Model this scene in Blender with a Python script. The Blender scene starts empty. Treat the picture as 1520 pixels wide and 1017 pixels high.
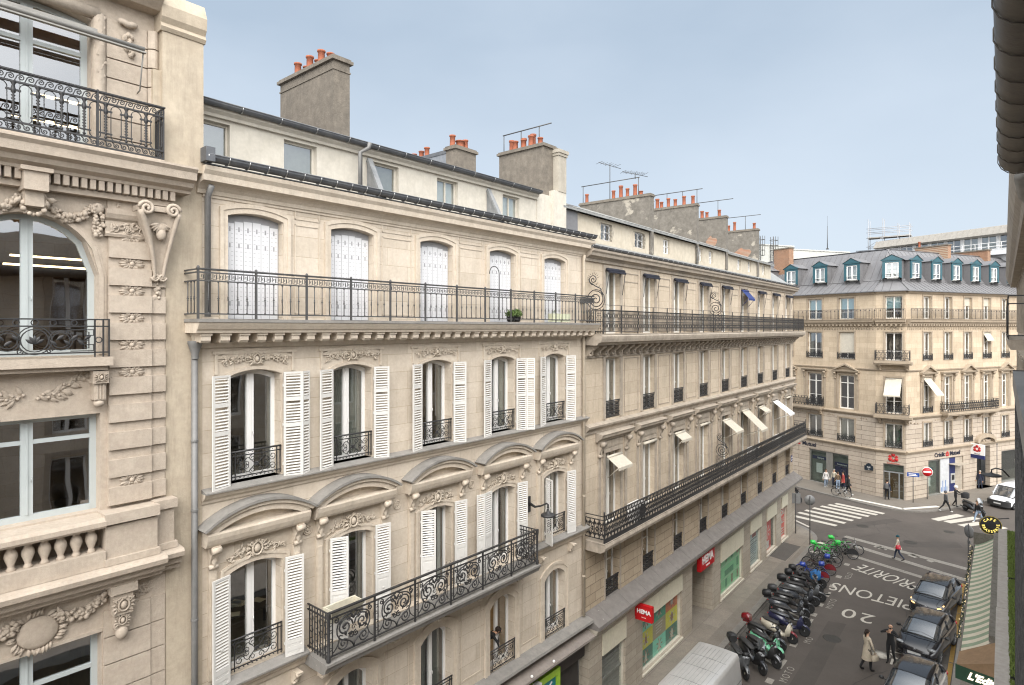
import bpy, math, random
from mathutils import Vector, Matrix, Euler
R = math.radians
PI = math.pi
sc = bpy.context.scene
COL = sc.collection
rnd = random.Random(7)

# ---------------------------------------------------------------- mesh builder
class MB:
    def __init__(s): s.v = []; s.f = []; s.mi = []; s.sm = []
    def add(s, vs, fs, mi=0, sm=False):
        o = len(s.v); s.v += [tuple(p) for p in vs]
        for f in fs: s.f.append(tuple(i + o for i in f)); s.mi.append(mi); s.sm.append(sm)
    def quad(s, a, b, c, d, mi=0): s.add([a, b, c, d], [(0, 1, 2, 3)], mi)
    def box(s, x0, x1, y0, y1, z0, z1, mi=0, M=None):
        vs = [(x, y, z) for z in (z0, z1) for y in (y0, y1) for x in (x0, x1)]
        if M is not None: vs = [M @ Vector(p) for p in vs]
        s.add(vs, [(0, 2, 3, 1), (4, 5, 7, 6), (0, 1, 5, 4), (2, 6, 7, 3), (0, 4, 6, 2), (1, 3, 7, 5)], mi)
    def wbox(s, x0, x1, o0, o1, z0, z1, mi=0):      # facade box, o = metres proud of the wall
        s.box(x0, x1, -o1, -o0, z0, z1, mi)
    def prism(s, prof, x0, x1, mi=0, sm=False):      # profile of (out, z) pairs run along the facade
        n = len(prof)
        vs = [(x0, -o, z) for o, z in prof] + [(x1, -o, z) for o, z in prof]
        s.add(vs, [(i, (i + 1) % n, n + (i + 1) % n, n + i) for i in range(n)], mi, sm)
        s.add([(x0, -o, z) for o, z in prof], [tuple(range(n))], mi)
        s.add([(x1, -o, z) for o, z in prof], [tuple(range(n))[::-1]], mi)
    def plate(s, pts, o0, o1, mi=0):                 # outline of (x, z) pairs with thickness
        n = len(pts)
        a = [(x, -o1, z) for x, z in pts]; b = [(x, -o0, z) for x, z in pts]
        s.add(a + b, [tuple(range(n)), tuple(range(2 * n - 1, n - 1, -1))] + [(i, n + i, n + (i + 1) % n, (i + 1) % n) for i in range(n)], mi)
    def band(s, inner, outer, o0, o1, mi=0):         # strip between two outlines, proud o1, back at o0
        for i in range(len(inner) - 1):
            a, b, c, d = inner[i], inner[i + 1], outer[i + 1], outer[i]
            s.add([(a[0], -o1, a[1]), (b[0], -o1, b[1]), (c[0], -o1, c[1]), (d[0], -o1, d[1]),
                   (a[0], -o0, a[1]), (b[0], -o0, b[1]), (c[0], -o0, c[1]), (d[0], -o0, d[1])],
                  [(0, 1, 2, 3), (3, 2, 6, 7), (1, 0, 4, 5)] + ([(0, 3, 7, 4)] if i == 0 else []) + ([(1, 5, 6, 2)] if i == len(inner) - 2 else []), mi)
    def tube(s, path, r, n=5, closed=False, mi=0, sm=True, caps=True):
        P = [Vector(p) for p in path]; m = len(P)
        if m < 2: return
        rr = r if isinstance(r, (list, tuple)) else [r] * m
        up = None; vs = []
        for i in range(m):
            if closed: t = P[(i + 1) % m] - P[i - 1]
            else: t = P[min(i + 1, m - 1)] - P[max(i - 1, 0)]
            if t.length < 1e-9: t = Vector((0, 0, 1))
            t.normalize()
            if up is None:
                up = Vector((0, 1, 0)) if abs(t.y) < .9 else Vector((0, 0, 1))
            u = up - t * up.dot(t)
            if u.length < 1e-6: u = t.orthogonal()
            u.normalize(); up = u; w = t.cross(u)
            for k in range(n):
                a = 2 * PI * (k + .5) / n
                vs.append(P[i] + (u * math.cos(a) + w * math.sin(a)) * rr[i])
        fs = []
        for i in range(m if closed else m - 1):
            j = (i + 1) % m
            for k in range(n):
                l = (k + 1) % n
                fs.append((i * n + k, i * n + l, j * n + l, j * n + k))
        if caps and not closed:
            fs.append(tuple(range(n))[::-1]); fs.append(tuple((m - 1) * n + k for k in range(n)))
        s.add(vs, fs, mi, sm)
    def lathe(s, prof, c=(0, 0, 0), n=12, mi=0, sm=True, axis='z'):
        vs = []; m = len(prof)
        for r, z in prof:
            for k in range(n):
                a = 2 * PI * k / n; p = (r * math.cos(a), r * math.sin(a), z)
                if axis == 'y': p = (p[0], p[2], p[1])
                if axis == 'x': p = (p[2], p[0], p[1])
                vs.append((p[0] + c[0], p[1] + c[1], p[2] + c[2]))
        fs = [(i * n + k, i * n + (k + 1) % n, (i + 1) * n + (k + 1) % n, (i + 1) * n + k) for i in range(m - 1) for k in range(n)]
        s.add(vs, fs, mi, sm)
        s.add(vs[:n], [tuple(range(n))[::-1]], mi); s.add(vs[-n:], [tuple(range(n))], mi)
    def blob(s, c, r, rot=None, nu=7, nv=5, mi=0):
        if not isinstance(r, (tuple, list)): r = (r, r, r)
        vs = [(0, 0, -1)]
        for j in range(1, nv):
            t = -PI / 2 + PI * j / nv
            for k in range(nu):
                a = 2 * PI * k / nu; vs.append((math.cos(t) * math.cos(a), math.cos(t) * math.sin(a), math.sin(t)))
        vs.append((0, 0, 1)); top = len(vs) - 1
        out = []
        for p in vs:
            q = Vector((p[0] * r[0], p[1] * r[1], p[2] * r[2]))
            if rot is not None: q = rot @ q
            out.append((q.x + c[0], q.y + c[1], q.z + c[2]))
        fs = [(0, 1 + (k + 1) % nu, 1 + k) for k in range(nu)]
        for j in range(nv - 2):
            for k in range(nu):
                a = 1 + j * nu; fs.append((a + k, a + (k + 1) % nu, a + nu + (k + 1) % nu, a + nu + k))
        a = 1 + (nv - 2) * nu
        fs += [(a + k, a + (k + 1) % nu, top) for k in range(nu)]
        s.add(out, fs, mi, True)
    def leaf(s, c, l, w, ang, mi=0, h=.02, o=0.0):   # carved leaf lying on the facade plane, point at angle ang
        ca, sa = math.cos(ang), math.sin(ang); pts = []
        for t, ww, hh in ((0, .12, .3), (.3, .8, 1), (.6, 1, 1), (.85, .5, .8), (1, .05, .5)):
            for q, hq in ((-1, 0.1), (0, 1), (1, 0.1)):
                x = l * t; z = w * ww * q * .5
                pts.append((c[0] + x * ca - z * sa, c[1] - h * hh * hq - o, c[2] + x * sa + z * ca))
        fs = []
        for i in range(4):
            for k in range(2): fs.append((i * 3 + k, i * 3 + k + 1, i * 3 + k + 4, i * 3 + k + 3))
        s.add(pts, fs, mi, True)
    def loft(s, rings, mi=0, sm=True, caps=True, closed=True):
        n = len(rings[0]); vs = [p for r in rings for p in r]
        fs = []
        for i in range(len(rings) - 1):
            for k in range(n if closed else n - 1):
                l = (k + 1) % n; fs.append((i * n + k, i * n + l, (i + 1) * n + l, (i + 1) * n + k))
        s.add(vs, fs, mi, sm)
        if caps: s.add(rings[0], [tuple(range(n))[::-1]], mi); s.add(rings[-1], [tuple(range(n))], mi)
    def merge(s, o, M=None, mi=None):
        vs = o.v if M is None else [M @ Vector(p) for p in o.v]
        k = len(s.v); s.v += [tuple(p) for p in vs]
        s.f += [tuple(i + k for i in f) for f in o.f]; s.mi += o.mi if mi is None else [mi] * len(o.f); s.sm += o.sm
    def mesh(s, name, mats):
        me = bpy.data.meshes.new(name)
        me.from_pydata(s.v, [], s.f)
        if not isinstance(mats, (list, tuple)): mats = [mats]
        for m in mats: me.materials.append(m)
        me.polygons.foreach_set('material_index', s.mi)
        me.polygons.foreach_set('use_smooth', s.sm)
        me.update()
        return me
    def build(s, name, mats, parent=None, loc=(0, 0, 0), rot=(0, 0, 0), wn=False):
        me = s.mesh(name, mats)
        return put(name, me, parent, loc, rot)

def put(name, me, parent=None, loc=(0, 0, 0), rot=(0, 0, 0)):
    o = bpy.data.objects.new(name, me); COL.objects.link(o)
    if parent is not None: o.parent = parent
    o.location = loc; o.rotation_euler = rot
    return o
def tag(o, label=None, cat=None, group=None, kind=None):
    if label: o['label'] = label
    if cat: o['category'] = cat
    if group: o['group'] = group
    if kind: o['kind'] = kind
    return o
def thing(name, label, cat, loc=(0, 0, 0), rz=0, group=None):
    o = put(name, None, None, loc, (0, 0, rz)); o.empty_display_size = .3
    return tag(o, label, cat, group)
def copy_tree(o, parent=None):
    c = o.copy(); COL.objects.link(c)
    if parent is not None: c.parent = parent
    for ch in list(o.children): copy_tree(ch, c)
    return c
def recalc(me):
    import bmesh
    bm = bmesh.new(); bm.from_mesh(me); bmesh.ops.remove_doubles(bm, verts=bm.verts, dist=1e-5)
    bmesh.ops.recalc_face_normals(bm, faces=bm.faces); bm.to_mesh(me); bm.free()
def subsurf(me, lv=1):
    o = bpy.data.objects.new('tmp', me); COL.objects.link(o)
    m = o.modifiers.new('s', 'SUBSURF'); m.levels = lv; m.render_levels = lv
    bpy.context.view_layer.update()
    r = bpy.data.meshes.new_from_object(o.evaluated_get(bpy.context.evaluated_depsgraph_get()))
    bpy.data.objects.remove(o); return r
def text_mesh(s, size, mat, ext=.01, bevel=0, align='CENTER', shear=0, spacing=1, bold=0):
    c = bpy.data.curves.new('t', 'FONT'); c.body = s; c.size = size; c.extrude = ext; c.align_x = align; c.align_y = 'CENTER'
    c.shear = shear; c.space_character = spacing; c.offset = bold; c.resolution_u = 3
    o = bpy.data.objects.new('t', c); COL.objects.link(o); bpy.context.view_layer.update()
    me = bpy.data.meshes.new_from_object(o.evaluated_get(bpy.context.evaluated_depsgraph_get()))
    bpy.data.objects.remove(o); me.materials.clear(); me.materials.append(mat); return me
def lettering(name, s, size, mat, parent, loc, rot=(R(90), 0, 0), **k):
    return put(name, text_mesh(s, size, mat, **k), parent, loc, rot)

# ---------------------------------------------------------------- curves for ironwork
def spiral(cx, cz, r, turns=1.25, a0=0, d=1, n=14, r1=.18):
    out = []
    for i in range(n + 1):
        t = i / n; rr = r * (1 - t * (1 - r1)); a = a0 + d * 2 * PI * turns * t
        out.append((cx + rr * math.cos(a), cz + rr * math.sin(a)))
    return out
def circ(cx, cz, r, n=12): return [(cx + r * math.cos(2 * PI * i / n), cz + r * math.sin(2 * PI * i / n)) for i in range(n)]
def arc(cx, cz, r, a0, a1, n=8): return [(cx + r * math.cos(R(a0 + (a1 - a0) * i / n)), cz + r * math.sin(R(a0 + (a1 - a0) * i / n))) for i in range(n + 1)]
def bez(a, b, c, d, n=8):
    o = []
    for i in range(n + 1):
        t = i / n; u = 1 - t
        o.append(tuple(u ** 3 * a[k] + 3 * u * u * t * b[k] + 3 * u * t * t * c[k] + t ** 3 * d[k] for k in range(len(a))))
    return o
def iron(mb, pts, r, y=0.0, n=4, closed=False, mi=0): mb.tube([(x, y, z) for x, z in pts], r, n, closed, mi, sm=n > 4)
def segarch(cx, hw, zb, zt, rise, n=10):             # outline bottom-left, over a segmental head, bottom-right
    if rise <= 0: return [(cx - hw, zb), (cx - hw, zt), (cx + hw, zt), (cx + hw, zb)]
    Rr = (hw * hw + rise * rise) / (2 * rise); out = [(cx - hw, zb)]
    for i in range(n + 1):
        x = -hw + 2 * hw * i / n; out.append((cx + x, zt - Rr + math.sqrt(max(Rr * Rr - x * x, 0))))
    return out + [(cx + hw, zb)]

def wall(mb, x0, x1, z0, z1, ops, depth=.4, y=0.0, mi=0, rmi=0):
    """facade sheet with real openings (cx, w, zb, zt, rise) and their reveals"""
    xs = sorted(set([x0, x1] + [round(v, 4) for o in ops for v in (o[0] - o[1] / 2, o[0] + o[1] / 2) if x0 < v < x1]))
    zs = sorted(set([z0, z1] + [round(v, 4) for o in ops for v in (o[2], o[3]) if z0 < v < z1]))
    for i in range(len(xs) - 1):
        for j in range(len(zs) - 1):
            mx, mz = (xs[i] + xs[i + 1]) / 2, (zs[j] + zs[j + 1]) / 2
            if any(abs(mx - o[0]) < o[1] / 2 and o[2] < mz < o[3] for o in ops): continue
            mb.quad((xs[i], y, zs[j]), (xs[i + 1], y, zs[j]), (xs[i + 1], y, zs[j + 1]), (xs[i], y, zs[j + 1]), mi)
    for cx, w, zb, zt, rise in ops:
        pts = segarch(cx, w / 2, zb, zt, rise)
        for i in range(len(pts) - 1):
            a, b = pts[i], pts[i + 1]
            mb.quad((a[0], y, a[1]), (b[0], y, b[1]), (b[0], y + depth, b[1]), (a[0], y + depth, a[1]), rmi)
            if rise > 0 and 1 <= i < len(pts) - 2 and (a[1] < zt - 1e-6 or b[1] < zt - 1e-6):
                mb.quad((a[0], y, a[1]), (b[0], y, b[1]), (b[0], y, zt), (a[0], y, zt), mi)
        mb.quad((cx - w / 2, y, zb), (cx + w / 2, y, zb), (cx + w / 2, y + depth, zb), (cx - w / 2, y + depth, zb), rmi)

# ---------------------------------------------------------------- materials
MATS = {}
def new_mat(name):
    m = bpy.data.materials.new(name); m.use_nodes = True; nt = m.node_tree
    for n in list(nt.nodes): nt.nodes.remove(n)
    out = nt.nodes.new('ShaderNodeOutputMaterial'); MATS[name] = m
    return m, nt, out
def N(nt, t, **k):
    n = nt.nodes.new(t)
    for a, b in k.items():
        if a.startswith('i_'): n.inputs[a[2:].replace('_', ' ')].default_value = b
        else: setattr(n, a, b)
    return n
def L(nt, a, b): nt.links.new(a, b)
def rgba(c): return (c[0], c[1], c[2], 1)
def ramp(nt, src, p0, p1, c0=(0, 0, 0), c1=(1, 1, 1)):
    r = N(nt, 'ShaderNodeValToRGB'); e = r.color_ramp.elements
    e[0].position = p0; e[1].position = p1; e[0].color = rgba(c0); e[1].color = rgba(c1)
    L(nt, src, r.inputs[0]); return r.outputs[0]
def mixc(nt, fac, a, b, mode='MIX'):
    m = N(nt, 'ShaderNodeMix', data_type='RGBA', blend_type=mode)
    for sck, v in ((m.inputs[0], fac), (m.inputs[6], a), (m.inputs[7], b)):
        if isinstance(v, bpy.types.NodeSocket): L(nt, v, sck)
        elif isinstance(v, (tuple, list)): sck.default_value = rgba(v)
        else: sck.default_value = v
    return m.outputs[2]
def surf(name, c, c2=None, rough=.7, metal=0, scale=3, bump=0.0, bscale=40, spec=.5, stain=0, stainc=(.1, .09, .08), sscale=(1.2, 1.2, .18),
         joints=None, jc=(.25, .2, .15), jsize=.012, jbump=.4, coat=0, fine=.12, patches=None, jplane='xz'):
    m, nt, out = new_mat(name)
    b = N(nt, 'ShaderNodeBsdfPrincipled'); L(nt, b.outputs[0], out.inputs[0])
    b.inputs['Roughness'].default_value = rough; b.inputs['Metallic'].default_value = metal
    b.inputs['Specular IOR Level'].default_value = spec; b.inputs['Coat Weight'].default_value = coat
    tc = N(nt, 'ShaderNodeTexCoord'); co = tc.outputs['Object']
    c2 = c2 or tuple(v * .82 for v in c)
    n1 = N(nt, 'ShaderNodeTexNoise', i_Scale=scale, i_Detail=6, i_Roughness=.62); L(nt, co, n1.inputs['Vector'])
    col = mixc(nt, ramp(nt, n1.outputs[0], .3, .7), c, c2)
    n2 = N(nt, 'ShaderNodeTexNoise', i_Scale=bscale, i_Detail=4); L(nt, co, n2.inputs['Vector'])
    if fine:
        n6 = N(nt, 'ShaderNodeTexNoise', i_Scale=bscale * .22, i_Detail=7, i_Roughness=.7); L(nt, co, n6.inputs['Vector'])
        col = mixc(nt, min(1, fine * .85), col, ramp(nt, n6.outputs[0], .3, .7), 'OVERLAY')
    h = n2.outputs[0]; bf = None
    if joints:
        sx = N(nt, 'ShaderNodeSeparateXYZ'); L(nt, co, sx.inputs[0]); cb = N(nt, 'ShaderNodeCombineXYZ')
        L(nt, sx.outputs['XYZ'.index(jplane[0].upper())], cb.inputs[0]); L(nt, sx.outputs['XYZ'.index(jplane[1].upper())], cb.inputs[1])
        br = N(nt, 'ShaderNodeTexBrick', i_Scale=1, i_Mortar_Size=jsize, i_Brick_Width=joints[0], i_Row_Height=joints[1], i_Mortar_Smooth=.3)
        br.inputs['Color1'].default_value = (1, 1, 1, 1); br.inputs['Color2'].default_value = (.78, .765, .74, 1); br.inputs['Mortar'].default_value = (1, 1, 1, 1)
        L(nt, cb.outputs[0], br.inputs['Vector'])
        col = mixc(nt, .7, col, br.outputs[0], 'MULTIPLY'); col = mixc(nt, br.outputs[1], col, jc); bf = br.outputs[1]
    if stain:
        mp = N(nt, 'ShaderNodeMapping'); mp.inputs['Scale'].default_value = sscale; L(nt, co, mp.inputs[0])
        n3 = N(nt, 'ShaderNodeTexNoise', i_Scale=1.6, i_Detail=8, i_Roughness=.7); L(nt, mp.outputs[0], n3.inputs['Vector'])
        f = N(nt, 'ShaderNodeMath', operation='MULTIPLY'); L(nt, ramp(nt, n3.outputs[0], .5, .78), f.inputs[0]); f.inputs[1].default_value = stain
        col = mixc(nt, f.outputs[0], col, stainc)
        mp2 = N(nt, 'ShaderNodeMapping'); mp2.inputs['Scale'].default_value = tuple(v * k for v, k in zip(sscale, (4.5, 4.5, 3))); mp2.inputs['Location'].default_value = (7, 3, 5); L(nt, co, mp2.inputs[0])
        n5 = N(nt, 'ShaderNodeTexNoise', i_Scale=1.5, i_Detail=9, i_Roughness=.75); L(nt, mp2.outputs[0], n5.inputs['Vector'])
        f2 = N(nt, 'ShaderNodeMath', operation='MULTIPLY'); L(nt, ramp(nt, n5.outputs[0], .52, .72), f2.inputs[0]); f2.inputs[1].default_value = stain * .75
        col = mixc(nt, f2.outputs[0], col, stainc)
    if patches:
        n4 = N(nt, 'ShaderNodeTexNoise', i_Scale=patches[1], i_Detail=7, i_Roughness=.65); L(nt, co, n4.inputs['Vector'])
        col = mixc(nt, ramp(nt, n4.outputs[0], patches[2], patches[2] + .04), col, patches[0])
    L(nt, col, b.inputs['Base Color'])
    last = None
    if bump:
        bp = N(nt, 'ShaderNodeBump', i_Strength=bump, i_Distance=.02); L(nt, h, bp.inputs['Height']); last = bp
    if bf is not None and jbump:
        bj = N(nt, 'ShaderNodeBump', i_Strength=jbump, i_Distance=.02, invert=True); L(nt, bf, bj.inputs['Height'])
        if last: L(nt, last.outputs[0], bj.inputs['Normal'])
        last = bj
    if last: L(nt, last.outputs[0], b.inputs['Normal'])
    return m
def glow(name, c, s):
    m, nt, out = new_mat(name); e = N(nt, 'ShaderNodeEmission', i_Strength=s); e.inputs[0].default_value = rgba(c); L(nt, e.outputs[0], out.inputs[0]); return m
def glass(name, tint=(.8, .85, .83), refl=1.6, base=.05, wav=.006):
    m, nt, out = new_mat(name)
    t = N(nt, 'ShaderNodeBsdfTransparent'); t.inputs[0].default_value = rgba(tint)
    g = N(nt, 'ShaderNodeBsdfGlossy'); g.inputs['Roughness'].default_value = .015; g.inputs[0].default_value = (.95, .97, 1, 1)
    f = N(nt, 'ShaderNodeLayerWeight'); f.inputs[0].default_value = .5
    pw = N(nt, 'ShaderNodeMath', operation='POWER'); L(nt, f.outputs['Facing'], pw.inputs[0]); pw.inputs[1].default_value = 3.2
    mm = N(nt, 'ShaderNodeMath', operation='MULTIPLY_ADD'); L(nt, pw.outputs[0], mm.inputs[0]); mm.inputs[1].default_value = .55 * refl; mm.inputs[2].default_value = base + .04; mm.use_clamp = True
    tc = N(nt, 'ShaderNodeTexCoord'); nn = N(nt, 'ShaderNodeTexNoise', i_Scale=1.3, i_Detail=1); L(nt, tc.outputs['Object'], nn.inputs['Vector'])
    bp = N(nt, 'ShaderNodeBump', i_Strength=1, i_Distance=wav); L(nt, nn.outputs[0], bp.inputs['Height']); L(nt, bp.outputs[0], g.inputs['Normal'])
    x = N(nt, 'ShaderNodeMixShader'); L(nt, mm.outputs[0], x.inputs[0]); L(nt, t.outputs[0], x.inputs[1]); L(nt, g.outputs[0], x.inputs[2]); L(nt, x.outputs[0], out.inputs[0])
    return m

S1 = surf('stone_carved', (.45, .385, .315), (.4, .335, .27), .85, bump=.35, bscale=55, stain=.3, stainc=(.25, .21, .165), fine=.14)
S2 = surf('stone_cream', (.62, .545, .455), (.54, .465, .375), .85, bump=.15, bscale=60, stain=.34, stainc=(.31, .26, .2), joints=(1.35, .47), jc=(.36, .29, .21), jsize=.006, jbump=.15)
S2T = surf('stone_trim', (.59, .515, .425), (.51, .435, .345), .85, bump=.25, bscale=55, stain=.38, stainc=(.27, .23, .18))
S3 = surf('stone_honey', (.56, .475, .37), (.48, .4, .305), .88, bump=.2, bscale=50, stain=.5, stainc=(.24, .2, .155), joints=(1.6, .5), jc=(.32, .25, .18), jsize=.006, jbump=.15)
S3T = surf('stone_weathered', (.42, .36, .29), (.29, .25, .205), .9, bump=.3, bscale=45, stain=.5, stainc=(.15, .125, .1))
S3R = surf('stone_rusticated', (.47, .385, .28), (.41, .33, .24), .88, bump=.2, bscale=50, stain=.25, stainc=(.25, .2, .15), joints=(.78, .36), jc=(.19, .15, .11), jsize=.012, jbump=.8)
S4 = surf('stone_ochre', (.54, .44, .325), (.46, .37, .265), .88, bump=.15, bscale=40, stain=.5, stainc=(.22, .175, .13), joints=(1.5, .48), jc=(.33, .25, .17), jsize=.008, jbump=.15, scale=1.2)
S4T = surf('stone_ochre_trim', (.37, .3, .22), (.29, .235, .175), .9, bump=.2, stain=.4, stainc=(.18, .145, .11))
S4R = surf('stone_channelled', (.47, .4, .325), (.41, .345, .275), .88, bump=.15, stain=.4, stainc=(.22, .18, .14), joints=(2.6, .42), jc=(.15, .12, .095), jsize=.018, jbump=.8)
SHOPST = surf('stone_slab_grey', (.42, .37, .3), (.36, .315, .255), .8, bump=.1, joints=(2.6, .34), jc=(.22, .19, .155), jsize=.009, jbump=.5, stain=.12)
CREAM = surf('plaster_cream', (.53, .495, .43), (.475, .44, .375), .9, bump=.1, bscale=25, stain=.35, stainc=(.33, .3, .25))
CREAM3 = surf('plaster_old', (.5, .45, .365), (.43, .38, .3), .9, bump=.2, bscale=20, stain=.45, stainc=(.33, .28, .21))
CHIM = surf('chimney_render', (.185, .16, .13), (.135, .118, .097), .95, bump=.4, bscale=30, stain=.5, stainc=(.1, .09, .075), fine=.3)
CHIM3 = surf('chimney_patched', (.185, .168, .145), (.13, .118, .1), .95, bump=.5, bscale=25, stain=.3, stainc=(.12, .105, .09), fine=.3, patches=((.33, .3, .25), 1.1, .6))
BRICK = surf('brick_old', (.31, .155, .085), (.22, .105, .06), .9, joints=(.24, .085), jc=(.38, .3, .22), jsize=.011, bump=.3, stain=.3)
BRICKX = surf('brick_bare', (.36, .15, .085), (.3, .2, .14), .95, joints=(.24, .085), jc=(.36, .31, .25), jsize=.012, bump=.4)
TERRA = surf('terracotta', (.34, .105, .05), (.22, .075, .045), .85, bump=.2, stain=.6, stainc=(.06, .045, .04), scale=4)
WHITE = surf('white_paint', (.80, .79, .77), (.76, .75, .73), .45, fine=.03, stain=.08, stainc=(.55, .52, .48))
SHUT = surf('shutter_paint', (.66, .645, .615), (.6, .585, .555), .5, fine=.05, stain=.3, stainc=(.55, .52, .46))
PVC = surf('roller_white', (.64, .64, .655), (.6, .6, .615), .35, fine=.02)
GREYW = surf('grey_window_paint', (.44, .475, .475), (.41, .445, .445), .4, fine=.02)
ZINC = surf('zinc_dark', (.085, .09, .1), (.13, .135, .145), .5, .3, bump=.1, stain=.4, stainc=(.22, .22, .21))
ZINCL = surf('zinc_roof', (.155, .152, .158), (.2, .197, .2), .5, .25, scale=1.2, bump=.08, stain=.35, stainc=(.16, .155, .155))
LEAD = surf('lead_ledge', (.2, .19, .175), (.26, .245, .225), .75, .05, bump=.3, stain=.45, stainc=(.12, .115, .11), patches=((.4, .38, .35), 9, .68))
IRON = surf('wrought_iron', (.028, .028, .03), (.045, .044, .044), .5, .2, fine=.05)
IRONG = surf('iron_grey', (.06, .06, .062), (.085, .083, .08), .55, .2, fine=.05)
PIPE = surf('pipe_grey', (.165, .165, .16), (.2, .195, .19), .55, .15)
PIPEC = surf('pipe_cream', (.5, .43, .34), (.42, .36, .28), .7, stain=.3)
GLASS = glass('window_glass', base=.17, wav=.002)
GLASSR = glass('window_glass_old', (.75, .79, .77), 1.8, .22, .003)
ROOM = surf('room_plaster', (.36, .31, .24), (.3, .25, .19), .9)
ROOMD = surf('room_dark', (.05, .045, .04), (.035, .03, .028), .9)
WOODIN = surf('furniture_wood', (.22, .12, .05), (.16, .085, .035), .6)
PAPER = surf('paper', (.65, .58, .46), None, .9)
CURT = surf('curtain_grey', (.3, .29, .26), (.24, .235, .21), .9, sscale=(9, 9, .2), stain=.4, stainc=(.24, .24, .22))
CURTW = surf('curtain_white', (.7, .7, .68), (.6, .6, .58), .9)
BLACK = surf('black_paint', (.012, .012, .013), None, .5, fine=0)
STEEL = surf('steel', (.45, .45, .45), None, .35, .9, fine=0)
AWN = surf('awning_canvas', (.52, .48, .4), (.46, .42, .35), .9, bump=.1)
NAVY = surf('navy_canvas', (.011, .012, .022), (.014, .016, .028), .8)
LAMPON = glow('lamp_tube', (1, .72, .4), 6)

def winparts(key, w, h, rise=0, mat=None, stile=.09, mid=.13, transoms=(), bars=(), gl=None, bottom=.1, th=.06, top=.09, cache={}):
    """meshes of one casement window: origin at bottom centre, front face at y=0"""
    if key in cache: return cache[key]
    f = MB(); hw = w / 2
    f.band(segarch(0, hw - stile, bottom * 0, h - top, rise * .95), segarch(0, hw, 0, h, rise), -th, 0)
    f.box(-hw + stile, hw - stile, -.01, th, 0, bottom)
    if mid:
        f.box(-mid / 2, mid / 2, -.014, th, bottom, h - top * .8 - rise * .02)
        f.box(-.012, .012, -.03, -.014, bottom, h - top)
        f.tube([(mid * .3, -.02, h * .42), (mid * .3, -.06, h * .42), (mid * .3, -.065, h * .42 - .08)], .009, 5)
    for z in transoms: f.box(-hw + stile, hw - stile, -.008, th, z - .035, z + .035)
    for z in bars: f.box(-hw + stile, hw - stile, .005, th - .01, z - .016, z + .016)
    g = MB(); pts = segarch(0, hw - .03, .03, h - .03, rise * .97)
    g.add([(x, th * .6, z) for x, z in pts], [tuple(range(len(pts)))])
    cache[key] = (f.mesh('window', mat or WHITE), g.mesh('pane', gl or GLASS))
    return cache[key]
def curtain_mesh(w, h, gap, mat, seed=0, drop=1.0):
    m = MB(); n = 22; r = random.Random(seed)
    for sx in (-1, 1):
        pts = []
        cw = (w / 2) * (1 - gap)
        for i in range(n + 1):
            x = sx * (w / 2 - cw * i / n); y = .03 * math.sin(i * 1.9 + r.random()) + .01 * math.sin(i * 4.1)
            pts.append((x, y))
        for i in range(n):
            a, b = pts[i], pts[i + 1]
            m.add([(a[0], a[1], h * (1 - drop)), (b[0], b[1], h * (1 - drop)), (b[0], b[1], h), (a[0], a[1], h)], [(0, 1, 2, 3)], 0, True)
    return m.mesh('curtain', mat)
def room(mb, x0, x1, z0, z1, y0=.42, y1=4.0):
    mb.quad((x0, y1, z0), (x1, y1, z0), (x1, y1, z1), (x0, y1, z1)); mb.quad((x0, y0, z0), (x1, y0, z0), (x1, y1, z0), (x0, y1, z0))
    mb.quad((x0, y0, z1), (x1, y0, z1), (x1, y1, z1), (x0, y1, z1)); mb.quad((x0, y0, z0), (x0, y1, z0), (x0, y1, z1), (x0, y0, z1)); mb.quad((x1, y0, z0), (x1, y1, z0), (x1, y1, z1), (x1, y0, z1))
def pot(mb, x, y, z, r=.13, h=.45):
    mb.lathe([(r * .95, 0), (r * .9, h * .3), (r * .86, h * .85), (r * 1.08, h * .88), (r * 1.08, h), (r * .8, h), (r * .7, h * .6)], (x, y, z), 12)
def volute(mb, x, z, w, h, proud, mi=0):             # scrolled bracket seen from the front, thick in x
    prof = [(0, z)]
    for i in range(13):
        t = i / 12; prof.append((proud * (.25 + .75 * t * t * (3 - 2 * t)) , z + h * t))
    prof.append((0, z + h)); mb.prism(prof, x - w / 2, x + w / 2, mi)
    mb.lathe([(.001, 0), (h * .16, 0), (h * .16, w * 1.16), (.001, w * 1.16)], (x - w * .58, -proud * .82, z + h * .84), 10, mi, axis='x')
    mb.lathe([(.001, 0), (h * .1, 0), (h * .1, w * 1.12), (.001, w * 1.12)], (x - w * .56, -proud * .33, z + h * .1), 10, mi, axis='x')
    mb.leaf((x, -proud * .5, z + h * .7), h * .6, w * .7, -PI / 2, mi, .03)
def foliage(mb, x0, x1, zf, th, seed, amp=1, base=0.0, dens=1.0):   # low carved relief: scrolls and leaves
    r = random.Random(seed); n = max(2, int((x1 - x0) / .11 * dens)); w = (x1 - x0)
    for i in range(n):
        x = x0 + w * (i + .5) / n; z = zf(x); s = 1 if i % 2 else -1
        mb.tube([(px, -base - .012, pz) for px, pz in spiral(x, z + s * th * .12, th * .3, 1.1, r.random() * 6, s, 9)], th * .055, 4)
        for k in range(3): mb.leaf((x + r.uniform(-.05, .05), -base, z + r.uniform(-.3, .3) * th), th * r.uniform(.35, .6), th * .22, r.uniform(0, 6.28), 0, .028)
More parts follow.
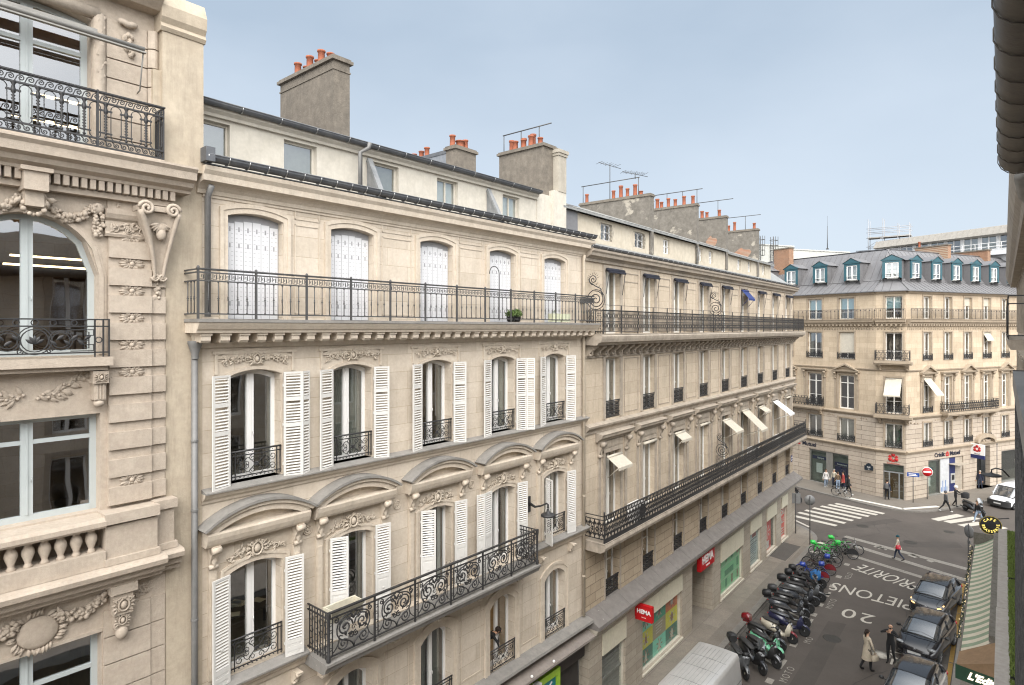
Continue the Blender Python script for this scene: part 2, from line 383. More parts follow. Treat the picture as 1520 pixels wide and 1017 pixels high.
def cartouche(mb, x, z, r, base=0.0, seed=1):
    mb.blob((x, -base, z), (r * .55, .07, r * .7), nu=10, nv=6)
    mb.tube([(px, -base - .03, pz) for px, pz in [(x + r * .8 * math.cos(a), z + r * math.sin(a)) for a in [2 * PI * i / 14 for i in range(14)]]], r * .16, 6, True)
    for sx in (-1, 1):
        mb.tube([(x + sx * px, -base - .03, z + pz) for px, pz in spiral(r * .85, r * .75, r * .4, 1.2, 2.6, -1, 10)], r * .12, 5)
        mb.tube([(x + sx * px, -base - .02, z + pz) for px, pz in spiral(r * .85, -r * .7, r * .35, 1.2, 3.4, 1, 10)], r * .1, 5)
        for k in range(4): mb.leaf((x + sx * r * .9, -base, z + r * (.5 - .4 * k)), r * .9, r * .35, (0 if sx > 0 else PI) + sx * R(35 - 28 * k), 0, .04)
    for k in range(3): mb.leaf((x, -base - .02, z + r * .8), r * .7, r * .3, R(90 + (k - 1) * 32), 0, .04)
# ================================================================ ornate stone building (left edge)
P2 = (-12.822, 5.905, 0.0); A2 = math.atan2(.99951, .03124)
b1 = thing('ornate_stone_building', 'pale carved stone building with garlands, balustrade and grey window frames at the left edge', 'building', P2, A2)
BC = (-2.83, -6.15)
w = MB()
ops = []
for c in BC: ops += [(c, 2.1, 5.2, 9.73, 0), (c, 2.06, 11.95, 13.72, 0), (c, 2.0, 14.78, 17.23, 1.0), (c, 1.78, 18.36, 20.95, .12)]
wall(w, -9, -.7, 0, 22.5, ops, .38)
w.box(-9, -8.9, .0, 9, 0, 22.5)
w.build('wall', S1, b1)
pw = MB(); pw.wbox(-.7, .0, -.4, .012, 0, 18.4); pw.wbox(-.86, -.1, -.9, .3, 18.36, 20.95)
pw.prism([(-.9, 20.95), (.32, 20.95), (.36, 21.02), (.32, 21.1), (.38, 21.2), (.4, 21.42), (.28, 21.7), (-.9, 21.7)], -.9, -.07)
pw.wbox(-1.0, -.66, -.03, .22, 18.36, 20.2)
pw.build('party_pier', surf('pier_plaster', (.46, .395, .305), (.39, .325, .245), .9, bump=.2, bscale=35, stain=.5, stainc=(.2, .165, .13), scale=1.5), b1)
q = MB()
q.wbox(-1.69, -.97, 0, .06, 12.0, 16.95); q.wbox(-.97, -.72, 0, .02, 12.0, 16.95)
rel = MB()
for k in range(10):
    z = 12.02 + k * .505
    q.wbox(-1.69, -.98, .06, .12, z, z + .32); q.wbox(-.98, -.72, .02, .075, z, z + .32)
    if k > 3 or k == 0:
        cx, cz = -1.31, z + .41
        rel.blob((cx, -.08, cz), (.05, .04, .05))
        for j in range(16): a = 2 * PI * j / 16; rel.leaf((cx + .05 * math.cos(a), -.06, cz + .02 * math.sin(a)), .07 + .1 * abs(math.cos(a)), .075, a + rnd.uniform(-.2, .2), 0, .05)
        for j in range(4): rel.blob((cx + rnd.uniform(-.13, .13), -.08, cz + rnd.uniform(-.04, .04)), .022)
# capital, console and frieze
q.prism([(0, 16.95), (.1, 16.95), (.12, 17.0), (.09, 17.04), (.09, 17.24), (.14, 17.28), (.18, 17.36), (.19, 17.44), (0, 17.46)], -1.75, -.93)
q.wbox(-1.7, -.72, 0, .05, 17.46, 17.74)
for s_ in (-1.52, -1.25, -.95): 
    q.wbox(s_ - .035, s_ + .035, .05, .065, 17.5, 17.7)
    for j in range(4): rel.blob((s_, -.07, 17.53 + .05 * j), .02)
foliage(rel, -1.66, -1.08, lambda x: 17.12, .26, 3, base=.1)
# big scrolled console at the corner: tapering shield between two rolled rims
def cons(t):          # t 0 bottom .. 1 top: centre x, half width, proud, z
    return (-.87 - .1 * t * t, .07 + .26 * t ** 1.5, .1 + .34 * t ** 1.3, 16.2 + 1.25 * t)
rg = []
for k in range(11):
    cx, hw, pr, z = cons(k / 10); rg.append([(cx + hw * x, -(.02 + pr * y), z) for x, y in ((-1, 0), (-1, .95), (-.8, 1.05), (-.5, .8), (0, .7), (.5, .8), (.8, 1.05), (1, .95), (1, 0))])
q.loft(rg, closed=False, caps=False)
for sx in (-1, 1):
    pts = [(cons(k / 14)[0] + sx * cons(k / 14)[1], -.05 - cons(k / 14)[2], cons(k / 14)[3]) for k in range(15)]
    q.tube(pts, [.03 + .022 * k / 14 for k in range(15)], 7)
    cx, hw, pr, z = cons(1); rel.tube([(x, -.08 - pr * .95, zz) for x, zz in spiral(cx + sx * (hw - .1), z + .04, .13, 1.7, 0 if sx > 0 else PI, sx, 20)], .036, 6)
    rel.tube([(x, -.16, zz) for x, zz in spiral(-.87 + sx * .06, 16.24, .075, 1.5, 0 if sx > 0 else PI, -sx, 14)], .025, 5)
q.wbox(-1.3, -.6, 0, .42, 17.46, 17.56)
rel.blob((-.9, -.34, 17.05), (.09, .07, .12), nu=10, nv=7)
for k in range(9): rel.leaf((-.92, -.34, 17.25), .2, .08, R(200 + 17 * k), 0, .06)
for j in range(4):
    rel.leaf((-.87, -.02, 16.2 - .09 * j), .17, .13, -PI / 2 + .4 * ((j % 3) - 1), 0, .07); rel.blob((-.87 + .03 * (j % 2), -.07, 16.12 - .09 * j), .035)
# dentils and cornice
q.wbox(-9, -.62, 0, .18, 17.62, 17.72)
x = -8.9
while x < -.68: q.wbox(x, x + .085, .1, .3, 17.73, 17.9); x += .132
q.prism([(0, 17.9), (.32, 17.9), (.34, 17.95), (.46, 18.0), (.5, 18.08), (.62, 18.12), (.64, 18.26), (.7, 18.32), (.7, 18.36), (-.1, 18.38)], -9, -.36)
q.prism([(0, 17.72), (.12, 17.72), (.13, 17.9), (0, 17.9)], -9, -.6)
for c in BC:
    q.wbox(c - .17, c + .17, .0, .42, 17.55, 17.86); q.wbox(c - .22, c + .22, 0, .47, 17.86, 17.93); q.wbox(c - .13, c + .13, 0, .3, 17.3, 17.55)
    # arch moulding
    for r0, r1, o in ((1.0, 1.07, .05), (1.07, 1.12, .025)):
        q.band(segarch(c, r0, 14.8, 16.23 + r0, r0, 18), segarch(c, r1, 14.8, 16.23 + r1, r1, 18), 0, o)
    # ring of fruit and swags
    for j in range(16):
        a = 2 * PI * j / 16; rel.blob((c + .15 * math.cos(a), -.2 - .04 * (j % 2), 17.3 + .13 * math.sin(a)), rnd.uniform(.035, .055))
    for j in range(10): rel.leaf((c + rnd.uniform(-.2, .2), -.2, 17.45), .16, .1, rnd.uniform(0, 6.28), 0, .08)
    for sx in (-1, 1):
        for j in range(26):
            t = j / 25; x = c + sx * (.2 + .74 * t); z = 17.42 - .26 * math.sin(PI * t) * (1 - .2 * t) + .02 * t
            for k in range(3): rel.blob((x + rnd.uniform(-.03, .03), -.06 - rnd.uniform(0, .06), z + rnd.uniform(-.055, .055)), rnd.uniform(.025, .05), nu=6, nv=4)
            rel.leaf((x, -.05, z), .12, .07, rnd.uniform(0, 6.28), 0, .06)
        rel.lathe([(.02, 0), (.09, .0), (.1, .05), (.06, .1), (.02, .09)], (c + sx * .97, -.12, 17.43), 12, axis='y')
        for j in range(12):
            z = 17.34 - j * .036; wd = .055 + .03 * math.sin(PI * j / 11)
            for k in range(3): rel.blob((c + sx * .98 + rnd.uniform(-wd, wd), -.06 - rnd.uniform(0, .05), z), rnd.uniform(.03, .045), nu=6, nv=4)
    # sill, spandrel leaves, corbels
    q.wbox(c - 1.13, c + 1.13, -.3, .36, 14.6, 14.75); q.wbox(c - 1.08, c + 1.08, 0, .26, 14.52, 14.6)
    for sx in (-1, 1):
        q.wbox(c + sx * .97 - .12, c + sx * .97 + .12, 0, .26, 14.28, 14.5); q.wbox(c + sx * .97 - .09, c + sx * .97 + .09, 0, .2, 13.98, 14.28)
        for j in range(3): q.wbox(c + sx * .97 - .06 + .05 * j, c + sx * .97 - .04 + .05 * j, .2, .22, 14.0, 14.26)
        cartouche(rel, c + sx * .97, 14.39, .06, .26); rel.blob((c + sx * .97, -.12, 13.92), (.09, .1, .08))
        for j in range(30):
            t = j / 29; x = c + sx * (.1 + .72 * t); z = 14.12 + .2 * t - .08 * math.sin(PI * t * 2)
            rel.leaf((x, -.0, z), .2, .085, (0 if sx > 0 else PI) + rnd.uniform(-1.1, 1.1), 0, .05)
            if j % 3 == 0: rel.blob((x, -.04, z + rnd.uniform(-.06, .06)), .03)
    # balustrade
    q.prism([(.12, 11.72), (.42, 11.72), (.45, 11.76), (.45, 11.84), (.4, 11.9), (-.25, 11.93), (-.3, 11.72)], c - 1.13, c + 1.0)
    q.wbox(c - 1.13, c + 1.0, .0, .4, 11.02, 11.3); q.wbox(c - 1.13, c + 1.0, -.02, .0, 11.3, 11.72)
    for j in range(9):
        q.lathe([(.06, 0), (.07, .02), (.05, .05), (.045, .08), (.095, .22), (.09, .28), (.055, .35), (.06, .38), (.085, .4), (.085, .425)], (c - .98 + .225 * j, -.24, 11.3), 12)
    # frieze garlands under the cornice
    q.wbox(c - 1.1, c + 1.1, 0, .03, 9.74, 9.8)
    rel.blob((c + .1, -.03, 10.08), (.3, .06, .27), nu=14, nv=8)
    for j in range(34):
        a = 2 * PI * j / 34; rel.leaf((c + .1 + .3 * math.cos(a), -.02, 10.08 + .27 * math.sin(a)), .14, .07, a + rnd.uniform(-.8, .8), 0, .06)
    for sx in (-1, 1):
        for j in range(22):
            t = j / 21; x = c + .1 + sx * (.3 + .7 * t); z = 10.3 - .16 * math.sin(PI * t) + .1 * t
            for k in range(3): rel.blob((x + rnd.uniform(-.03, .03), -.05 - rnd.uniform(0, .05), z + rnd.uniform(-.07, .07)), rnd.uniform(.025, .05), nu=6, nv=4)
            for k in range(2): rel.leaf((x, -.03, z), .13, .07, rnd.uniform(0, 6.28), 0, .06)
q.wbox(-1.82, -.97, 0, .36, 11.02, 11.72); q.wbox(-1.85, -.95, 0, .44, 11.76, 11.95); q.wbox(-.97, -.62, 0, .22, 11.02, 11.9); q.wbox(-.98, -.58, 0, .28, 11.8, 11.97)
q.wbox(-1.85, -.94, 0, .42, 11.02, 11.14); q.wbox(-.97, -.58, 0, .28, 11.02, 11.14)
q.prism([(0, 10.58), (.26, 10.58), (.28, 10.66), (.4, 10.7), (.44, 10.82), (.56, 10.86), (.58, 10.95), (.54, 11.0), (-.02, 11.05)], -9, -.86)
q.prism([(0, 10.58), (.16, 10.58), (.18, 10.66), (.26, 10.7), (.3, 10.82), (.4, 10.86), (.42, 10.95), (.38, 11.0), (-.02, 11.04)], -.86, -.5)
q.wbox(-1.72, -1.28, 0, .3, 10.42, 10.58); q.wbox(-1.66, -1.34, 0, .24, 10.02, 10.42); q.wbox(-1.62, -1.38, 0, .18, 9.75, 10.02)
cartouche(rel, -1.5, 10.2, .11, .24); rel.blob((-1.5, -.14, 9.66), (.11, .1, .13), nu=9, nv=7); cartouche(rel, -1.5, 9.9, .08, .18)
foliage(rel, -1.26, -1.0, lambda x: 10.25, .3, 9)
# channelled blocks: ground floor, and the top storey beside the window
for k in range(11):
    z = 4.6 + k * .5
    if z < 10: q.wbox(-1.76, -.98, 0, .05, z + .012, z + .488); q.wbox(-.97, -.72, 0, .03, z + .012, z + .488)
for k in range(7):
    z = 18.4 + k * .365
    q.wbox(-1.72, -1.05, 0, .06, z + .012, z + .353)
    pr = [(0, 0)] + [(.1 + .07 * math.sin(PI * t / 6), t / 6) for t in range(7)] + [(0, 1)]
    n = len(pr); a = [(-1.04 + .2 * t, -o, z + .012) for o, t in pr]; b_ = [(x, y, z + .353) for x, y, _ in a]
    q.add(a + b_, [(i, (i + 1) % n, n + (i + 1) % n, n + i) for i in range(n)] + [tuple(range(n))[::-1], tuple(range(n, 2 * n))])
for c in BC:
    for sx in (-1, 1):
        q.lathe([(.11, 0), (.11, .3), (.105, 2.6)], (c + sx * 1.0, -.03, 18.36), 12)
        for j in range(40):
            a = rnd.uniform(-2.6, -.6); rel.leaf((c + sx * 1.0 + .1 * math.cos(a), -.03 + .1 * math.sin(a), 18.5 + j * .062), .08, .04, rnd.uniform(.9, 2.2), 0, .012)
    q.tube([(c - 1.0, -.03, 20.97), (c + 1.0, -.03, 20.97)], .11, 10)
    rel.tube([(c + 1.3 + .03 * k, -.1 - .05 * math.sin(k * .35), 20.92 + .02 * math.sin(k)) for k in range(10)], .06, 7); 
    for j in range(14): rel.leaf((c + 1.45 + rnd.uniform(-.05, .05), -.08, 20.8 - .028 * j), .14, .1, -PI / 2 + rnd.uniform(-.7, .7), 0, .08)
q.prism([(0, 21.3), (.3, 21.3), (.5, 21.45), (.5, 21.6), (0, 21.7)], -9, -.9)
q.build('stone_trim', S1, b1); rel.build('carved_ornament', S1, b1)
rf = MB(); rf.box(-9, -.06, .3, 9, 22.4, 22.6); rf.build('roof', ZINC, b1)
rm = MB()
for z0, z1 in ((5, 9.9), (11.0, 13.9), (14.7, 17.4), (18.3, 21.1)): room(rm, -8.8, -.9, z0, z1, .39, 5.5)
rm.build('room_interior', surf('panelled_room', (.26, .15, .07), (.2, .115, .055), .8), b1)
lt = MB()
for c, z in ((-2.3, 16.62), (-2.4, 16.45), (-2.2, 19.62), (-2.35, 19.15)): lt.box(c - .5, c + .9, 1.6 if z < 17 else 1.2, 1.66 if z < 17 else 1.26, z, z + .035)
lt.build('ceiling_light', LAMPON, b1); WARM = glow('room_lamp', (1, .7, .38), 5)
for c in BC:
    for key, w_, h_, ri, zb, tr in (('a', 2.1, 4.5, 0, 5.23, (3.85,)), ('b', 2.06, 1.77, 0, 11.95, (1.35,)), ('c', 2.0, 2.45, 1.0, 14.78, ()), ('d', 1.78, 2.55, .1, 18.38, (1.85,))):
        fm, gm = winparts('b1' + key, w_, h_, ri, GREYW, .1, .17, tr, gl=GLASSR)
        o = put('window', fm, b1, (c, .24, zb)); put('pane', gm, o)
# railings of the ornate building
rl = MB(); z0 = 18.4; y = -.6; xe = -.95
def run_scroll(mb, x0, x1, z, r, y, d=1):
    x = x0
    while x < x1:
        iron(mb, [(x - r * .9, z - d * r)] + spiral(x + r * .4, z, r * .85, 1.4, 2.6, -d, 12, .15), .011, y); x += r * 2.1
for z in (19.36, 19.2, 18.56, 18.42): rl.box(-9, xe, y - .02, y + .02, z - .014, z + .014)
rl.box(-9, xe + .02, y - .035, y + .035, 19.36, 19.385)
run_scroll(rl, -4.4, xe - .05, 19.28, .062, y); run_scroll(rl, -4.4, xe - .05, 18.49, .055, y, -1)
x = -4.45; k = 0
while x < xe - .12:
    rl.lathe([(.012, 0), (.03, .02), (.012, .05)] + [(.012 + .02 * (j % 2), .07 + .025 * j) for j in range(16)] + [(.035, .5), (.02, .56), (.04, .6), (.04, .62)], (x, y, 18.58), 6)
    for sx in (-.08, .08): iron(rl, [(x + sx, 18.6), (x + sx, 19.12)], .009, y)
    iron(rl, arc(x + .16, 19.1, .08, 180, 0, 6), .009, y); iron(rl, arc(x + .16, 18.64, .08, 180, 360, 6), .009, y)
    rl.box(x - .1, x + .1, y - .012, y + .012, 19.05, 19.08); rl.box(x - .1, x + .1, y - .012, y + .012, 18.66, 18.685)
    x += .32; k += 1
for j in range(5): rl.box(xe - .015, xe + .015, y + .12 * j, y + .12 * j + .02, 18.4, 19.36)
for z in (19.36, 19.2, 18.56, 18.42): rl.box(xe - .015, xe + .015, y, -.2, z - .014, z + .014)
for yy in (-.5, -.32): rl.lathe([(.012, 0)] + [(.012 + .02 * (j % 2), .07 + .025 * j) for j in range(18)] + [(.03, .55)], (xe, yy, 18.58), 6)
rl.box(-2.03, -2.0, y - .03, y + .03, 18.38, 19.4)
ab = MB(); ab.wbox(-9, -.96, -.1, .68, 18.36, 18.385); bo = ab.build('balcony', S1, b1); rl.build('railing', IRON, bo)
y = -.3
for c in BC:
    rl = MB(); x0, x1 = c - 1.08, c + 1.08
    for z in (15.42, 15.3, 14.84): rl.box(x0, x1, y - .012, y + .012, z - .012, z + .012)
    for x in (x0, x1, x0 + .09, x1 - .09, x0 + .22, x1 - .22): rl.box(x - .012, x + .012, y - .012, y + .012, 14.76, 15.43)
    for r_ in (.235, .19): iron(rl, circ(c, 15.06, r_, 20), .012, y, closed=True)
    for sx in (-1, 1):
        for r_ in (.17, .13): iron(rl, circ(c + sx * .36, 15.06, r_, 16), .011, y, closed=True)
        for j in range(6): rl.leaf((c + sx * (.2 + .1 * j), y, 15.06), .14, .06, (0 if sx > 0 else PI) + (j % 2 - .5) * 1.4, 0, .02)
        iron(rl, [(c + sx * .5, 15.06)] + bez((c + sx * .55, 15.06), (c + sx * .6, 15.14), (c + sx * .68, 14.98), (c + sx * .76, 15.06)), .012, y)
        iron(rl, spiral(c + sx * .2, 14.88, .05, 1.3, 0, sx, 10), .011, y)
        for p in ([(.5, 15.24), (.84, 15.24), (.84, 15.14), (.7, 15.14), (.7, 15.2), (.77, 15.2), (.77, 15.06)], [(.5, 14.87), (.84, 14.87), (.84, 14.98), (.7, 14.98), (.7, 14.92), (.77, 14.92), (.77, 15.06)]): iron(rl, [(c + sx * a, b) for a, b in p], .012, y)
        for j in range(2): iron(rl, circ(c + sx * (.25 + .3 * j), 15.36, .045, 10), .01, y, closed=True)
        iron(rl, circ(c + sx * .92, 15.06, .05, 10), .011, y, closed=True)
    iron(rl, circ(c, 15.36, .05, 10), .011, y, closed=True)
    for j in range(5): rl.leaf((c, y, 15.0), .15, .06, PI / 2 + (j - 2) * .5, 0, .02)
    rl.build('railing', IRON, b1)
aw = MB(); aw.tube([(-7.2, -.5, 20.4), (-1.24, -.5, 20.4)], .036, 8); aw.box(-7.2, -1.22, -.54, -.46, 20.32, 20.345); aw.tube([(-1.26, -.5, 20.38), (-1.22, -.2, 19.72), (-1.22, -.08, 19.7)], .014, 5); aw.box(-3.9, -1.9, -.2, -.02, 20.5, 20.62)
aw.build('awning_cassette', surf('bar_greige', (.27, .26, .24), None, .6), b1)

# ================================================================ cream building with shutters
b2 = thing('cream_shuttered_building', 'cream stone apartment building with white louvred shutters and curved window pediments', 'building', P2, A2)
BX = (1.14, 3.63, 6.46, 9.3, 12.1); LEN = 14.02
ops = [(c, 1.2, 4.48, 6.74, .28) for c in BX] + [(c, 1.2, 7.76 if 0 < i < 4 else 7.92, 10.2, .14) for i, c in enumerate(BX)] + [(c, 1.16, 11.97, 14.36, .12) for c in BX] + [(c, 1.24, 15.45, 17.74, .09) for c in BX]
w = MB(); wall(w, .0, LEN, 4.3, 18.1, ops, .4)
w.quad((LEN, 0, 4.3), (LEN, 9, 4.3), (LEN, 9, 18.6), (LEN, 0, 18.6)); w.quad((0, 0, 18), (0, 9, 18), (0, 9, 18.6), (0, 0, 18.6))
w.build('wall', S2, b2)
t = MB()
for i, c in enumerate(BX):
    rel = MB()
    # attic-storey surrounds
    t.band(segarch(c, .63, 15.45, 17.75, .1), segarch(c, .72, 15.45, 17.86, .12), 0, .045)
    t.band(segarch(c, .72, 15.45, 17.86, .12), segarch(c, .8, 15.45, 17.95, .14), 0, .07)
    # second-row surrounds (3rd floor)
    t.band(segarch(c, .59, 11.97, 14.37, .12), segarch(c, .66, 11.97, 14.44, .13), 0, .03)
    t.plate([(c - .84, 14.62)] + [(x, z) for x, z in segarch(c, .84, 14.5, 14.84, .18, 8)[1:-1]] + [(c + .84, 14.62)], 0, .03)
    zf = lambda x, c=c: 14.53 + .1 * (1 - ((x - c) / .75) ** 2)
    foliage(rel, c - .74, c - .16, zf, .2, 20 + i, base=.03); foliage(rel, c + .16, c + .74, zf, .2, 30 + i, base=.03)
    cartouche(rel, c, 14.6, .1, .04)
    t.wbox(c - .9, c - .84, 0, .035, 14.3, 14.72); t.wbox(c + .84, c + .9, 0, .035, 14.3, 14.72); 
    t.wbox(c - .95, c + .95, 0, .05, 14.72, 14.78)
    # 2nd floor: carved head, consoles, curved pediment
    t.band(segarch(c, .62, 7.95, 10.2, .14), segarch(c, .72, 7.95, 10.3, .15), 0, .03)
    t.band(segarch(c, .72, 7.95, 10.3, .15), segarch(c, .78, 7.95, 10.36, .17), 0, .05)
    zf = lambda x, c=c: 10.36 + .14 * (1 - ((x - c) / .7) ** 2)
    foliage(rel, c - .66, c - .14, zf, .24, 40 + i, base=.03); foliage(rel, c + .14, c + .66, zf, .24, 50 + i, base=.03)
    cartouche(rel, c, 10.48, .14, .05)
    for sx in (-1, 1):
        volute(t, c + sx * .95, 10.3, .16, .5, .26); t.wbox(c + sx * .95 - .08, c + sx * .95 + .08, 0, .06, 8.0, 10.3)
        t.wbox(c + sx * .95 - .05, c + sx * .95 + .05, .06, .075, 8.2, 10.1)
    t.prism([(0, 10.8), (.22, 10.8), (.26, 10.86), (.3, 10.96), (.32, 11.06), (.3, 11.1), (0, 11.12)], c - 1.16, c + 1.16); t.plate([(x, z) for x, z in segarch(c, 1.1, 11.1, 11.42, .3, 10)], 0, .1)
    a0 = segarch(c, .96, 11.05, 11.33, .24, 14)[1:-1]; a1 = segarch(c, 1.17, 11.05, 11.47, .34, 14)[1:-1]; a2 = segarch(c, 1.24, 11.05, 11.56, .4, 14)[1:-1]
    t.band(a0, a1, 0, .3); t.band(a1, a2, 0, .36)
    rel.build('carved_ornament', S2T, b2); zc = MB(); a3 = segarch(c, 1.27, 11.04, 11.62, .42, 14)[1:-1]
    zc.band(a2, a3, -.02, .42); zc.build('pediment_cover', LEAD, b2)
for a, b_ in zip(BX[:-1], BX[1:]):
    m = (a + b_) / 2; rel = MB()
    for r_ in (.11, .07): rel.tube([(x, -.02, z) for x, z in circ(m, 10.55, r_, 14)], .018, 5, True)
    rel.blob((m, -.01, 10.55), (.035, .03, .035))
    for k in range(6): rel.leaf((m, -.01, 10.55), .07, .035, k * PI / 3, 0, .02)
    rel.build('rosette', S2T, b2)
    # raised panels between the attic windows
    for z0, z1 in ((17.77, 18.03), (15.6, 17.66)):
        x0, x1 = a + .92, b_ - .92
        for bx in ((x0, x1, z0, z0 + .03), (x0, x1, z1 - .03, z1), (x0, x0 + .03, z0, z1), (x1 - .03, x1, z0, z1)): t.wbox(bx[0], bx[1], 0, .018, bx[2], bx[3])
    x0, x1 = a + 1.0, b_ - 1.0
    if x1 - x0 > .2:
        for bx in ((x0, x1, 4.75, 4.77), (x0, x1, 6.75, 6.77), (x0, x0 + .02, 4.77, 6.75), (x1 - .02, x1, 4.77, 6.75)): t.wbox(bx[0], bx[1], 0, .014, bx[2], bx[3])
for c in BX:
    t.band(segarch(c, .6, 4.45, 6.74, .28), segarch(c, .74, 4.45, 6.9, .32), 0, .035); t.band(segarch(c, .74, 4.45, 6.9, .32), segarch(c, .84, 4.45, 7.0, .34), 0, .06)
    volute(t, c - .9, 7.15, .14, .3, .3); volute(t, c + .9, 7.15, .14, .3, .3)
# cornice, modillions, balcony cornice, strings
t.prism([(0, 18.02), (.06, 18.02), (.08, 18.1), (.14, 18.16), (.2, 18.2), (.34, 18.24), (.36, 18.36), (.42, 18.44), (.44, 18.52), (0, 18.55)], -.12, LEN + .12)
t.prism([(0, 17.96), (.03, 17.96), (.03, 18.02), (0, 18.02)], 0, LEN)
t.prism([(0, 14.86), (.05, 14.86), (.07, 14.92), (.09, 14.97), (0, 14.97)], -.05, LEN + .05)
x = -.22
while x < LEN + .1:
    t.prism([(0, 14.97), (.2, 14.97), (.34, 15.0), (.42, 14.97), (.47, 15.02), (.47, 15.17), (0, 15.17)], x, x + .19); t.wbox(x - .02, x + .21, 0, .5, 15.12, 15.17); x += .388
t.prism([(0, 15.17), (.54, 15.17), (.56, 15.22), (.6, 15.25), (.66, 15.34), (.68, 15.38), (0, 15.38)], -.34, LEN + .02)
t.prism([(0, 11.66), (.04, 11.66), (.06, 11.72), (.14, 11.78), (.18, 11.84), (.2, 11.88), (0, 11.88)], -.02, LEN)
t.prism([(0, 7.5), (.06, 7.5), (.1, 7.6), (.18, 7.68), (.2, 7.78), (0, 7.8)], .0, LEN)
t.prism([(0, 4.1), (.2, 4.1), (.22, 4.2), (.3, 4.26), (0, 4.28)], 0, LEN)
for k in range(5):
    volute(t, (2.75, 4.9, 6.46, 8.1, 9.95)[k], 7.02, .2, .42, .6)
t.build('stone_trim', S2T, b2)
ld = MB(); ld.prism([(-.3, 11.97), (0, 11.97), (.24, 11.91), (.24, 11.88), (-.3, 11.88)], -.02, LEN + .02)
ld.prism([(-.3, 7.9), (0, 7.9), (.27, 7.82), (.27, 7.78), (-.3, 7.78)], .0, 2.3); ld.prism([(-.3, 7.9), (0, 7.9), (.27, 7.82), (.27, 7.78), (-.3, 7.78)], 10.2, LEN)
ld.prism([(-.3, 4.46), (0, 4.46), (.4, 4.36), (.42, 4.28), (-.3, 4.28)], 0, LEN + .02)
ld.build('ledge_flashing', LEAD, b2)
# top balcony with meander frieze and knobbed balusters
sl = MB(); sl.wbox(-.36, LEN + .02, -.3, .7, 15.385, 15.45); bal = sl.build('balcony', LEAD, b2)
rl = MB(); y = -.6
def baluster(mb, x, y, z0, z1):
    mb.tube([(x, y, z0), (x, y, z1)], .011, 5)
    for f, r_ in ((.03, .022), (.42, .018), (.47, .026), (.52, .018), (.97, .022)):
        z = z0 + (z1 - z0) * f; mb.lathe([(.01, -.018), (r_, 0), (.01, .018)], (x, y, z), 6)
for z in (16.42, 16.36, 16.2, 15.55): rl.box(-.34, LEN - .3, y - .018, y + .018, z - .013, z + .013)
rl.box(-.36, LEN - .28, y - .03, y + .03, 16.42, 16.445)
x = -.33; k = 0
while x < LEN - .35:
    if k % 6 == 0: rl.box(x - .02, x + .02, y - .02, y + .02, 15.45, 16.42); rl.lathe([(.03, 0), (.03, .03), (.012, .05)], (x, y, 16.44), 6)
    else: baluster(rl, x, y, 15.55, 16.2)
    x += .195; k += 1
x = -.3; 
while x < LEN - .4:
    for p in ([(0, 16.23), (.07, 16.23), (.07, 16.31), (.03, 16.31), (.03, 16.27)], [(.08, 16.34), (.08, 16.25), (.13, 16.25), (.13, 16.34)]): iron(rl, [(x + a, b) for a, b in p], .008, y)
    x += .125
for ye in range(4):
    baluster(rl, -.34, -.6 + .15 * ye, 15.55, 16.2); baluster(rl, LEN - .3, -.6 + .15 * ye, 15.55, 16.2)
for z in (16.42, 16.36, 16.2, 15.55):
    rl.box(-.355, -.325, y, .0, z - .013, z + .013); rl.box(LEN - .315, LEN - .285, y, .0, z - .013, z + .013)
rl.box(LEN - .32, LEN - .28, y, 0, 16.2, 16.36)
rl.tube([(8.6, -.5, 15.5)] + [(8.6, -.5, 16.9)] + [(8.6 - .22 * (1 - math.cos(R(a))), -.5, 16.9 + .24 * math.sin(R(a))) for a in range(15, 181, 15)], .014, 5)
rl.build('railing', IRONG, bal)

# shutters
def louvre_leaf(w_, h_, solid=0.0, key=None, cache={}):
    if (w_, h_, solid) in cache: return cache[(w_, h_, solid)]
    m = MB(); st = .05; th = .035
    m.box(0, st, 0, th, 0, h_); m.box(w_ - st, w_, 0, th, 0, h_)
    cuts = [0, h_ * .49, h_ * .74, h_] if not solid else [0, h_ * solid * .5, h_ * solid, h_]
    for c in cuts: m.box(st, w_ - st, 0, th, max(0, c - .045), min(h_, c + .045))
    for a, b_ in zip(cuts[:-1], cuts[1:]):
        if b_ <= h_ * solid + .01:
            m.box(st, w_ - st, .012, th - .006, a, b_); m.box(st + .05, w_ - st - .05, .005, .012, a + .1, b_ - .1)
        else:
            z = a + .075
            while z < b_ - .06:
                mm = Matrix.Translation((0, th / 2, z)) @ Matrix.Rotation(R(40), 4, 'X'); m.box(st, w_ - st, -.02, .02, -.005, .005, 0, mm); z += .066
    for z in (.3, h_ * .5, h_ - .3): m.box(-.02, .03, .03, .045, z - .03, z + .03)
    m.box(w_ * .5 - .03, w_ * .5 + .03, -.012, 0, h_ * .33, h_ * .33 + .03)
    cache[(w_, h_, solid)] = m.mesh('shutter', SHUT); return cache[(w_, h_, solid)]
def shutter(win, me, x, y, z, ang, mirror=False):
    o = put('shutter', me, win, (x, y, z), (0, 0, R(ang)))
    if mirror: o.scale = (-1, 1, 1)
    return o
grille = MB()
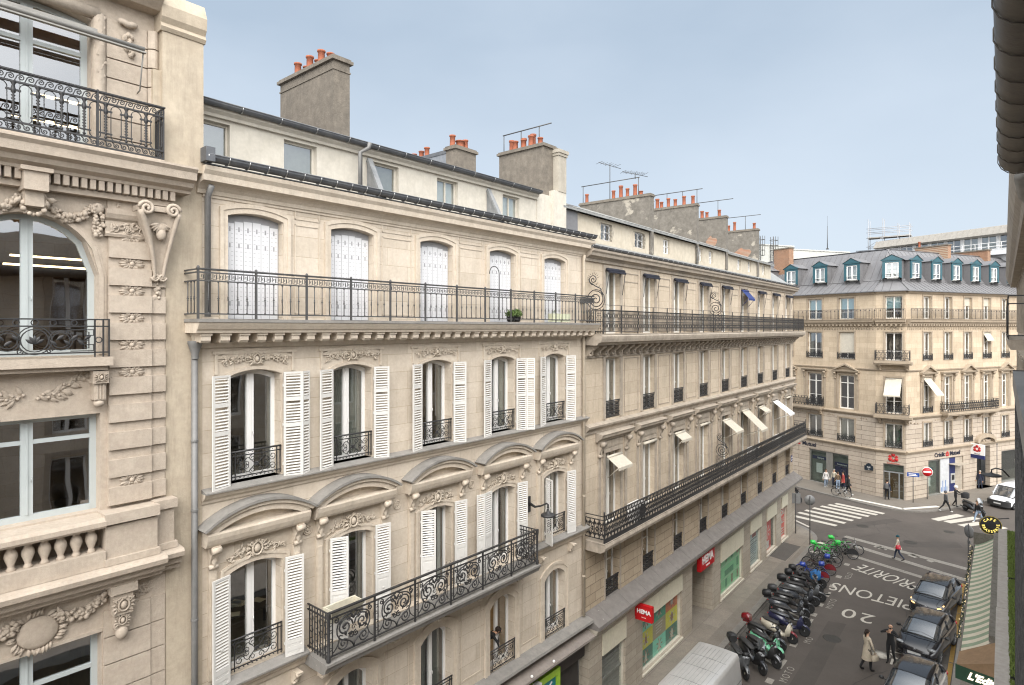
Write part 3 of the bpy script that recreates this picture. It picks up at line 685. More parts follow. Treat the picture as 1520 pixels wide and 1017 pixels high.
def window_grille(w_, h_):
    m = MB(); hw = w_ / 2
    m.tube([(-hw, 0, h_), (hw, 0, h_)], .022, 6)
    for z in (h_ - .09, .07): m.box(-hw, hw, -.01, .01, z - .011, z + .011)
    for x in (-hw + .02, hw - .02, -hw + .1, hw - .1): m.box(x - .01, x + .01, -.01, .01, 0, h_)
    zc = (h_ - .02) / 2; a = hw - .1; bq = (h_ - .16) / 2
    for sx in (-1, 1):
        for sz in (-1, 1):
            iron(m, bez((0, zc), (sx * a * .3, zc + sz * bq * .2), (sx * a * .35, zc + sz * bq * 1.3), (sx * a * .62, zc + sz * bq * .25)), .009)
            iron(m, spiral(sx * a * .78, zc + sz * bq * .5, bq * .42, 1.4, PI if sx > 0 else 0, sx * sz, 14), .009)
            iron(m, spiral(sx * a * .2, zc + sz * bq * .62, bq * .33, 1.3, PI * .5 * sz, -sx * sz, 12), .008)
            iron(m, spiral(sx * a * .46, zc + sz * bq * .1, bq * .3, 1.2, 0 if sx > 0 else PI, sx * sz, 10), .008)
    for j in range(8): m.leaf((0, 0, zc), .06, .03, j * PI / 4, 0, .02)
    for j in range(9): m.lathe([(.004, -.008), (.018, 0), (.004, .008)], (-hw + .2 + j * (w_ - .4) / 8, 0, h_ - .045), 6); m.lathe([(.004, -.012), (.024, 0), (.004, .012)], (-hw + .2 + j * (w_ - .4) / 8, 0, .04), 6)
    return m.mesh('railing', IRON)
G3 = window_grille(1.14, .6); G2 = window_grille(1.18, .68); G1 = window_grille(1.18, .66)
CUR = [curtain_mesh(1.1, 2.3, g, CURT, i) for i, g in enumerate((.9, .02, .8, .04, .08))]; CW = curtain_mesh(1.1, 2.3, .72, CURTW, 9)
fm3, gm3 = winparts('b2_3', 1.16, 2.38, .12, WHITE, .08, .16); fm2, gm2 = winparts('b2_2', 1.2, 2.28, .13, WHITE, .07, .16); fm2b, gm2b = winparts('b2_2b', 1.2, 2.44, .13, WHITE, .07, .16, bottom=.14); fm1, gm1 = winparts('b2_1', 1.2, 2.26, .28, WHITE, .07, .12, bottom=.12)
LF3 = louvre_leaf(.42, 2.36); LF2 = louvre_leaf(.42, 2.24, .14); LF2S = louvre_leaf(.42, 2.46, .46)
sh3 = [[(-.6, 168, 0)], [(-.6, 170, 0)], [(-.6, 168, 0)], [(-.6, 166, 0)], [(-.6, 166, 0)]]
for i, c in enumerate(BX):
    o = put('window', fm3, b2, (c, .27, 11.97)); put('pane', gm3, o); put('curtain', CUR[i], o, (0, .16, .05)); put('railing', G3, o, (0, -.3, .06))
    shutter(o, LF3, -.6, -.37, -.05, -166 if i != 3 else -168, False).scale = (1, -1, 1)
    if i in (0, 3):
        a = shutter(o, LF3, .6, -.38, -.05, -12); shutter(o, LF3, .6 + .415, -.475, -.05, 22 if i == 0 else -50).scale = (.62, 1, 1)
    else: shutter(o, LF3, .6, -.37, -.05, -12 - 2 * i)
    # 2nd floor
    if 0 < i < 4:
        o = put('window', fm2b, b2, (c, .26, 7.76)); put('pane', gm2b, o); put('curtain', (CUR[2], CW, CUR[0])[i - 1], o, (0, .16, .05))
        if i == 1: shutter(o, LF2S, -.7, -.38, 0, -26); shutter(o, LF2S, .62, -.4, 0, -12)
        if i == 2: shutter(o, LF2S, -.66, -.36, 0, -30); shutter(o, LF2S, .62, -.4, 0, -12)
        if i == 3: shutter(o, LF2S, -.62, -.4, 0, -170).scale = (1, -1, 1); shutter(o, LF2S, -1.03, -.47, 0, -188).scale = (.7, -1, 1); shutter(o, LF2S, .62, -.4, 0, -12)
    else:
        o = put('window', fm2, b2, (c, .26, 7.92)); put('pane', gm2, o); put('railing', G2, o, (0, -.3, .05))
        if i == 4: put('curtain', CUR[1], o, (0, .16, .05)); shutter(o, LF2, -.62, -.38, -.06, -112).scale = (1, -1, 1)
        else: shutter(o, LF2, -.62, -.4, -.06, -164).scale = (1, -1, 1)
        shutter(o, LF2, .62, -.4, -.06, -12)
    # 1st floor
    o = put('window', fm1, b2, (c, .26, 4.48))
    if i != 3: put('pane', gm1, o)
    else:
        g = MB(); g.quad((.06, .04, .1), (.57, .04, .1), (.57, .04, 2.05), (.06, .04, 2.05)); put('pane', g.mesh('pane', GLASS), o)
    put('railing', G1, o, (0, -.3, .02))
    if i != 3: put('curtain', CUR[(i + 2) % 5], o, (0, .2, .05))
    # roller shutters of the attic storey
    rs = MB(); rs.add([(x, .0, z) for x, z in segarch(0, .62, 0, 2.29, .09)], [tuple(range(13))], 1)
    for j in range(6):
        x = -.6 + 1.2 * j / 6
        rs.box(x + .005, x + .193, -.014, -.001, .02, 2.05 + .09 * math.sin(PI * (j + .5) / 6))
        for z in (.3, 1.55, 1.9): rs.box(x + .085, x + .115, -.02, -.014, z, z + .1, 1)
        for kk in range(40):
            if kk % 2 == 0: rs.box(x + .03, x + .07, -.016, -.014, .12 + kk * .048, .128 + kk * .048, 1); rs.box(x + .13, x + .17, -.016, -.014, .12 + kk * .048, .128 + kk * .048, 1)
    o = put('roller_shutter', rs.mesh('roller_shutter', [PVC, surf('slot_grey', (.33, .33, .34)) if 'slot_grey' not in MATS else MATS['slot_grey']]), b2, (c, .17, 15.45))
# rooms behind the glass
rm = MB()
for z0, z1 in ((4.4, 7.2), (7.6, 11.0), (11.8, 14.7)):
    for a, b_ in ((.1, 2.3), (2.4, 7.8), (7.9, 13.9)): room(rm, a, b_, z0, z1, .41, 4.6)
rm.build('room_interior', ROOM, b2)
for x, z, l in ((8.6, 7.1, 1.0), (11.2, 7.1, 1.3), (12.6, 7.1, .8), (5.6, 14.6, .7), (1.6, 10.9, .4)):
    m = MB(); m.box(x, x + l, 1.4, 1.75, z - .06, z); m.build('ceiling_light', WARM, b2)
for x, z, w_, h_, c in ((5.3, 12.0, .9, 1.9, 0), (10.9, 4.45, 1.1, 1.6, 0), (8.4, 12.0, .5, 1.2, 1), (1.7, 11.85, .6, 1.1, 0), (4.2, 7.7, .5, 2.0, 1)):
    m = MB(); m.box(x, x + w_, 3.6, 4.0, z, z + h_)
    for k in range(4): m.box(x + .03, x + w_ - .03, 3.56, 3.6, z + .1 + k * h_ / 4, z + .06 + (k + .8) * h_ / 4, 1)
    m.build('bookcase', [WOODIN, PAPER], b2)
# mid balcony with scroll panels
sl = MB(); sl.prism([(0, 7.46), (.78, 7.46), (.86, 7.5), (.9, 7.6), (.95, 7.66), (.95, 7.72), (-.2, 7.76)], 2.3, 10.1); bal = sl.build('balcony', LEAD, b2)
rl = MB(); y = -.86; X0, X1 = 2.4, 10.02
for z in (8.82, 8.7, 7.84): rl.box(X0, X1, y - .02, y + .02, z - .014, z + .014)
rl.box(X0 - .02, X1 + .02, y - .035, y + .035, 8.82, 8.85)
def scroll_panel(mb, x0, x1, y):
    c = (x0 + x1) / 2; hw = (x1 - x0) / 2
    for sx in (-1, 1):
        iron(mb, spiral(c + sx * hw * .42, 8.38, .21, 1.8, PI if sx > 0 else 0, -sx, 22, .12), .02, y, 5); iron(mb, spiral(c + sx * hw * .2, 8.58, .09, 1.3, -PI / 2, sx, 12), .014, y); iron(mb, bez((c + sx * hw, 7.9), (c + sx * hw * .5, 8.1), (c + sx * hw * .9, 8.3), (c + sx * hw * .55, 8.2)), .014, y)
        iron(mb, spiral(c + sx * hw * .5, 8.02, .15, 1.6, 0 if sx > 0 else PI, -sx, 18, .15), .018, y, 5)
        iron(mb, bez((c, 7.86), (c + sx * hw * .1, 8.15), (c + sx * hw * .9, 8.0), (c + sx * hw * .82, 8.4)), .018, y, 5)
        iron(mb, bez((c + sx * hw * .82, 8.4), (c + sx * hw * .8, 8.68), (c + sx * hw * .2, 8.6), (c, 8.7)), .018, y, 5)
        iron(mb, spiral(c + sx * hw * .85, 8.6, .07, 1.3, PI / 2, sx, 12), .015, y); iron(mb, spiral(c + sx * hw * .12, 8.14, .08, 1.3, PI / 2, sx, 12), .015, y)
        for k in range(4): mb.leaf((c + sx * hw * (.3 + .15 * k), y, 8.2 + .1 * k), .15, .07, rnd.uniform(0, 6.28), 0, .02)
        mb.leaf((c, y, 8.5), .16, .07, PI / 2 + sx * .5, 0, .02)
    iron(mb, spiral(c, 8.3, .07, 1.2, 0, 1, 10), .01, y)
n = 6
for k in range(n):
    a = X0 + (X1 - X0) * k / n; b_ = X0 + (X1 - X0) * (k + 1) / n
    scroll_panel(rl, a + .12, b_ - .05, y)
    rl.box(a - .02, a + .02, y - .02, y + .02, 7.74, 8.84); rl.box(a + .09, a + .11, y - .01, y + .01, 7.84, 8.7)
    for z in (8.0, 8.2, 8.4, 8.56): iron(rl, circ(a + .055, z, .035, 8), .008, y, closed=True)
for xe in (X0, X1):
    for z in (8.82, 8.7, 7.84): rl.box(xe - .015, xe + .015, y, 0, z - .014, z + .014)
    for j in range(8): rl.box(xe - .01, xe + .01, y + .11 * j, y + .11 * j + .018, 7.76, 8.82)
    for j in range(4):
        for z in (8.0, 8.28, 8.55): rl.tube([(xe, y + .1 + .2 * j + a, z + b_) for a, b_ in circ(0, 0, .075, 8)], .009, 4, True)
    rl.lathe([(.05, 0), (.05, .1), (.03, .14), (.035, .9), (.05, 1.0), (.05, 1.1)], (xe, y, 7.74), 8)
rl.build('railing', IRON, bal)
# roof storey
at = MB(); ops = [(.3, .82, 18.78, 19.66, 0)] + [(c, .86, 18.78, 19.66, 0) for c in (2.4, 4.92, 7.2, 10.1)]
wall(at, -.06, 11.5, 18.5, 19.95, ops, .2, y=.3)
at.prism([(-.3, 19.74), (-.22, 19.74), (-.2, 19.8), (-.12, 19.86), (-.12, 19.95), (-.3, 19.95)], -.06, 11.4)
at.wbox(11.45, 13.05, -1.2, -.26, 18.5, 20.0); at.wbox(12.25, 13.0, -.9, -.12, 18.5, 20.2); at.wbox(12.9, 13.98, -2, -.3, 18.5, 18.9)
at.build('attic_wall', CREAM, b2)
for c in (.3, 2.4, 4.92, 7.2, 10.1):
    f = MB(); hw = .43; f.band([(-hw + .06, .05), (-hw + .06, .83), (hw - .06, .83), (hw - .06, .05)], [(-hw, 0), (-hw, .88), (hw, .88), (hw, 0)], -.05, 0); f.box(-hw, hw, 0, .05, 0, .06)
    if c > 7: f.box(-.02, .02, 0, .05, .05, .85)
    o = put('attic_window', f.mesh('attic_window', CREAM), b2, (c, .42, 18.78))
    g = MB(); g.quad((-hw, .03, 0), (hw, .03, 0), (hw, .03, .88), (-hw, .03, .88)); put('pane', g.mesh('pane', GLASSR), o)
    bl = MB(); bl.quad((-hw, .1, 0), (hw, .1, 0), (hw, .1, .88), (-hw, .1, .88)); put('blind', bl.mesh('blind', CURT if c < 7 else CURTW), o)
g = MB()
def half_gutter(mb, x0, x1, o, z, r, step):
    n = 7; vs = []; 
    pts = [(o + r * math.cos(R(a)), z + r * math.sin(R(a))) for a in [180 + 180 * i / n for i in range(n + 1)]]
    for i in range(n): mb.quad((x0, -pts[i][0], pts[i][1]), (x1, -pts[i][0], pts[i][1]), (x1, -pts[i + 1][0], pts[i + 1][1]), (x0, -pts[i + 1][0], pts[i + 1][1]))
    mb.tube([(x0, -o - r, z), (x1, -o - r, z)], .014, 5)
    for xx in (x0, x1): mb.add([(xx, -p[0], p[1]) for p in pts], [tuple(range(n + 1))])
    x = x0
    while x < x1:
        p2 = [(x, -o - (r + .012) * math.cos(R(a)), z + (r + .012) * math.sin(R(a))) for a in [185 + 170 * i / 8 for i in range(9)]]
        mb.tube(p2, .012, 4, mi=1); x += step
g.wbox(-.1, LEN + .1, -.4, .4, 18.55, 18.57)
half_gutter(g, -.1, LEN + .05, .42, 18.72, .13, .42); half_gutter(g, -.06, 11.4, -.06, 20.0, .1, .9)
g.wbox(-.16, .02, .1, .56, 18.58, 18.86)
g.build('gutter', [ZINC, STEEL], b2)
rf = MB(); ridge = 22.0
rf.add([(-.06, .15, 20.02), (11.4, .15, 20.02), (11.4, 4.5, 20.55), (-.06, 4.5, 20.55)], [(0, 1, 2, 3)]); rf.quad((11.4, .6, 19.9), (LEN, .6, 19.9), (LEN, 4.5, 20.5), (11.4, 4.5, 20.5)); rf.box(-.06, LEN, 4.5, 9, 18.5, 20.55)
rf.quad((11.4, .3, 18.57), (LEN, .3, 18.57), (LEN, .32, 19.9), (11.4, .32, 19.9))
rf.build('roof', ZINCL, b2)
def chimney(parent, x0, x1, y0, y1, z0, z1, mat, pots, capo=.07, capm=None, rail=None, band=None, potr=.11):
    m = MB(); m.box(x0, x1, y0, y1, z0, z1 - .1)
    if band: m.box(x0 - .02, x1 + .02, y0 - .02, y1 + .02, z1 - .34, z1 - .3)
    o = m.build('chimney', mat, parent)
    cp = MB(); cp.box(x0 - capo, x1 + capo, y0 - capo, y1 + capo, z1 - .1, z1 - .02); cp.box(x0 - capo * .4, x1 + capo * .4, y0 - capo * .4, y1 + capo * .4, z1 - .02, z1 + .03); cp.build('chimney_cap', capm or CHIM, o)
    for px, py, h, r_ in pots:
        p = MB(); pot(p, 0, 0, 0, r_, h); put('chimney_pot', p.mesh('chimney_pot', TERRA), o, (px, py, z1 + .02), (0, 0, rnd.random()))
    if rail:
        r2 = MB(); r2.tube([(rail[0], y, z1 + rail[2]) for y in rail[1]], .022, 5)
        for y in rail[3]: r2.tube([(rail[0], y, z1), (rail[0], y, z1 + rail[2])], .018, 5)
        r2.build('chimney_rail', IRONG, o)
    return o
chimney(b2, 3.49, 3.98, .6, 3.2, 19.8, 22.2, CHIM, [(3.62, 1.35, .36, .1), (3.8, 1.2, .3, .1), (3.62, 1.9, .36, .1), (3.8, 1.78, .28, .1), (3.62, 2.5, .34, .1), (3.8, 2.35, .26, .1)], band=1)
chimney(b2, 8.69, 9.66, 1.5, 1.95, 19.8, 21.26, CHIM, [(8.8, 1.75, .38, .1), (9.12, 1.72, .26, .15), (9.36, 1.7, .34, .09)], .06)
chimney(b2, 9.35, 9.75, 2.5, 4.9, 19.8, 21.44, surf('zinc_cladding', (.16, .175, .195), (.24, .25, .265), .55, .15, scale=4, stain=.5, stainc=(.1, .11, .12)), [(9.55, 4.55, .25, .1), (9.55, 4.15, .28, .1), (9.55, 3.85, .36, .1)], .02, ZINC)
c3 = chimney(b2, 11.92, 12.65, .35, 2.45, 19.6, 21.85, CHIM, [(12.2, .7, .3, .1), (12.1, 1.05, .42, .11), (12.35, 1.15, .55, .11), (12.1, 1.4, .34, .11), (12.35, 1.6, .48, .11), (12.1, 1.8, .36, .11), (12.3, 2.15, .5, .1)], rail=(12.2, (.2, 2.5), .75, (.75, 1.6, 2.45)))
cc = MB(); cc.wbox(12.5, 12.98, -.75, -.1, 20.2, 21.6); cc.wbox(12.44, 13.06, -.8, -.04, 21.6, 21.72); cc.wbox(12.47, 13.02, -.78, -.07, 20.9 + .6, 21.6); cc.build('flue_casing', surf('casing_render', (.4, .365, .305), (.33, .3, .25), .9, bump=.2, stain=.4, stainc=(.2, .18, .15)), c3)
ZW = surf('zinc_weathered', (.2, .21, .215), (.3, .3, .3), .6, .1, scale=5, stain=.6, stainc=(.1, .11, .12))
for x in (4.3, 8.9):
    ck = MB()
    ck.add([(x, .3, 18.57), (x, -.3, 18.57), (x, .3, 19.65), (x + .09, .3, 18.57), (x + .09, -.3, 18.57), (x + .09, .3, 19.65)], [(0, 1, 2), (5, 4, 3), (0, 1, 4, 3), (1, 2, 5, 4)])
    ck.prism([(-.3, 19.62), (-.24, 19.7), (.36, 18.6), (.3, 18.57)], x - .03, x + .12); ck.build('roof_divider', ZW, b2)
dp = MB(); dp.tube([(4.02, -.2, 19.95), (4.02, -.16, 19.82), (3.86, -.02, 19.7), (3.86, -.02, 18.6)], .055, 8); dp.build('drainpipe', PIPE, b2); dp = MB(); dp.tube([(.06, -.3, 18.15), (.06, -.12, 17.95), (.06, -.12, 15.5)], .06, 8); dp.build('drainpipe', PIPE, b2); dp = MB(); dp.tube([(-.19, -.1, 14.75), (-.19, -.1, 4.5)], .06, 8)
dp.lathe([(.07, -.3), (.07, -.2), (.12, -.05), (.14, 0), (.14, .06)], (-.19, -.12, 14.95), 10)
for z in (5.5, 7.2, 9.4, 11.6, 13.0): dp.lathe([(.075, -.02), (.075, .02)], (-.19, -.1, z), 8)
dp.build('drainpipe', PIPE, b2)
dc = MB(); dc.tube([(-.19, -.12, 14.95), (-.19, -.12, 15.15), (-.24, -.14, 15.3)], .07, 8); dc.build('cast_pipe', PIPEC, b2); dc = MB(); dc.tube([(13.82, -.12, 18.0), (13.82, -.1, 17.8), (13.82, -.1, 4.5)], .06, 8)
for z in (6, 9, 12, 13.4): dc.lathe([(.072, -.03), (.072, .03)], (13.82, -.1, z), 8)
dc.build('cast_pipe', PIPEC, b2)
# shop at the foot
sh = MB(); sh.box(0, LEN, 0, .25, 2.9, 4.1); sh.build('shop_fascia', surf('fascia_brown', (.045, .035, .032), (.035, .028, .026), .5), b2)
sh = MB(); sh.prism([(0, 3.82), (.55, 3.78), (.55, 3.86), (.0, 4.02)], 0, LEN - .1)
sh.build('shop_canopy', surf('canopy_taupe', (.26, .225, .2), None, .8, stain=.4), b2)
bulb = MB()
for x in (9.0, 10.2, 11.4): bulb.blob((x, -.5, 3.93), .05)
bulb.build('bulb', WHITE, b2)
sh = MB(); sh.box(0, LEN, .3, .4, 0, 2.9); sh.build('shop_window', ROOMD, b2)
gf = MB(); gl = surf('lime_paint', (.36, .58, .05), None, .5)
for x0, x1 in ((9.9, 12.3),):
    gf.band([(x0 + .16, 0), (x0 + .16, 3.02), (x1 - .16, 3.02), (x1 - .16, 0)], [(x0, 0), (x0, 3.25), (x1, 3.25), (x1, 0)], .0, .12)
gf.build('lime_door_frame', gl, b2)
gf = MB(); gf.wbox(10.06, 12.14, -.02, .03, 0, 3.02); gf.build('poster', surf('poster_teal', (.01, .16, .22), (.02, .22, .25), .4, scale=1), b2)
gf = MB(); gf.tube([(11.5, -.04, 2.4), (11.75, -.04, 2.75), (11.9, -.04, 2.85)], .03, 5); gf.wbox(10.75, 11.0, .1, .3, 2.95, 3.3); gf.build('poster_mark', [WHITE], b2)
CY = surf('cyan_letter', (.01, .17, .24), None, .4)
lettering('lettering', 'XPRESS', .46, CY, b2, (9.0, -.03, 3.4)); lettering('lettering', 'EYEWEAR', .5, CY, b2, (11.3, -.03, 3.52))
# ================================================================ long stone building with the shop
b3 = thing('long_stone_building', 'long honey stone building with two iron balconies and a shop on the ground floor', 'building', (-12.383, 19.932, 0), R(90))
LEN = 29.35; BC3 = [2.1 + 3.22 * i for i in range(9)]
w = MB(); ops = [(c, 1.2, 7.32, 10.3, 0) for c in BC3] + [(c, 1.2, 11.66, 14.07, 0) for c in BC3] + [(c, 1.2, 15.02, 17.62, 0) for c in BC3]
wall(w, 0, LEN, 7.1, 18.0, ops, .4); w.quad((LEN, 0, 0), (LEN, 11, 0), (LEN, 11, 18.6), (LEN, 0, 18.6)); w.build('wall', S3, b3)
w = MB(); wall(w, 0, LEN, 4.2, 7.1, [(c, 1.2, 4.5, 6.62, 0) for c in BC3], .42); w.build('rusticated_wall', S3R, b3)
t = MB(); rel = MB()
for i, c in enumerate(BC3):
    # window hoods on brackets
    t.prism([(0, 10.84), (.12, 10.84), (.14, 10.9), (.22, 10.96), (.3, 11.0), (.32, 11.08), (.36, 11.14), (0, 11.2)], c - 1.34, c + 1.34)
    for sx in (-1, 1): volute(t, c + sx * 1.08, 10.2, .2, .64, .26); t.wbox(c + sx * 1.08 - .1, c + sx * 1.08 + .1, 0, .05, 7.3, 10.2)
    t.wbox(c - .78, c + .78, 0, .05, 10.5, 10.84); t.wbox(c - .7, c + .7, .05, .07, 10.56, 10.78)
    for a, b_ in ((-.78, -.62), (.62, .78)): t.wbox(c + a, c + b_, 0, .05, 7.3, 10.42)
    t.wbox(c - .78, c + .78, 0, .06, 10.32, 10.48)
    # 4th floor and top floor surrounds
    for z0, z1 in ((11.66, 14.1), (15.0, 17.65)):
        for a, b_ in ((-.78, -.6), (.6, .78)): t.wbox(c + a, c + b_, 0, .05, z0, z1)
        t.wbox(c - .78, c + .78, 0, .05, z1, z1 + .12)
        for sx in (-1,) if i == 0 else (-1,):
            m = c + (3.22 / 2); x0, x1 = m - .62, m + .62
            if i < 8:
                for bx in ((x0, x1, z0 + .1, z0 + .13), (x0, x1, z1 - .1, z1 - .07), (x0, x0 + .03, z0 + .13, z1 - .1), (x1 - .03, x1, z0 + .13, z1 - .1)): t.wbox(bx[0], bx[1], 0, .025, bx[2], bx[3])
    if i < 8: t.wbox(c + 1.0, c + 2.22, 0, .02, 17.2, 17.23)
    t.wbox(c - .68, c - .6, 0, .04, 4.5, 6.7); t.wbox(c + .6, c + .68, 0, .04, 4.5, 6.7)
    # balcony brackets over the shop storey
    for sx in (-1, 1): volute(t, c + sx * .95, 6.5, .22, .5, .62)
t.prism([(0, 11.2), (.05, 11.2), (.06, 11.3), (.14, 11.38), (.2, 11.44), (.22, 11.52), (.0, 11.6)], -.02, LEN + .2)
t.prism([(0, 14.12), (.06, 14.12), (.06, 14.18), (0, 14.2)], 0, LEN)
x = .15; k = 0
while x < LEN:
    volute(t, x, 14.2, .17, .44, .5); foliage(rel, x + .1, x + .46, lambda q: 14.42, .22, k, dens=.5); x += .58; k += 1
t.prism([(0, 14.62), (.6, 14.62), (.66, 14.7), (.78, 14.74), (.82, 14.86), (.84, 14.96), (.8, 15.0), (0, 15.02)], -.12, LEN + .35)
t.prism([(0, 6.9), (.7, 6.9), (.78, 6.96), (.86, 7.0), (.9, 7.12), (.88, 7.22), (0, 7.24)], -.02, LEN + .5)
t.prism([(0, 17.82), (.08, 17.82), (.1, 17.92), (.2, 17.98), (.3, 18.02), (.33, 18.12), (.4, 18.18), (.42, 18.26), (0, 18.3)], -.05, LEN + .3)
t.build('stone_trim', S3T, b3); rel.build('carved_ornament', S3T, b3)
# windows
FR3 = surf('cream_window_paint', (.74, .72, .67), (.68, .66, .61), .5, fine=.03)
fa, ga = winparts('b3a', 1.2, 2.6, 0, FR3, .07, .13, (), (), GLASSR); fb, gb = winparts('b3b', 1.2, 2.41, 0, FR3, .07, .13, (), (), GLASSR); fc, gc = winparts('b3c', 1.2, 2.98, 0, FR3, .07, .13, (), (), GLASSR); fd, gd = winparts('b3d', 1.2, 2.12, 0, FR3, .07, .12, (), (1.3,), GLASSR)
pn = MB(); 
for x in range(-7, 8): pn.box(x * .078 - .006, x * .078 + .006, -.01, .01, .03, .62)
for z in (.03, .2, .42, .6): pn.box(-.58, .58, -.014, .014, z - .014, z + .014)
pn.box(-.6, .6, -.025, .025, .64, .68)
for x in range(-5, 6):
    for z in (.12, .31, .51): iron(pn, circ(x * .1, z, .045, 8), .008, 0, closed=True)
PN = pn.mesh('railing', IRON)
CU3 = [curtain_mesh(1.1, 2.3, g, CURT, 40 + i) for i, g in enumerate((.05, .3, .12, .5))]
def awning(win, w_, zt, length, ang, mat, y0=-.3):
    m = MB(); a = R(ang); dy, dz = -length * math.cos(a), -length * math.sin(a); hw = w_ / 2
    m.add([(-hw, y0, zt), (hw, y0, zt), (hw, y0 + dy, zt + dz), (-hw, y0 + dy, zt + dz), (-hw, y0, zt - .015), (hw, y0, zt - .015), (hw, y0 + dy, zt + dz - .015), (-hw, y0 + dy, zt + dz - .015)], [(0, 1, 2, 3), (7, 6, 5, 4), (0, 3, 7, 4), (1, 5, 6, 2)])
    m.box(-hw, hw, y0 + dy - .01, y0 + dy + .01, zt + dz - .12, zt + dz)
    m.tube([(-hw, y0, zt), (hw, y0, zt)], .06, 8)
    for sx in (-1, 1): m.tube([(sx * hw, y0 + dy, zt + dz), (sx * hw, y0 - .02, zt + dz - .45)], .014, 5)
    return m.build('awning', mat, win)
for i, c in enumerate(BC3):
    o = put('window', fa, b3, (c, .2, 15.02)); put('pane', ga, o); put('curtain', CU3[i % 4], o, (0, .2, .1))
    if i == 5: awning(o, 1.15, 2.5, .62, 50, surf('blue_canvas', (.02, .04, .16), None, .8))
    else:
        m = MB(); m.tube([(-.68, -.36, 2.56), (.68, -.36, 2.56)], .075, 8); m.box(-.66, .66, -.48, -.4, 2.44, 2.52)
        for sx in (-1, 1): m.tube([(sx * .66, -.44, 2.5), (sx * .66, -.3, 1.6)], .012, 4)
        m.build('awning_roll', NAVY, o)
    o = put('window', fb, b3, (c, .2, 11.66)); put('pane', gb, o); put('railing', PN, o, (0, -.2, .02)); put('curtain', CU3[(i + 1) % 4], o, (0, .2, .1))
    o = put('window', fc, b3, (c, .2, 7.32)); put('pane', gc, o)
    if i not in (0,): put('curtain', CU3[(i + 2) % 4], o, (0, .2, .1)).scale = (1, 1, 1.25)
    if i == 0: awning(o, 1.15, 2.82, .62, 35, AWN)
    elif i == 2: awning(o, 1.15, 2.88, .45, 35, AWN)
    elif i == 4: awning(o, 1.2, 2.75, .95, 36, AWN)
    elif i == 5: awning(o, 1.2, 2.95, 1.55, 42, AWN)
    elif i == 6: awning(o, 1.15, 2.85, .5, 30, AWN)
    elif i == 7: awning(o, 1.2, 2.9, 1.3, 36, WHITE)
    else: m = MB(); m.tube([(-.62, -.3, 2.9), (.62, -.3, 2.9)], .07, 8); m.build('awning_roll', AWN, o)
    o = put('window', fd, b3, (c, .3, 4.5)); put('pane', gd, o); put('railing', PN, o, (0, -.24, .02)); put('curtain', CU3[(i + 3) % 4], o, (0, .22, 0)).scale = (1, 1, .88)
rm = MB()
for z0, z1 in ((4.4, 6.8), (7.2, 10.6), (11.5, 14.4), (14.9, 17.8)):
    for k in range(3): room(rm, .1 + 9.7 * k, 9.7 + 9.7 * k, z0, z1, .43, 4.4)
rm.build('room_interior', ROOM, b3)
for k in range(9):
    m = MB(); m.box(BC3[k] - .5, BC3[k] + .6, 1.3, 1.6, 6.68, 6.74); m.build('ceiling_light', WARM, b3)
for k in (0, 3, 6):
    m = MB(); m.box(BC3[k] - .4, BC3[k] + .5, 1.5, 1.8, 10.5, 10.56); m.build('ceiling_light', WARM, b3)
# upper balcony
sl = MB(); sl.wbox(-.1, LEN + .32, 0, .74, 15.02, 15.05); bal = sl.build('balcony', S3T, b3)
rl = MB(); y = -.72
for z in (15.92, 15.52, 15.14): rl.box(.1, LEN + .25, y - .014, y + .014, z - .013, z + .013)
rl.box(.1, LEN + .25, y - .03, y + .03, 15.935, 15.955); rl.box(.1, LEN + .25, y - .008, y + .008, 16.13, 16.145)
def lattice(mb, x0, x1, z0, z1, y, px, r=.009):
    n = int(round((x1 - x0) / px)); h = (z1 - z0) / 2
    for k in range(n):
        a = x0 + (x1 - x0) * k / n; b_ = x0 + (x1 - x0) * (k + 1) / n; m = (a + b_) / 2
        for j in range(2):
            zb = z0 + h * j; zc = zb + h / 2
            iron(mb, bez((a, zb), (a + px * .05, zc), (m - px * .02, zc), (m, zb + h), 5), r, y); iron(mb, bez((b_, zb), (b_ - px * .05, zc), (m + px * .02, zc), (m, zb + h), 5), r, y)
            iron(mb, bez((a, zb + h), (a + px * .05, zc), (m - px * .02, zc), (m, zb), 5), r, y); iron(mb, bez((b_, zb + h), (b_ - px * .05, zc), (m + px * .02, zc), (m, zb), 5), r, y)
            iron(mb, circ(m, zc, px * .16, 6), r, y, closed=True)
lattice(rl, .15, LEN + .2, 15.16, 15.92, y, .19)
for k in range(22):
    x = .12 + k * 1.4
    if x < LEN + .3: rl.box(x - .016, x + .016, y - .016, y + .016, 15.03, 16.15 if k else 15.97)
for z in (15.92, 15.52, 15.14): rl.box(.09, .12, y, 0, z - .013, z + .013); rl.box(LEN + .2, LEN + .23, y, 0, z - .013, z + .013)
for j in range(9): rl.box(.095, .115, y + .08 * j, y + .08 * j + .012, 15.05, 15.92); rl.box(LEN + .2, LEN + .23, y + .08 * j, y + .08 * j + .012, 15.05, 15.92)
rl.build('railing', IRON, bal)
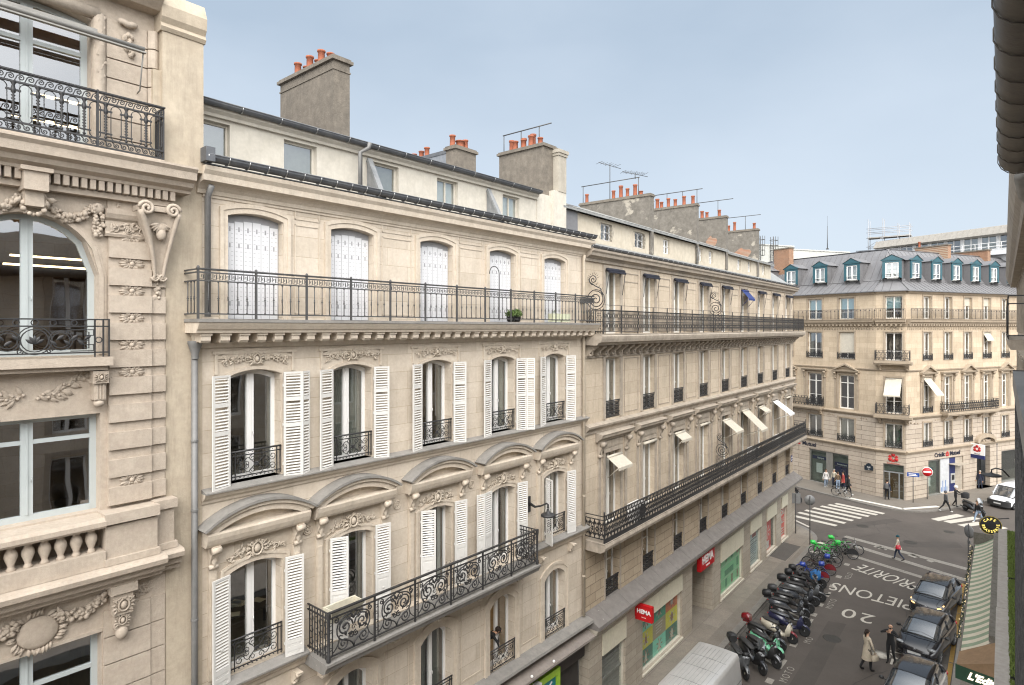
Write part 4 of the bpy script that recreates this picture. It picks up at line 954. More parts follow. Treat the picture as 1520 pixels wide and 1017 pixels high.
def scroll_screen(mb, x, z, s, y0):
    P = lambda pts: [(x, y0 - a * s, z + b * s) for a, b in pts]
    big = spiral(.42, .34, .34, 2.2, PI * .55, -1, 30, .1); sm = spiral(.3, 1.1, .2, 1.9, -PI * .45, -1, 24, .1)
    mb.tube(P(big), .02, 5); mb.tube(P(sm), .018, 5); mb.tube(P([(.7, .5), (.62, .75), (.4, .85), (.16, 1.0), (.12, 1.12)]), .022, 5)
    mb.tube(P(circ(.42, .34, .38, 16)), .016, 5, True)
    for k in range(9):
        a = R(20 + k * 20); mb.tube(P([(.3 + .2 * math.cos(a), 1.1 + .2 * math.sin(a)), (.3 + .29 * math.cos(a), 1.1 + .29 * math.sin(a))]), [.012, .003], 4)
    for k in range(3): mb.tube(P([(.42 + .1 * k, .9 - .12 * k), (.52 + .1 * k, 1.0 - .1 * k)]), [.012, .003], 4)
    for a in (.05, .4, .75): mb.tube(P([(a, -.95), (a, 0)]), .012, 4)
    for k in range(4):
        for a in (.2, .55): mb.tube(P(circ(a, -.82 + .24 * k, .1, 8)), .01, 4, True)
for q_ in ((.2, 16.0, 1.0, .05), (12.65, 16.0, .92, .05), (13.5, 8.3, .9, .0)):
    rl = MB(); scroll_screen(rl, *q_); rl.build('scroll_screen', IRON, bal)
# lower balcony
sl = MB(); sl.wbox(-.02, LEN + .45, 0, .86, 7.24, 7.27); bal = sl.build('balcony', S3T, b3)
rl = MB(); y = -.82
for z in (8.27, 8.13, 7.42): rl.box(.03, LEN + .4, y - .016, y + .016, z - .014, z + .014)
rl.box(.02, LEN + .42, y - .035, y + .035, 8.275, 8.3); rl.box(.03, LEN + .4, y - .012, y + .012, 7.27, 7.42)
def dense(mb, x0, x1, z0, z1, P, px, r=.011):
    n = int(round((x1 - x0) / px))
    for k in range(n):
        m = x0 + (x1 - x0) * (k + .5) / n; h = z1 - z0; zc = (z0 + z1) / 2
        for pts, cl in ((circ(m, zc, px * .3, 8), 1), (spiral(m - px * .22, z0 + h * .2, px * .26, 1.2, 0, 1, 8), 0), (spiral(m + px * .22, z0 + h * .2, px * .26, 1.2, PI, -1, 8), 0), (spiral(m - px * .22, z1 - h * .2, px * .26, 1.2, 0, -1, 8), 0), (spiral(m + px * .22, z1 - h * .2, px * .26, 1.2, PI, 1, 8), 0), ([(m - px / 2, z0), (m, zc), (m - px / 2, z1)], 0), ([(m + px / 2, z0), (m, zc), (m + px / 2, z1)], 0), ([(m - px / 2, z0), (m - px / 2, z1)], 0)):
            mb.tube([P(a, b_) for a, b_ in pts], r, 4, bool(cl), sm=False)
dense(rl, .05, LEN + .38, 7.43, 8.12, lambda a, b_: (a, y, b_), .25, .0145)
n = int(LEN / .13)
for k in range(n): rl.box(.05 + .131 * k, .05 + .131 * k + .06, y - .01, y + .01, 8.15, 8.25)
for xe in (.04, LEN + .39):
    for z in (8.27, 8.13, 7.42): rl.box(xe - .014, xe + .014, y, 0, z - .014, z + .014)
    dense(rl, .02, .8, 7.43, 8.12, lambda a, b_: (xe, -a, b_), .22, .014); rl.box(xe - .02, xe + .02, y - .02, y + .02, 7.24, 8.4)
    rl.blob((xe, y, 8.42), .035)
rl.build('railing', IRON, bal)
# shop front
w = MB(); PO = .15
wall(w, .06, LEN, 0, 3.66, [(1.98, 1.9, .15, 3.2, 0), (6.55, 4.15, .28, 3.22, 0), (11.3, 2.75, .03, 3.3, 0), (15.75, 3.75, .28, 3.1, 0), (20.1, 2.2, .3, 3.1, 0), (23.45, 2.2, .3, 3.1, 0), (26.55, 1.55, .3, 3.1, 0)], .45, y=-PO)
w.quad((.06, -PO, 0), (.06, .3, 0), (.06, .3, 3.66), (.06, -PO, 3.66)); w.quad((LEN, -PO, 0), (LEN, .3, 0), (LEN, .3, 3.66), (LEN, -PO, 3.66)); w.build('shop_front', SHOPST, b3)
t = MB(); t.prism([(.1, 3.64), (.2, 3.64), (.24, 3.72), (.5, 3.78), (.55, 3.9), (.58, 3.98), (.05, 4.02)], .0, LEN + .2); t.wbox(.06, LEN, .13, .19, 3.36, 3.64)
t.build('shop_cornice', surf('cornice_buff', (.44, .4, .33), (.38, .34, .28), .7, stain=.3), b3)
ld = MB(); ld.prism([(-.1, 4.52), (0, 4.5), (.64, 4.12), (.64, 3.98), (-.1, 3.98)], -.02, LEN + .25)
x = .9
while x < LEN: ld.prism([(.01, 4.505), (.645, 4.125), (.645, 4.1), (.01, 4.48)], x, x + .035); x += 1.55
ld.build('ledge_flashing', surf('ledge_slate', (.155, .14, .13), (.2, .185, .17), .8, bump=.3, bscale=18, stain=.3, stainc=(.09, .085, .08), patches=((.34, .32, .3), 7, .66)), b3)
bl = MB()
for x0, x1, zb in ((1.03, 2.93, 2.5), (4.48, 8.62, 2.55), (13.88, 17.62, 2.3), (19.0, 21.2, 2.5), (22.35, 24.55, 2.5), (25.78, 27.32, 2.55), (9.93, 12.6, 3.0)): bl.wbox(x0, x1, .1, .14, zb, 3.24)
for k, (x0, x1, zb) in enumerate(((1.03, 2.93, 2.5), (4.48, 8.62, 2.55), (13.88, 17.62, 2.3), (19.0, 21.2, 2.5), (22.35, 24.55, 2.5), (25.78, 27.32, 2.55))):
    m = MB(); m.wbox(x0, x1, .12, .2, zb, 3.35); m.build('shop_blind', surf('blind_cream', (.6, .56, .44), (.55, .51, .4), .8, stain=.15) if 'blind_cream' not in MATS else MATS['blind_cream'], b3)
    m = MB(); m.band([(x0 + .07, .36), (x0 + .07, 3.0), (x1 - .07, 3.0), (x1 - .07, .36)], [(x0, .28), (x0, 3.1), (x1, 3.1), (x1, .28)], -.1, .06); m.wbox(x0, x1, -.1, .08, .24, .33); m.wbox(x0 - .06, x1 + .06, .12, .22, .16, .26)
    o = m.build('shop_window', surf('shop_frame', (.6, .55, .46), None, .5) if 'shop_frame' not in MATS else MATS['shop_frame'], b3)
    g = MB(); g.wbox(x0 + .06, x1 - .06, -.02, -.01, .34, 3.0); g.build('pane', glass('shop_glass', (.93, .95, .94), .5, .0) if 'shop_glass' not in MATS else MATS['shop_glass'], o)
def col(name, c, c2=None, rough=.6): return MATS.get(name) or surf(name, c, c2, rough, fine=.05)
# poster tiles behind the first big window
pm = [col('poster_green', (.05, .33, .2)), col('poster_mint', (.2, .62, .46)), col('poster_olive', (.66, .58, .06)), col('poster_brown', (.36, .29, .2)), col('poster_red', (.68, .18, .07)), col('poster_dark_green', (.05, .19, .14)), col('poster_pale', (.5, .46, .38)), col('poster_ink', (.26, .13, .1))]
m = MB(); X0, X1 = 4.5, 8.6
tiles = [[0, 0, 4], [2, 3, 2], [5, 1, 0]]; tiles = [[1, 0, 4], [2, 3, 2], [5, 1, 5]]
r = random.Random(4)
for rI in range(3):
    for cI in range(3):
        w3 = (X1 - X0) / 3; a = X0 + w3 * cI; zt = 2.62 - .78 * rI; m.wbox(a, a + w3, -.08, -.05, zt - .78, zt, tiles[rI][cI])
        cx, cz = a + w3 / 2, zt - .39
        if (rI, cI) == (1, 1):
            for k in range(4): m.wbox(cx - .4 + .02 * k, cx + .35 - .05 * k, -.05, -.045, cz + .2 - .13 * k, cz + .25 - .13 * k, 6)
        else:
            q = r.choice((6, 7)); m.plate([(cx - .14, cz - .22), (cx + .15, cz - .2), (cx + .09, cz + .05), (cx + .02, cz + .24), (cx - .08, cz + .08)], -.05, -.046, q) if cI != 2 else m.plate([(cx + .16 * math.cos(j), cz + .22 * math.sin(j)) for j in [2 * PI * i / 10 for i in range(10)]], -.05, -.046, q)
            for k in range(7):
                aa = k * .9; m.add([(cx + .1 * math.cos(aa), .044, cz + .1 * math.sin(aa)), (cx + .33 * math.cos(aa + .15), .044, cz + .33 * math.sin(aa + .15)), (cx + .3 * math.cos(aa - .15), .044, cz + .3 * math.sin(aa - .15))], [(0, 1, 2)], 6 if q == 7 else 7)
m.v = [(x, y if y > 0 else y, z) for x, y, z in m.v]
m.build('window_poster', pm, b3)
m = MB(); X0, X1 = 13.92, 17.6; m.wbox(X0, X1, -.08, -.05, .34, 2.6)
for k in range(4):
    for j in range(3):
        x = X0 + .3 + .95 * k; z = .62 + .72 * j
        if not (j == 1 and 0 < k < 3): m.wbox(x, x + .3, -.05, -.045, z - .18, z + .3, 1 + (k + j) % 3); m.wbox(x + .09, x + .22, -.045, -.04, z + .0, z + .22, 3 - (k + j) % 3)
m.wbox(X0 + 1.15, X0 + 2.6, -.05, -.044, 1.1, 1.42, 2); m.wbox(X0, X1, -.05, -.046, .98, 1.02, 4); m.wbox(X0, X1, -.05, -.046, 1.72, 1.76, 4)
m.build('green_poster', [col('poster_leaf', (.22, .58, .3)), col('poster_moss', (.16, .29, .15)), col('poster_green2', (.06, .27, .14)), col('poster_rust', (.2, .16, .1)), col('poster_pale2', (.4, .5, .38))], b3)
m = MB(); m.wbox(19.05, 21.15, -.08, -.05, .34, 2.6); m.wbox(20.0, 20.7, -.05, -.045, 2.0, 2.5, 1)
for k in range(11):
    z = 1.85 - .125 * k; hw = (.75, .2, .8, .6, .5, .62, .55, .2, .6, .45, .5)[k]; m.wbox(20.1 - hw, 20.1 + hw, -.05, -.045, z, z + (.055 if k in (0, 2) else .03), 2)
m.build('opening_notice', [col('notice_pale', (.42, .47, .46)), col('notice_red', (.3, .02, .02)), col('notice_ink', (.12, .14, .16))], b3)
m = MB(); m.wbox(22.4, 23.95, -.08, -.05, .34, 2.6); m.wbox(23.95, 24.5, -.08, -.05, .34, 2.6, 2)
for k in range(7): a = k * .9; m.add([(23.2, .045, 1.55), (23.2 + .55 * math.cos(a), .045, 1.55 + .5 * math.sin(a)), (23.2 + .5 * math.cos(a + .25), .045, 1.55 + .46 * math.sin(a + .25))], [(0, 1, 2)], 1)
for k in range(3): m.wbox(22.75, 23.6, -.05, -.045, .55 + .14 * k, .6 + .14 * k, 1)
m.wbox(22.9, 23.5, -.05, -.043, .45, .95, 1)
m.build('red_poster', [col('poster_brick', (.65, .09, .08)), col('poster_white', (.62, .56, .52)), col('glass_dark', (.06, .055, .05), None, .2)], b3)
m = MB(); m.wbox(25.82, 27.28, -.08, -.05, .34, 2.6); m.build('sale_poster', col('poster_scarlet', (.72, .05, .04)), b3)
lettering('poster_letters', 'NOEL', .55, MATS['poster_white'], b3, (26.55, .044, 2.05), bold=.012); lettering('poster_letters', 'SALE', .5, MATS['poster_white'], b3, (26.55, .044, 1.45), bold=.012)
m = MB()
for k in range(3): m.wbox(26.0, 27.1, -.05, -.044, .5 + .18 * k, .58 + .18 * k)
m.build('poster_lines', MATS['poster_white'], b3)
m = MB(); m.wbox(1.05, 2.9, -.2, -.1, .2, 2.6)
for k in range(14): m.wbox(1.05, 2.9, -.1, -.08, .3 + .16 * k, .32 + .16 * k)
m.wbox(1.03, 2.92, -.08, -.02, 1.3, 1.4)
m.build('shutter_panel', surf('panel_grey', (.2, .2, .19), (.27, .26, .24), .5, scale=4), b3)
# entrance
m = MB(); m.box(9.95, 12.65, .3, 1.9, -.01, .02); m.build('entrance_floor', surf('floor_pink', (.42, .29, .22), None, .6), b3)
m = MB(); m.box(9.9, 9.96, .28, 1.9, 0, 3.3); m.box(12.62, 12.68, .28, 1.9, 0, 3.3); m.box(9.9, 12.7, .28, 1.9, 3.28, 3.34); m.build('entrance_wall', SHOPST, b3)
m = MB(); m.box(9.96, 12.64, 1.85, 1.95, 0, 3.3); m.box(9.98, 10.06, -.1, 1.8, 0.02, 3.2, 1); m.box(11.2, 11.28, 1.8, 1.86, 0, 3.2, 1); m.build('entrance_door', [surf('warm_glass', (.3, .2, .11), (.2, .13, .07), .15), surf('door_frame', (.06, .05, .045), None, .4)], b3)
# gutter, attic, chimneys
g = MB(); half_gutter(g, -.1, LEN + .2, .34, 18.38, .09, .55); g.build('gutter', [ZINC, STEEL], b3)
rf = MB(); rf.quad((-.1, -.36, 18.4), (LEN + .2, -.36, 18.4), (LEN + .2, .42, 18.68), (-.1, .42, 18.68))
for a, b_ in ((-1.2, 6.25), (6.6, 11.7), (12.0, 16.1), (16.45, 22.0), (22.4, 25.2)):
    h = 0 if a < 15 else -.1
    rf.add([(a, .15, 19.68 + h), (b_, .15, 19.68 + h), (b_, 4.6, 21.35 + h), (a, 4.6, 21.35 + h), (a, .15, 19.76 + h), (b_, .15, 19.76 + h), (b_, 4.6, 21.42 + h), (a, 4.6, 21.42 + h)], [(0, 1, 2, 3), (4, 7, 6, 5), (0, 4, 5, 1), (1, 5, 6, 2), (0, 3, 7, 4)])
    x = a + .3
    while x < b_: rf.tube([(x, .13, 19.78 + h), (x, 4.6, 21.44 + h)], .035, 4); x += .62
rf.box(-1.2, 25.2, 4.6, 11, 18, 21.3)
rf.add([(25.2, .42, 18.68), (LEN + .1, .42, 18.68), (LEN - 1.5, 2.2, 20.2), (25.2, 2.2, 20.2), (LEN + .1, 11, 18.68), (LEN - 1.5, 11, 20.2)], [(0, 1, 2, 3), (1, 4, 5, 2)]); rf.quad((25.2, 2.2, 20.2), (LEN - 1.5, 2.2, 20.2), (LEN - 1.5, 11, 20.2), (25.2, 11, 20.2))
rf.build('roof', surf('zinc_old', (.2, .205, .2), (.3, .3, .29), .6, .1, scale=2, bump=.2, stain=.5, stainc=(.11, .115, .115)), b3)
aw_ = [(-.45, .8), (2.32, .88), (5.3, .95), (8.1, .72), (12.35, .6), (13.9, .6), (18.6, .62), (20.6, .6), (23.6, .6)]
at = MB(); wall(at, -1.2, 25.2, 18.6, 19.7, [(c, ww, 18.86, 19.56, 0) for c, ww in aw_], .18, y=.4); at.quad((25.2, .4, 18.6), (25.2, 3, 18.6), (25.2, 3, 19.9), (25.2, .4, 19.7)); at.build('attic_wall', CREAM3, b3)
for k, (c, ww) in enumerate(aw_):
    f = MB(); hw = ww / 2; f.band([(-hw + .05, .05), (-hw + .05, .65), (hw - .05, .65), (hw - .05, .05)], [(-hw, 0), (-hw, .7), (hw, .7), (hw, 0)], -.05, 0); f.box(-.035, .035, -.005, .05, .02, .68); f.box(-hw, hw, 0, .04, .34, .37); f.box(-hw, hw, 0, .04, 0, .05)
    o = put('attic_window', f.mesh('attic_window', WHITE), b3, (c, .5, 18.86)); g = MB(); g.quad((-hw, .03, 0), (hw, .03, 0), (hw, .03, .7), (-hw, .03, .7)); put('pane', g.mesh('pane', GLASSR), o)
    bk = MB(); bk.quad((-hw, .25, 0), (hw, .25, 0), (hw, .25, .7), (-hw, .25, .7)); put('blind', bk.mesh('blind', CURT if k % 2 else ROOMD), o)
    if k in (1, 2):
        gr = MB()
        for j in range(-5, 6): gr.tube([(j * .1 - .1, -.1, 0), (j * .1 + .1, -.1, .35), (j * .1 - .1, -.1, .7)], .008, 4)
        put('grille', gr.mesh('grille', IRONG), o)
def chim3(x0, x1, d0, d1, z1, pots, rail, front=False):
    o = chimney(b3, x0, x1, d0 - .06, d1, 18.7, z1, CHIM3, pots, .05, CHIM, rail)
    return o
chim3(6.22, 6.6, .4, 4.15, 21.46, [(6.4, 3.85, .45, .09), (6.4, 2.35, .42, .09), (6.4, 1.95, .6, .1), (6.4, 1.6, .42, .09), (6.4, 1.2, .55, .1), (6.4, .9, .2, .1)], (6.45, (4.2, 1.0), .9, (4.1, 1.05)))
chim3(11.68, 12.0, .4, 3.05, 21.86, [(11.85, 2.95, .48, .1), (11.85, 2.65, .55, .11), (11.85, 2.4, .35, .1), (11.85, 2.0, .5, .1), (11.85, 1.6, .4, .1), (11.85, 1.1, .5, .1), (11.85, .6, .45, .1)], (11.9, (3.0, .1), .8, (2.9, 2.1, 1.2, .4)))
chim3(16.12, 16.45, .4, 2.75, 21.85, [(16.3, 2.55, .5, .1), (16.3, 2.2, .35, .12), (16.3, 1.85, .45, .11), (16.3, 1.55, .35, .1), (16.3, .8, .4, .1)], (16.35, (2.6, .0), 1.0, (2.4, .9)))
chim3(22.02, 22.4, .4, 2.9, 21.84, [(22.2, 2.3, .4, .1), (22.2, 1.9, .6, .1), (22.2, .6, .4, .1)], (22.25, (2.7, .2), .95, (2.6, 1.2)))
m = MB()
for x, d0, d1, z0, z1 in ((16.11, .9, 1.5, 19.9, 20.7), (22.01, .8, 1.8, 19.8, 20.6)):
    pts = [(d0 + (d1 - d0) * (.5 + .5 * math.cos(a) * (1 + .25 * math.sin(3 * a))), z0 + (z1 - z0) * (.5 + .5 * math.sin(a) * (1 + .2 * math.cos(5 * a)))) for a in [2 * PI * i / 18 for i in range(18)]]
    m.add([(x - .003, p, q) for p, q in pts], [tuple(range(18))])
m.build('bare_brick', BRICKX, b3)
dp = MB(); dp.tube([(11.62, .3, 19.6), (11.62, .2, 19.5), (11.62, .3, 18.7)], .04, 6); dp.build('drainpipe', PIPE, b3)

# things fixed to, standing on or hanging from these two buildings
def at3(x, o, z): return (-12.383 + o, 19.932 + x, z)
def at2(s, o, z): return (P2[0] + .03124 * s + .99951 * o, P2[1] + .99951 * s - .03124 * o, z)
RED = col('sign_red', (.5, .006, .01), None, .4)
sg = thing('shop_sign', 'small square red shop sign with white letters, sticking out from the wall above the pavement', 'sign', at3(3.7, .15, 2.98), R(90))
m = MB(); m.box(0, .17, -.82, -.05, 0, .66); m.box(.05, .1, -.06, .02, .1, .5); m.build('sign_box', RED, sg)
lettering('lettering', 'HEMA', .235, WHITE, sg, (-.006, -.44, .38), (R(90), 0, R(-90)), bold=.008); lettering('lettering', 'HEMA.NL', .05, WHITE, sg, (-.006, -.44, .15), (R(90), 0, R(-90)), ext=.004)
sg = thing('shop_sign', 'wide red shop sign with white letters, flat above the recessed shop entrance', 'sign', at3(11.35, .2, 2.9), R(90))
m = MB(); m.wbox(-.95, .95, 0, .2, 0, .85); m.build('sign_box', RED, sg); lettering('lettering', 'HEMA', .56, WHITE, sg, (0, -.205, .48), bold=.018); lettering('lettering', 'HEMA.NL', .12, WHITE, sg, (0, -.205, .14))
for k, (x, z) in enumerate(((3.4, 7.3), (18.6, 7.3), (24.3, 7.3))):
    ac = thing('air_conditioner', ('white air conditioner box behind the lower balcony railing, nearest the cream building', 'white air conditioner box behind the lower balcony railing, halfway along under the awnings', 'white air conditioner box at the far end of the lower balcony')[k], 'air conditioner', at3(x, .42, z), R(90), 'air conditioners on the lower balcony')
    m = MB(); m.box(-.45, .45, -.2, .2, .06, .7); m.box(-.45, -.3, -.16, .16, 0, .06); m.box(.3, .45, -.16, .16, 0, .06); m.build('casing', WHITE, ac); m = MB(); m.lathe([(.28, 0), (.28, .02), (.05, .03), (.05, .0)], (.1, -.225, .38), 14, axis='y'); m.build('fan_grille', BLACK, ac)
def aerial(x, o, z, h, n, lab, rz):
    a = thing('tv_aerial', lab, 'aerial', at3(x, o, z), rz, 'television aerials on the chimneys'); m = MB(); m.tube([(0, 0, 0), (0, 0, h)], .02, 5); m.build('mast', IRONG, a)
    m = MB(); m.tube([(-.7, 0, h), (.7, 0, h - .12)], .014, 4)
    for k in range(n): x_ = -.65 + 1.3 * k / n; m.tube([(x_, -.16 - .1 * (k % 3 == 0), h + .01), (x_, .16 + .1 * (k % 3 == 0), h - .02)], .008, 4)
    m.build('antenna', IRONG, a)
aerial(6.4, -2.55, 21.46, 1.75, 7, 'television aerial with few rods, on the tall mast left on the long building chimney', R(70)); aerial(6.4, -1.2, 22.3, .28, 13, 'television aerial with many rods, on the rail over the long building chimney', R(60))
wl = thing('wall_lamp', 'black street lamp on a curved bracket, on the wall between white shutters', 'street lamp', at2(10.62, .0, 9.1), A2)
m = MB(); m.wbox(-.07, .07, 0, .06, 0, .52); m.tube([(0, -.05, .3), (0, -.3, .22), (0, -.55, .3), (0, -.78, .42), (0, -.84, .4), (0, -.84, .28)], [.05, .04, .03, .03, .03, .03], 6); m.build('bracket', IRON, wl)
m = MB(); m.lathe([(.03, .28), (.05, .22), (.07, .15), (.21, .11), (.24, .09), (.24, .04), (.2, .03)], (0, -.84, -.02), 16); m.build('lamp_head', IRON, wl); m = MB(); m.lathe([(.19, .03), (.14, .0), (.02, -.02)], (0, -.84, 0), 14); m.build('diffuser', WHITE, wl)
def leafy(mb, c, r, n, l, seed, sq=1):
    rr = random.Random(seed)
    for k in range(n):
        d = Vector((rr.gauss(0, 1), rr.gauss(0, 1), rr.gauss(0, 1))).normalized() * r * rr.uniform(.45, 1); p = Vector(c) + Vector((d.x, d.y, d.z * sq)); e = Euler((rr.uniform(0, 6), rr.uniform(0, 6), rr.uniform(0, 6))).to_matrix()
        q = [p + e @ Vector(v) * l for v in ((-.5, 0, 0), (0, .28, .1), (.5, 0, 0), (0, -.28, .1))]; mb.add([tuple(v) for v in q], [(0, 1, 2, 3)])
LEAF = surf('leaf_green', (.07, .12, .025), (.11, .17, .04), .6, scale=8)
for k, s in enumerate((9.15, 9.42)):
    pl = thing('potted_plant', ('round green bush in black pot on the top balcony, left of the pair', 'round green bush in black pot on the top balcony, right of the pair')[k], 'potted plant', at2(s, .5, 15.46), A2, 'bushes on the top balcony')
    m = MB(); m.lathe([(.08, 0), (.12, .02), (.14, .16), (.15, .17)], n=12); m.build('pot', BLACK, pl); m = MB(); leafy(m, (0, 0, .27), .19, 330, .07, k, .75); m.build('foliage', LEAF, pl)
pb = thing('planter_box', 'empty cream planter box hung on the corner of the scrolled balcony railing', 'planter', at2(2.98, .6, 8.5), A2); m = MB()
for bx in ((-.42, .42, -.16, -.14, 0, .3), (-.42, .42, .14, .16, 0, .3), (-.42, -.4, -.14, .14, 0, .3), (.4, .42, -.14, .14, 0, .3), (-.4, .4, -.14, .14, 0, .02), (-.45, .45, -.19, -.16, .22, .3), (-.45, .45, .16, .19, .22, .3)): m.box(*bx)
m.build('box', surf('planter_cream', (.62, .58, .46), None, .6), pb); m = MB(); m.box(-.4, .4, -.14, .14, .02, .14); m.build('soil', surf('soil', (.05, .035, .025), None, 1), pb)
pb = thing('planter_box', 'two-tone pale planter box on the floor of the top balcony, far end', 'planter', at2(11.7, .5, 15.46), A2); m = MB()
for k in range(2): m.box(-.5 + .55 * k, -.02 + .55 * k, -.1, .1, .02, .3); 
m.build('box', surf('planter_pale', (.55, .56, .4), None, .6), pb); m = MB(); leafy(m, (-.25, 0, .33), .1, 40, .05, 5); m.build('foliage', LEAF, pb)
pb = thing('wire_rack', 'bent thin wire plant rack behind the scrolled balcony railing', 'rack', at2(6.6, .62, 7.76), A2); m = MB()
for j in range(6): m.tube([(-.4 + .12 * j, 0, 0), (-.42 + .13 * j, .0, .9), (-.36 + .14 * j, -.06, 1.12 - .03 * j)], .007, 4)
for z in (.4, .75, 1.0): m.tube([(-.42, 0, z), (.3, 0, z - .03)], .007, 4)
m.build('wires', IRONG, pb)
dk = thing('office_desk', 'dark desk covered with papers behind the lowest left window of the cream building', 'desk', at2(1.3, -1.35, 7.95), A2)
m = MB(); m.box(-.8, 1.0, -.45, .45, .7, .75); 
for sx in (-.75, .92):
    for sy in (-.4, .36): m.box(sx, sx + .05, sy, sy + .05, 0, .7)
m.build('desk_top', surf('desk_dark', (.05, .03, .02), None, .4), dk)
r = random.Random(3)
for k in range(10): m = MB(); m.box(-.14, .14, -.1, .1, 0, .012 + .05 * (k % 3 == 0)); put('paper', m.mesh('paper', PAPER), dk, (r.uniform(-.6, .8), r.uniform(-.35, .3), .752), (0, 0, r.uniform(0, 3)))
# ================================================================ corner bank building
b4 = thing('corner_bank_building', 'ochre stone corner building with zinc mansard roof, teal dormers and a bank below', 'building', (-8, 64, 0))
class Face:
    def __init__(s, o, rz): s.M = Matrix.Translation((o[0], o[1], 0)) @ Matrix.Rotation(rz, 4, 'Z'); s.o = o; s.rz = rz
    def build(s, mb, name, mats, parent=b4, loc=(0, 0, 0)): return s.put(name, mb.mesh(name, mats), parent, loc)
    def put(s, name, me, parent=b4, loc=(0, 0, 0), rz=0):
        o = put(name, me, parent)
        p = s.M @ Vector(loc); q = parent.location if parent is b4 else Vector((0, 0, 0))
        o.location = p - q; o.rotation_euler = (0, 0, s.rz + rz); return o
FL = Face((-9.04, 64.0), R(-22.28)); FC = Face((-9.04, 64.0), math.atan2(-.03, .9995)); FR = Face((-6.71, 63.93), R(62.74))
TEAL = surf('teal_paint', (.024, .082, .105), (.03, .095, .118), .45, fine=.03)
def b4face(F, x0, x1, wins, wd, shops, kind):
    w = MB(); ops = []
    for c in wins: ops += [(c, wd, 7.66, 10.82, 0), (c, wd, 12.36, 14.86, 0), (c, wd, 16.1, 18.1, 0)]
    wall(w, x0, x1, 7.3, 18.5, ops, .35); F.build(w, 'wall', S4)
    w = MB(); wall(w, x0, x1, 0, 7.3, [(c, wd, 4.62, 6.74, 0) for c in wins] + shops, .4); F.build(w, 'channelled_wall', S4R)
    t = MB(); rel = MB()
    e = .0
    for prof in ([(0, 4.1), (.08, 4.12), (.1, 4.2), (.2, 4.26), (.24, 4.36), (0, 4.42)], [(0, 7.15), (.06, 7.2), (.14, 7.3), (.2, 7.36), (.2, 7.44), (0, 7.5)], [(0, 11.38), (.06, 11.4), (.12, 11.48), (.14, 11.56), (0, 11.6)],
                 [(0, 15.42), (.1, 15.44), (.14, 15.56), (.26, 15.6), (.3, 15.72), (.46, 15.8), (.5, 15.95), (.54, 16.02), (0, 16.05)], [(0, 18.3), (.1, 18.32), (.2, 18.42), (.28, 18.5), (0, 18.55)]): t.prism(prof, x0 + e, x1 - e)
    x = x0 + .1
    while x < x1 - .2: t.wbox(x, x + .14, 0, .32, 15.46, 15.62); x += .36
    x = x0 + .2
    while x < x1 - .2: rel.blob((x, 0, 15.2), (.08, .03, .12), nu=5, nv=4); x += .26
    for k, c in enumerate(wins):
        for z0, z1 in ((12.36, 14.9), (16.08, 18.12), (7.66, 10.86), (4.62, 6.78)):
            for a, b_ in ((-wd / 2 - .16, -wd / 2), (wd / 2, wd / 2 + .16)): t.wbox(c + a, c + b_, 0, .05, z0, z1)
            t.wbox(c - wd / 2 - .16, c + wd / 2 + .16, 0, .06, z1, z1 + .14)
        if kind != 'C':
            hw = wd / 2 + .55
            t.prism([(0, 11.12), (.26, 11.12), (.32, 11.2), (.34, 11.28), (0, 11.3)], c - hw, c + hw)
            if (k % 2 == 0) == (kind == 'L'): pass
            if (kind == 'R' and k % 2 == 0) or (kind == 'L' and k % 2 == 0):
                t.band([(c - hw + .16, 11.3), (c, 11.3 + .48), (c + hw - .16, 11.3)], [(c - hw, 11.3), (c, 11.3 + .66), (c + hw, 11.3)], 0, .32)
                t.plate([(c - hw + .16, 11.29), (c + hw - .16, 11.29), (c, 11.78)], 0, .06)
            for sx in (-1, 1): volute(t, c + sx * (wd / 2 + .34), 10.45, .2, .66, .24); t.wbox(c + sx * (wd / 2 + .34) - .1, c + sx * (wd / 2 + .34) + .1, 0, .05, 7.7, 10.45)
        else:
            t.prism([(0, 12.0), (.7, 12.02), (.8, 12.1), (.82, 12.26), (0, 12.3)], c - 1.45, c + 1.45); t.prism([(0, 7.2), (.7, 7.22), (.8, 7.3), (.82, 7.5), (0, 7.55)], c - 1.45, c + 1.45)
            for sx in (-1, 1): volute(t, c + sx * 1.05, 11.5, .24, .5, .6); volute(t, c + sx * 1.05, 6.75, .24, .5, .6)
            cartouche(rel, c, 15.1, .22)
        for sx in (-.25, 0, .25): rel.blob((c + wd / 2 + .9 + sx, 0, 6.95), (.09, .03, .08), nu=5, nv=4)
    F.build(t, 'stone_trim', S4T); F.build(rel, 'carved_ornament', S4T)
    rm = MB()
    for z0, z1 in ((4.5, 7.0), (7.6, 11), (12.2, 15.2), (16.05, 18.3)): room(rm, x0 + .05, x1 - .05, z0, z1, .37, 3.5 if kind != 'C' else 2.0)
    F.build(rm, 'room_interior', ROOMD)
WL = [-2.75 - 3.25 * k for k in range(6)]; WR = [2.9 + 2.98 * k for k in range(9)]
b4face(FL, -21, 0, WL, 1.5, [(-4.6, 4.1, .12, 3.3, 0), (-13, 4.1, .12, 3.3, 0)], 'L')
b4face(FC, 0, 2.33, [1.4], 1.3, [(1.38, 1.62, .05, 3.15, 0)], 'C')
b4face(FR, 0, 30, WR, 1.1, [(5.65, 5.15, .2, 3.35, 0), (11.35, 2.1, .05, 4.0, 0), (16, 3.5, .3, 3.3, 0), (22, 3.5, .3, 3.3, 0)], 'R')
gb = MB()
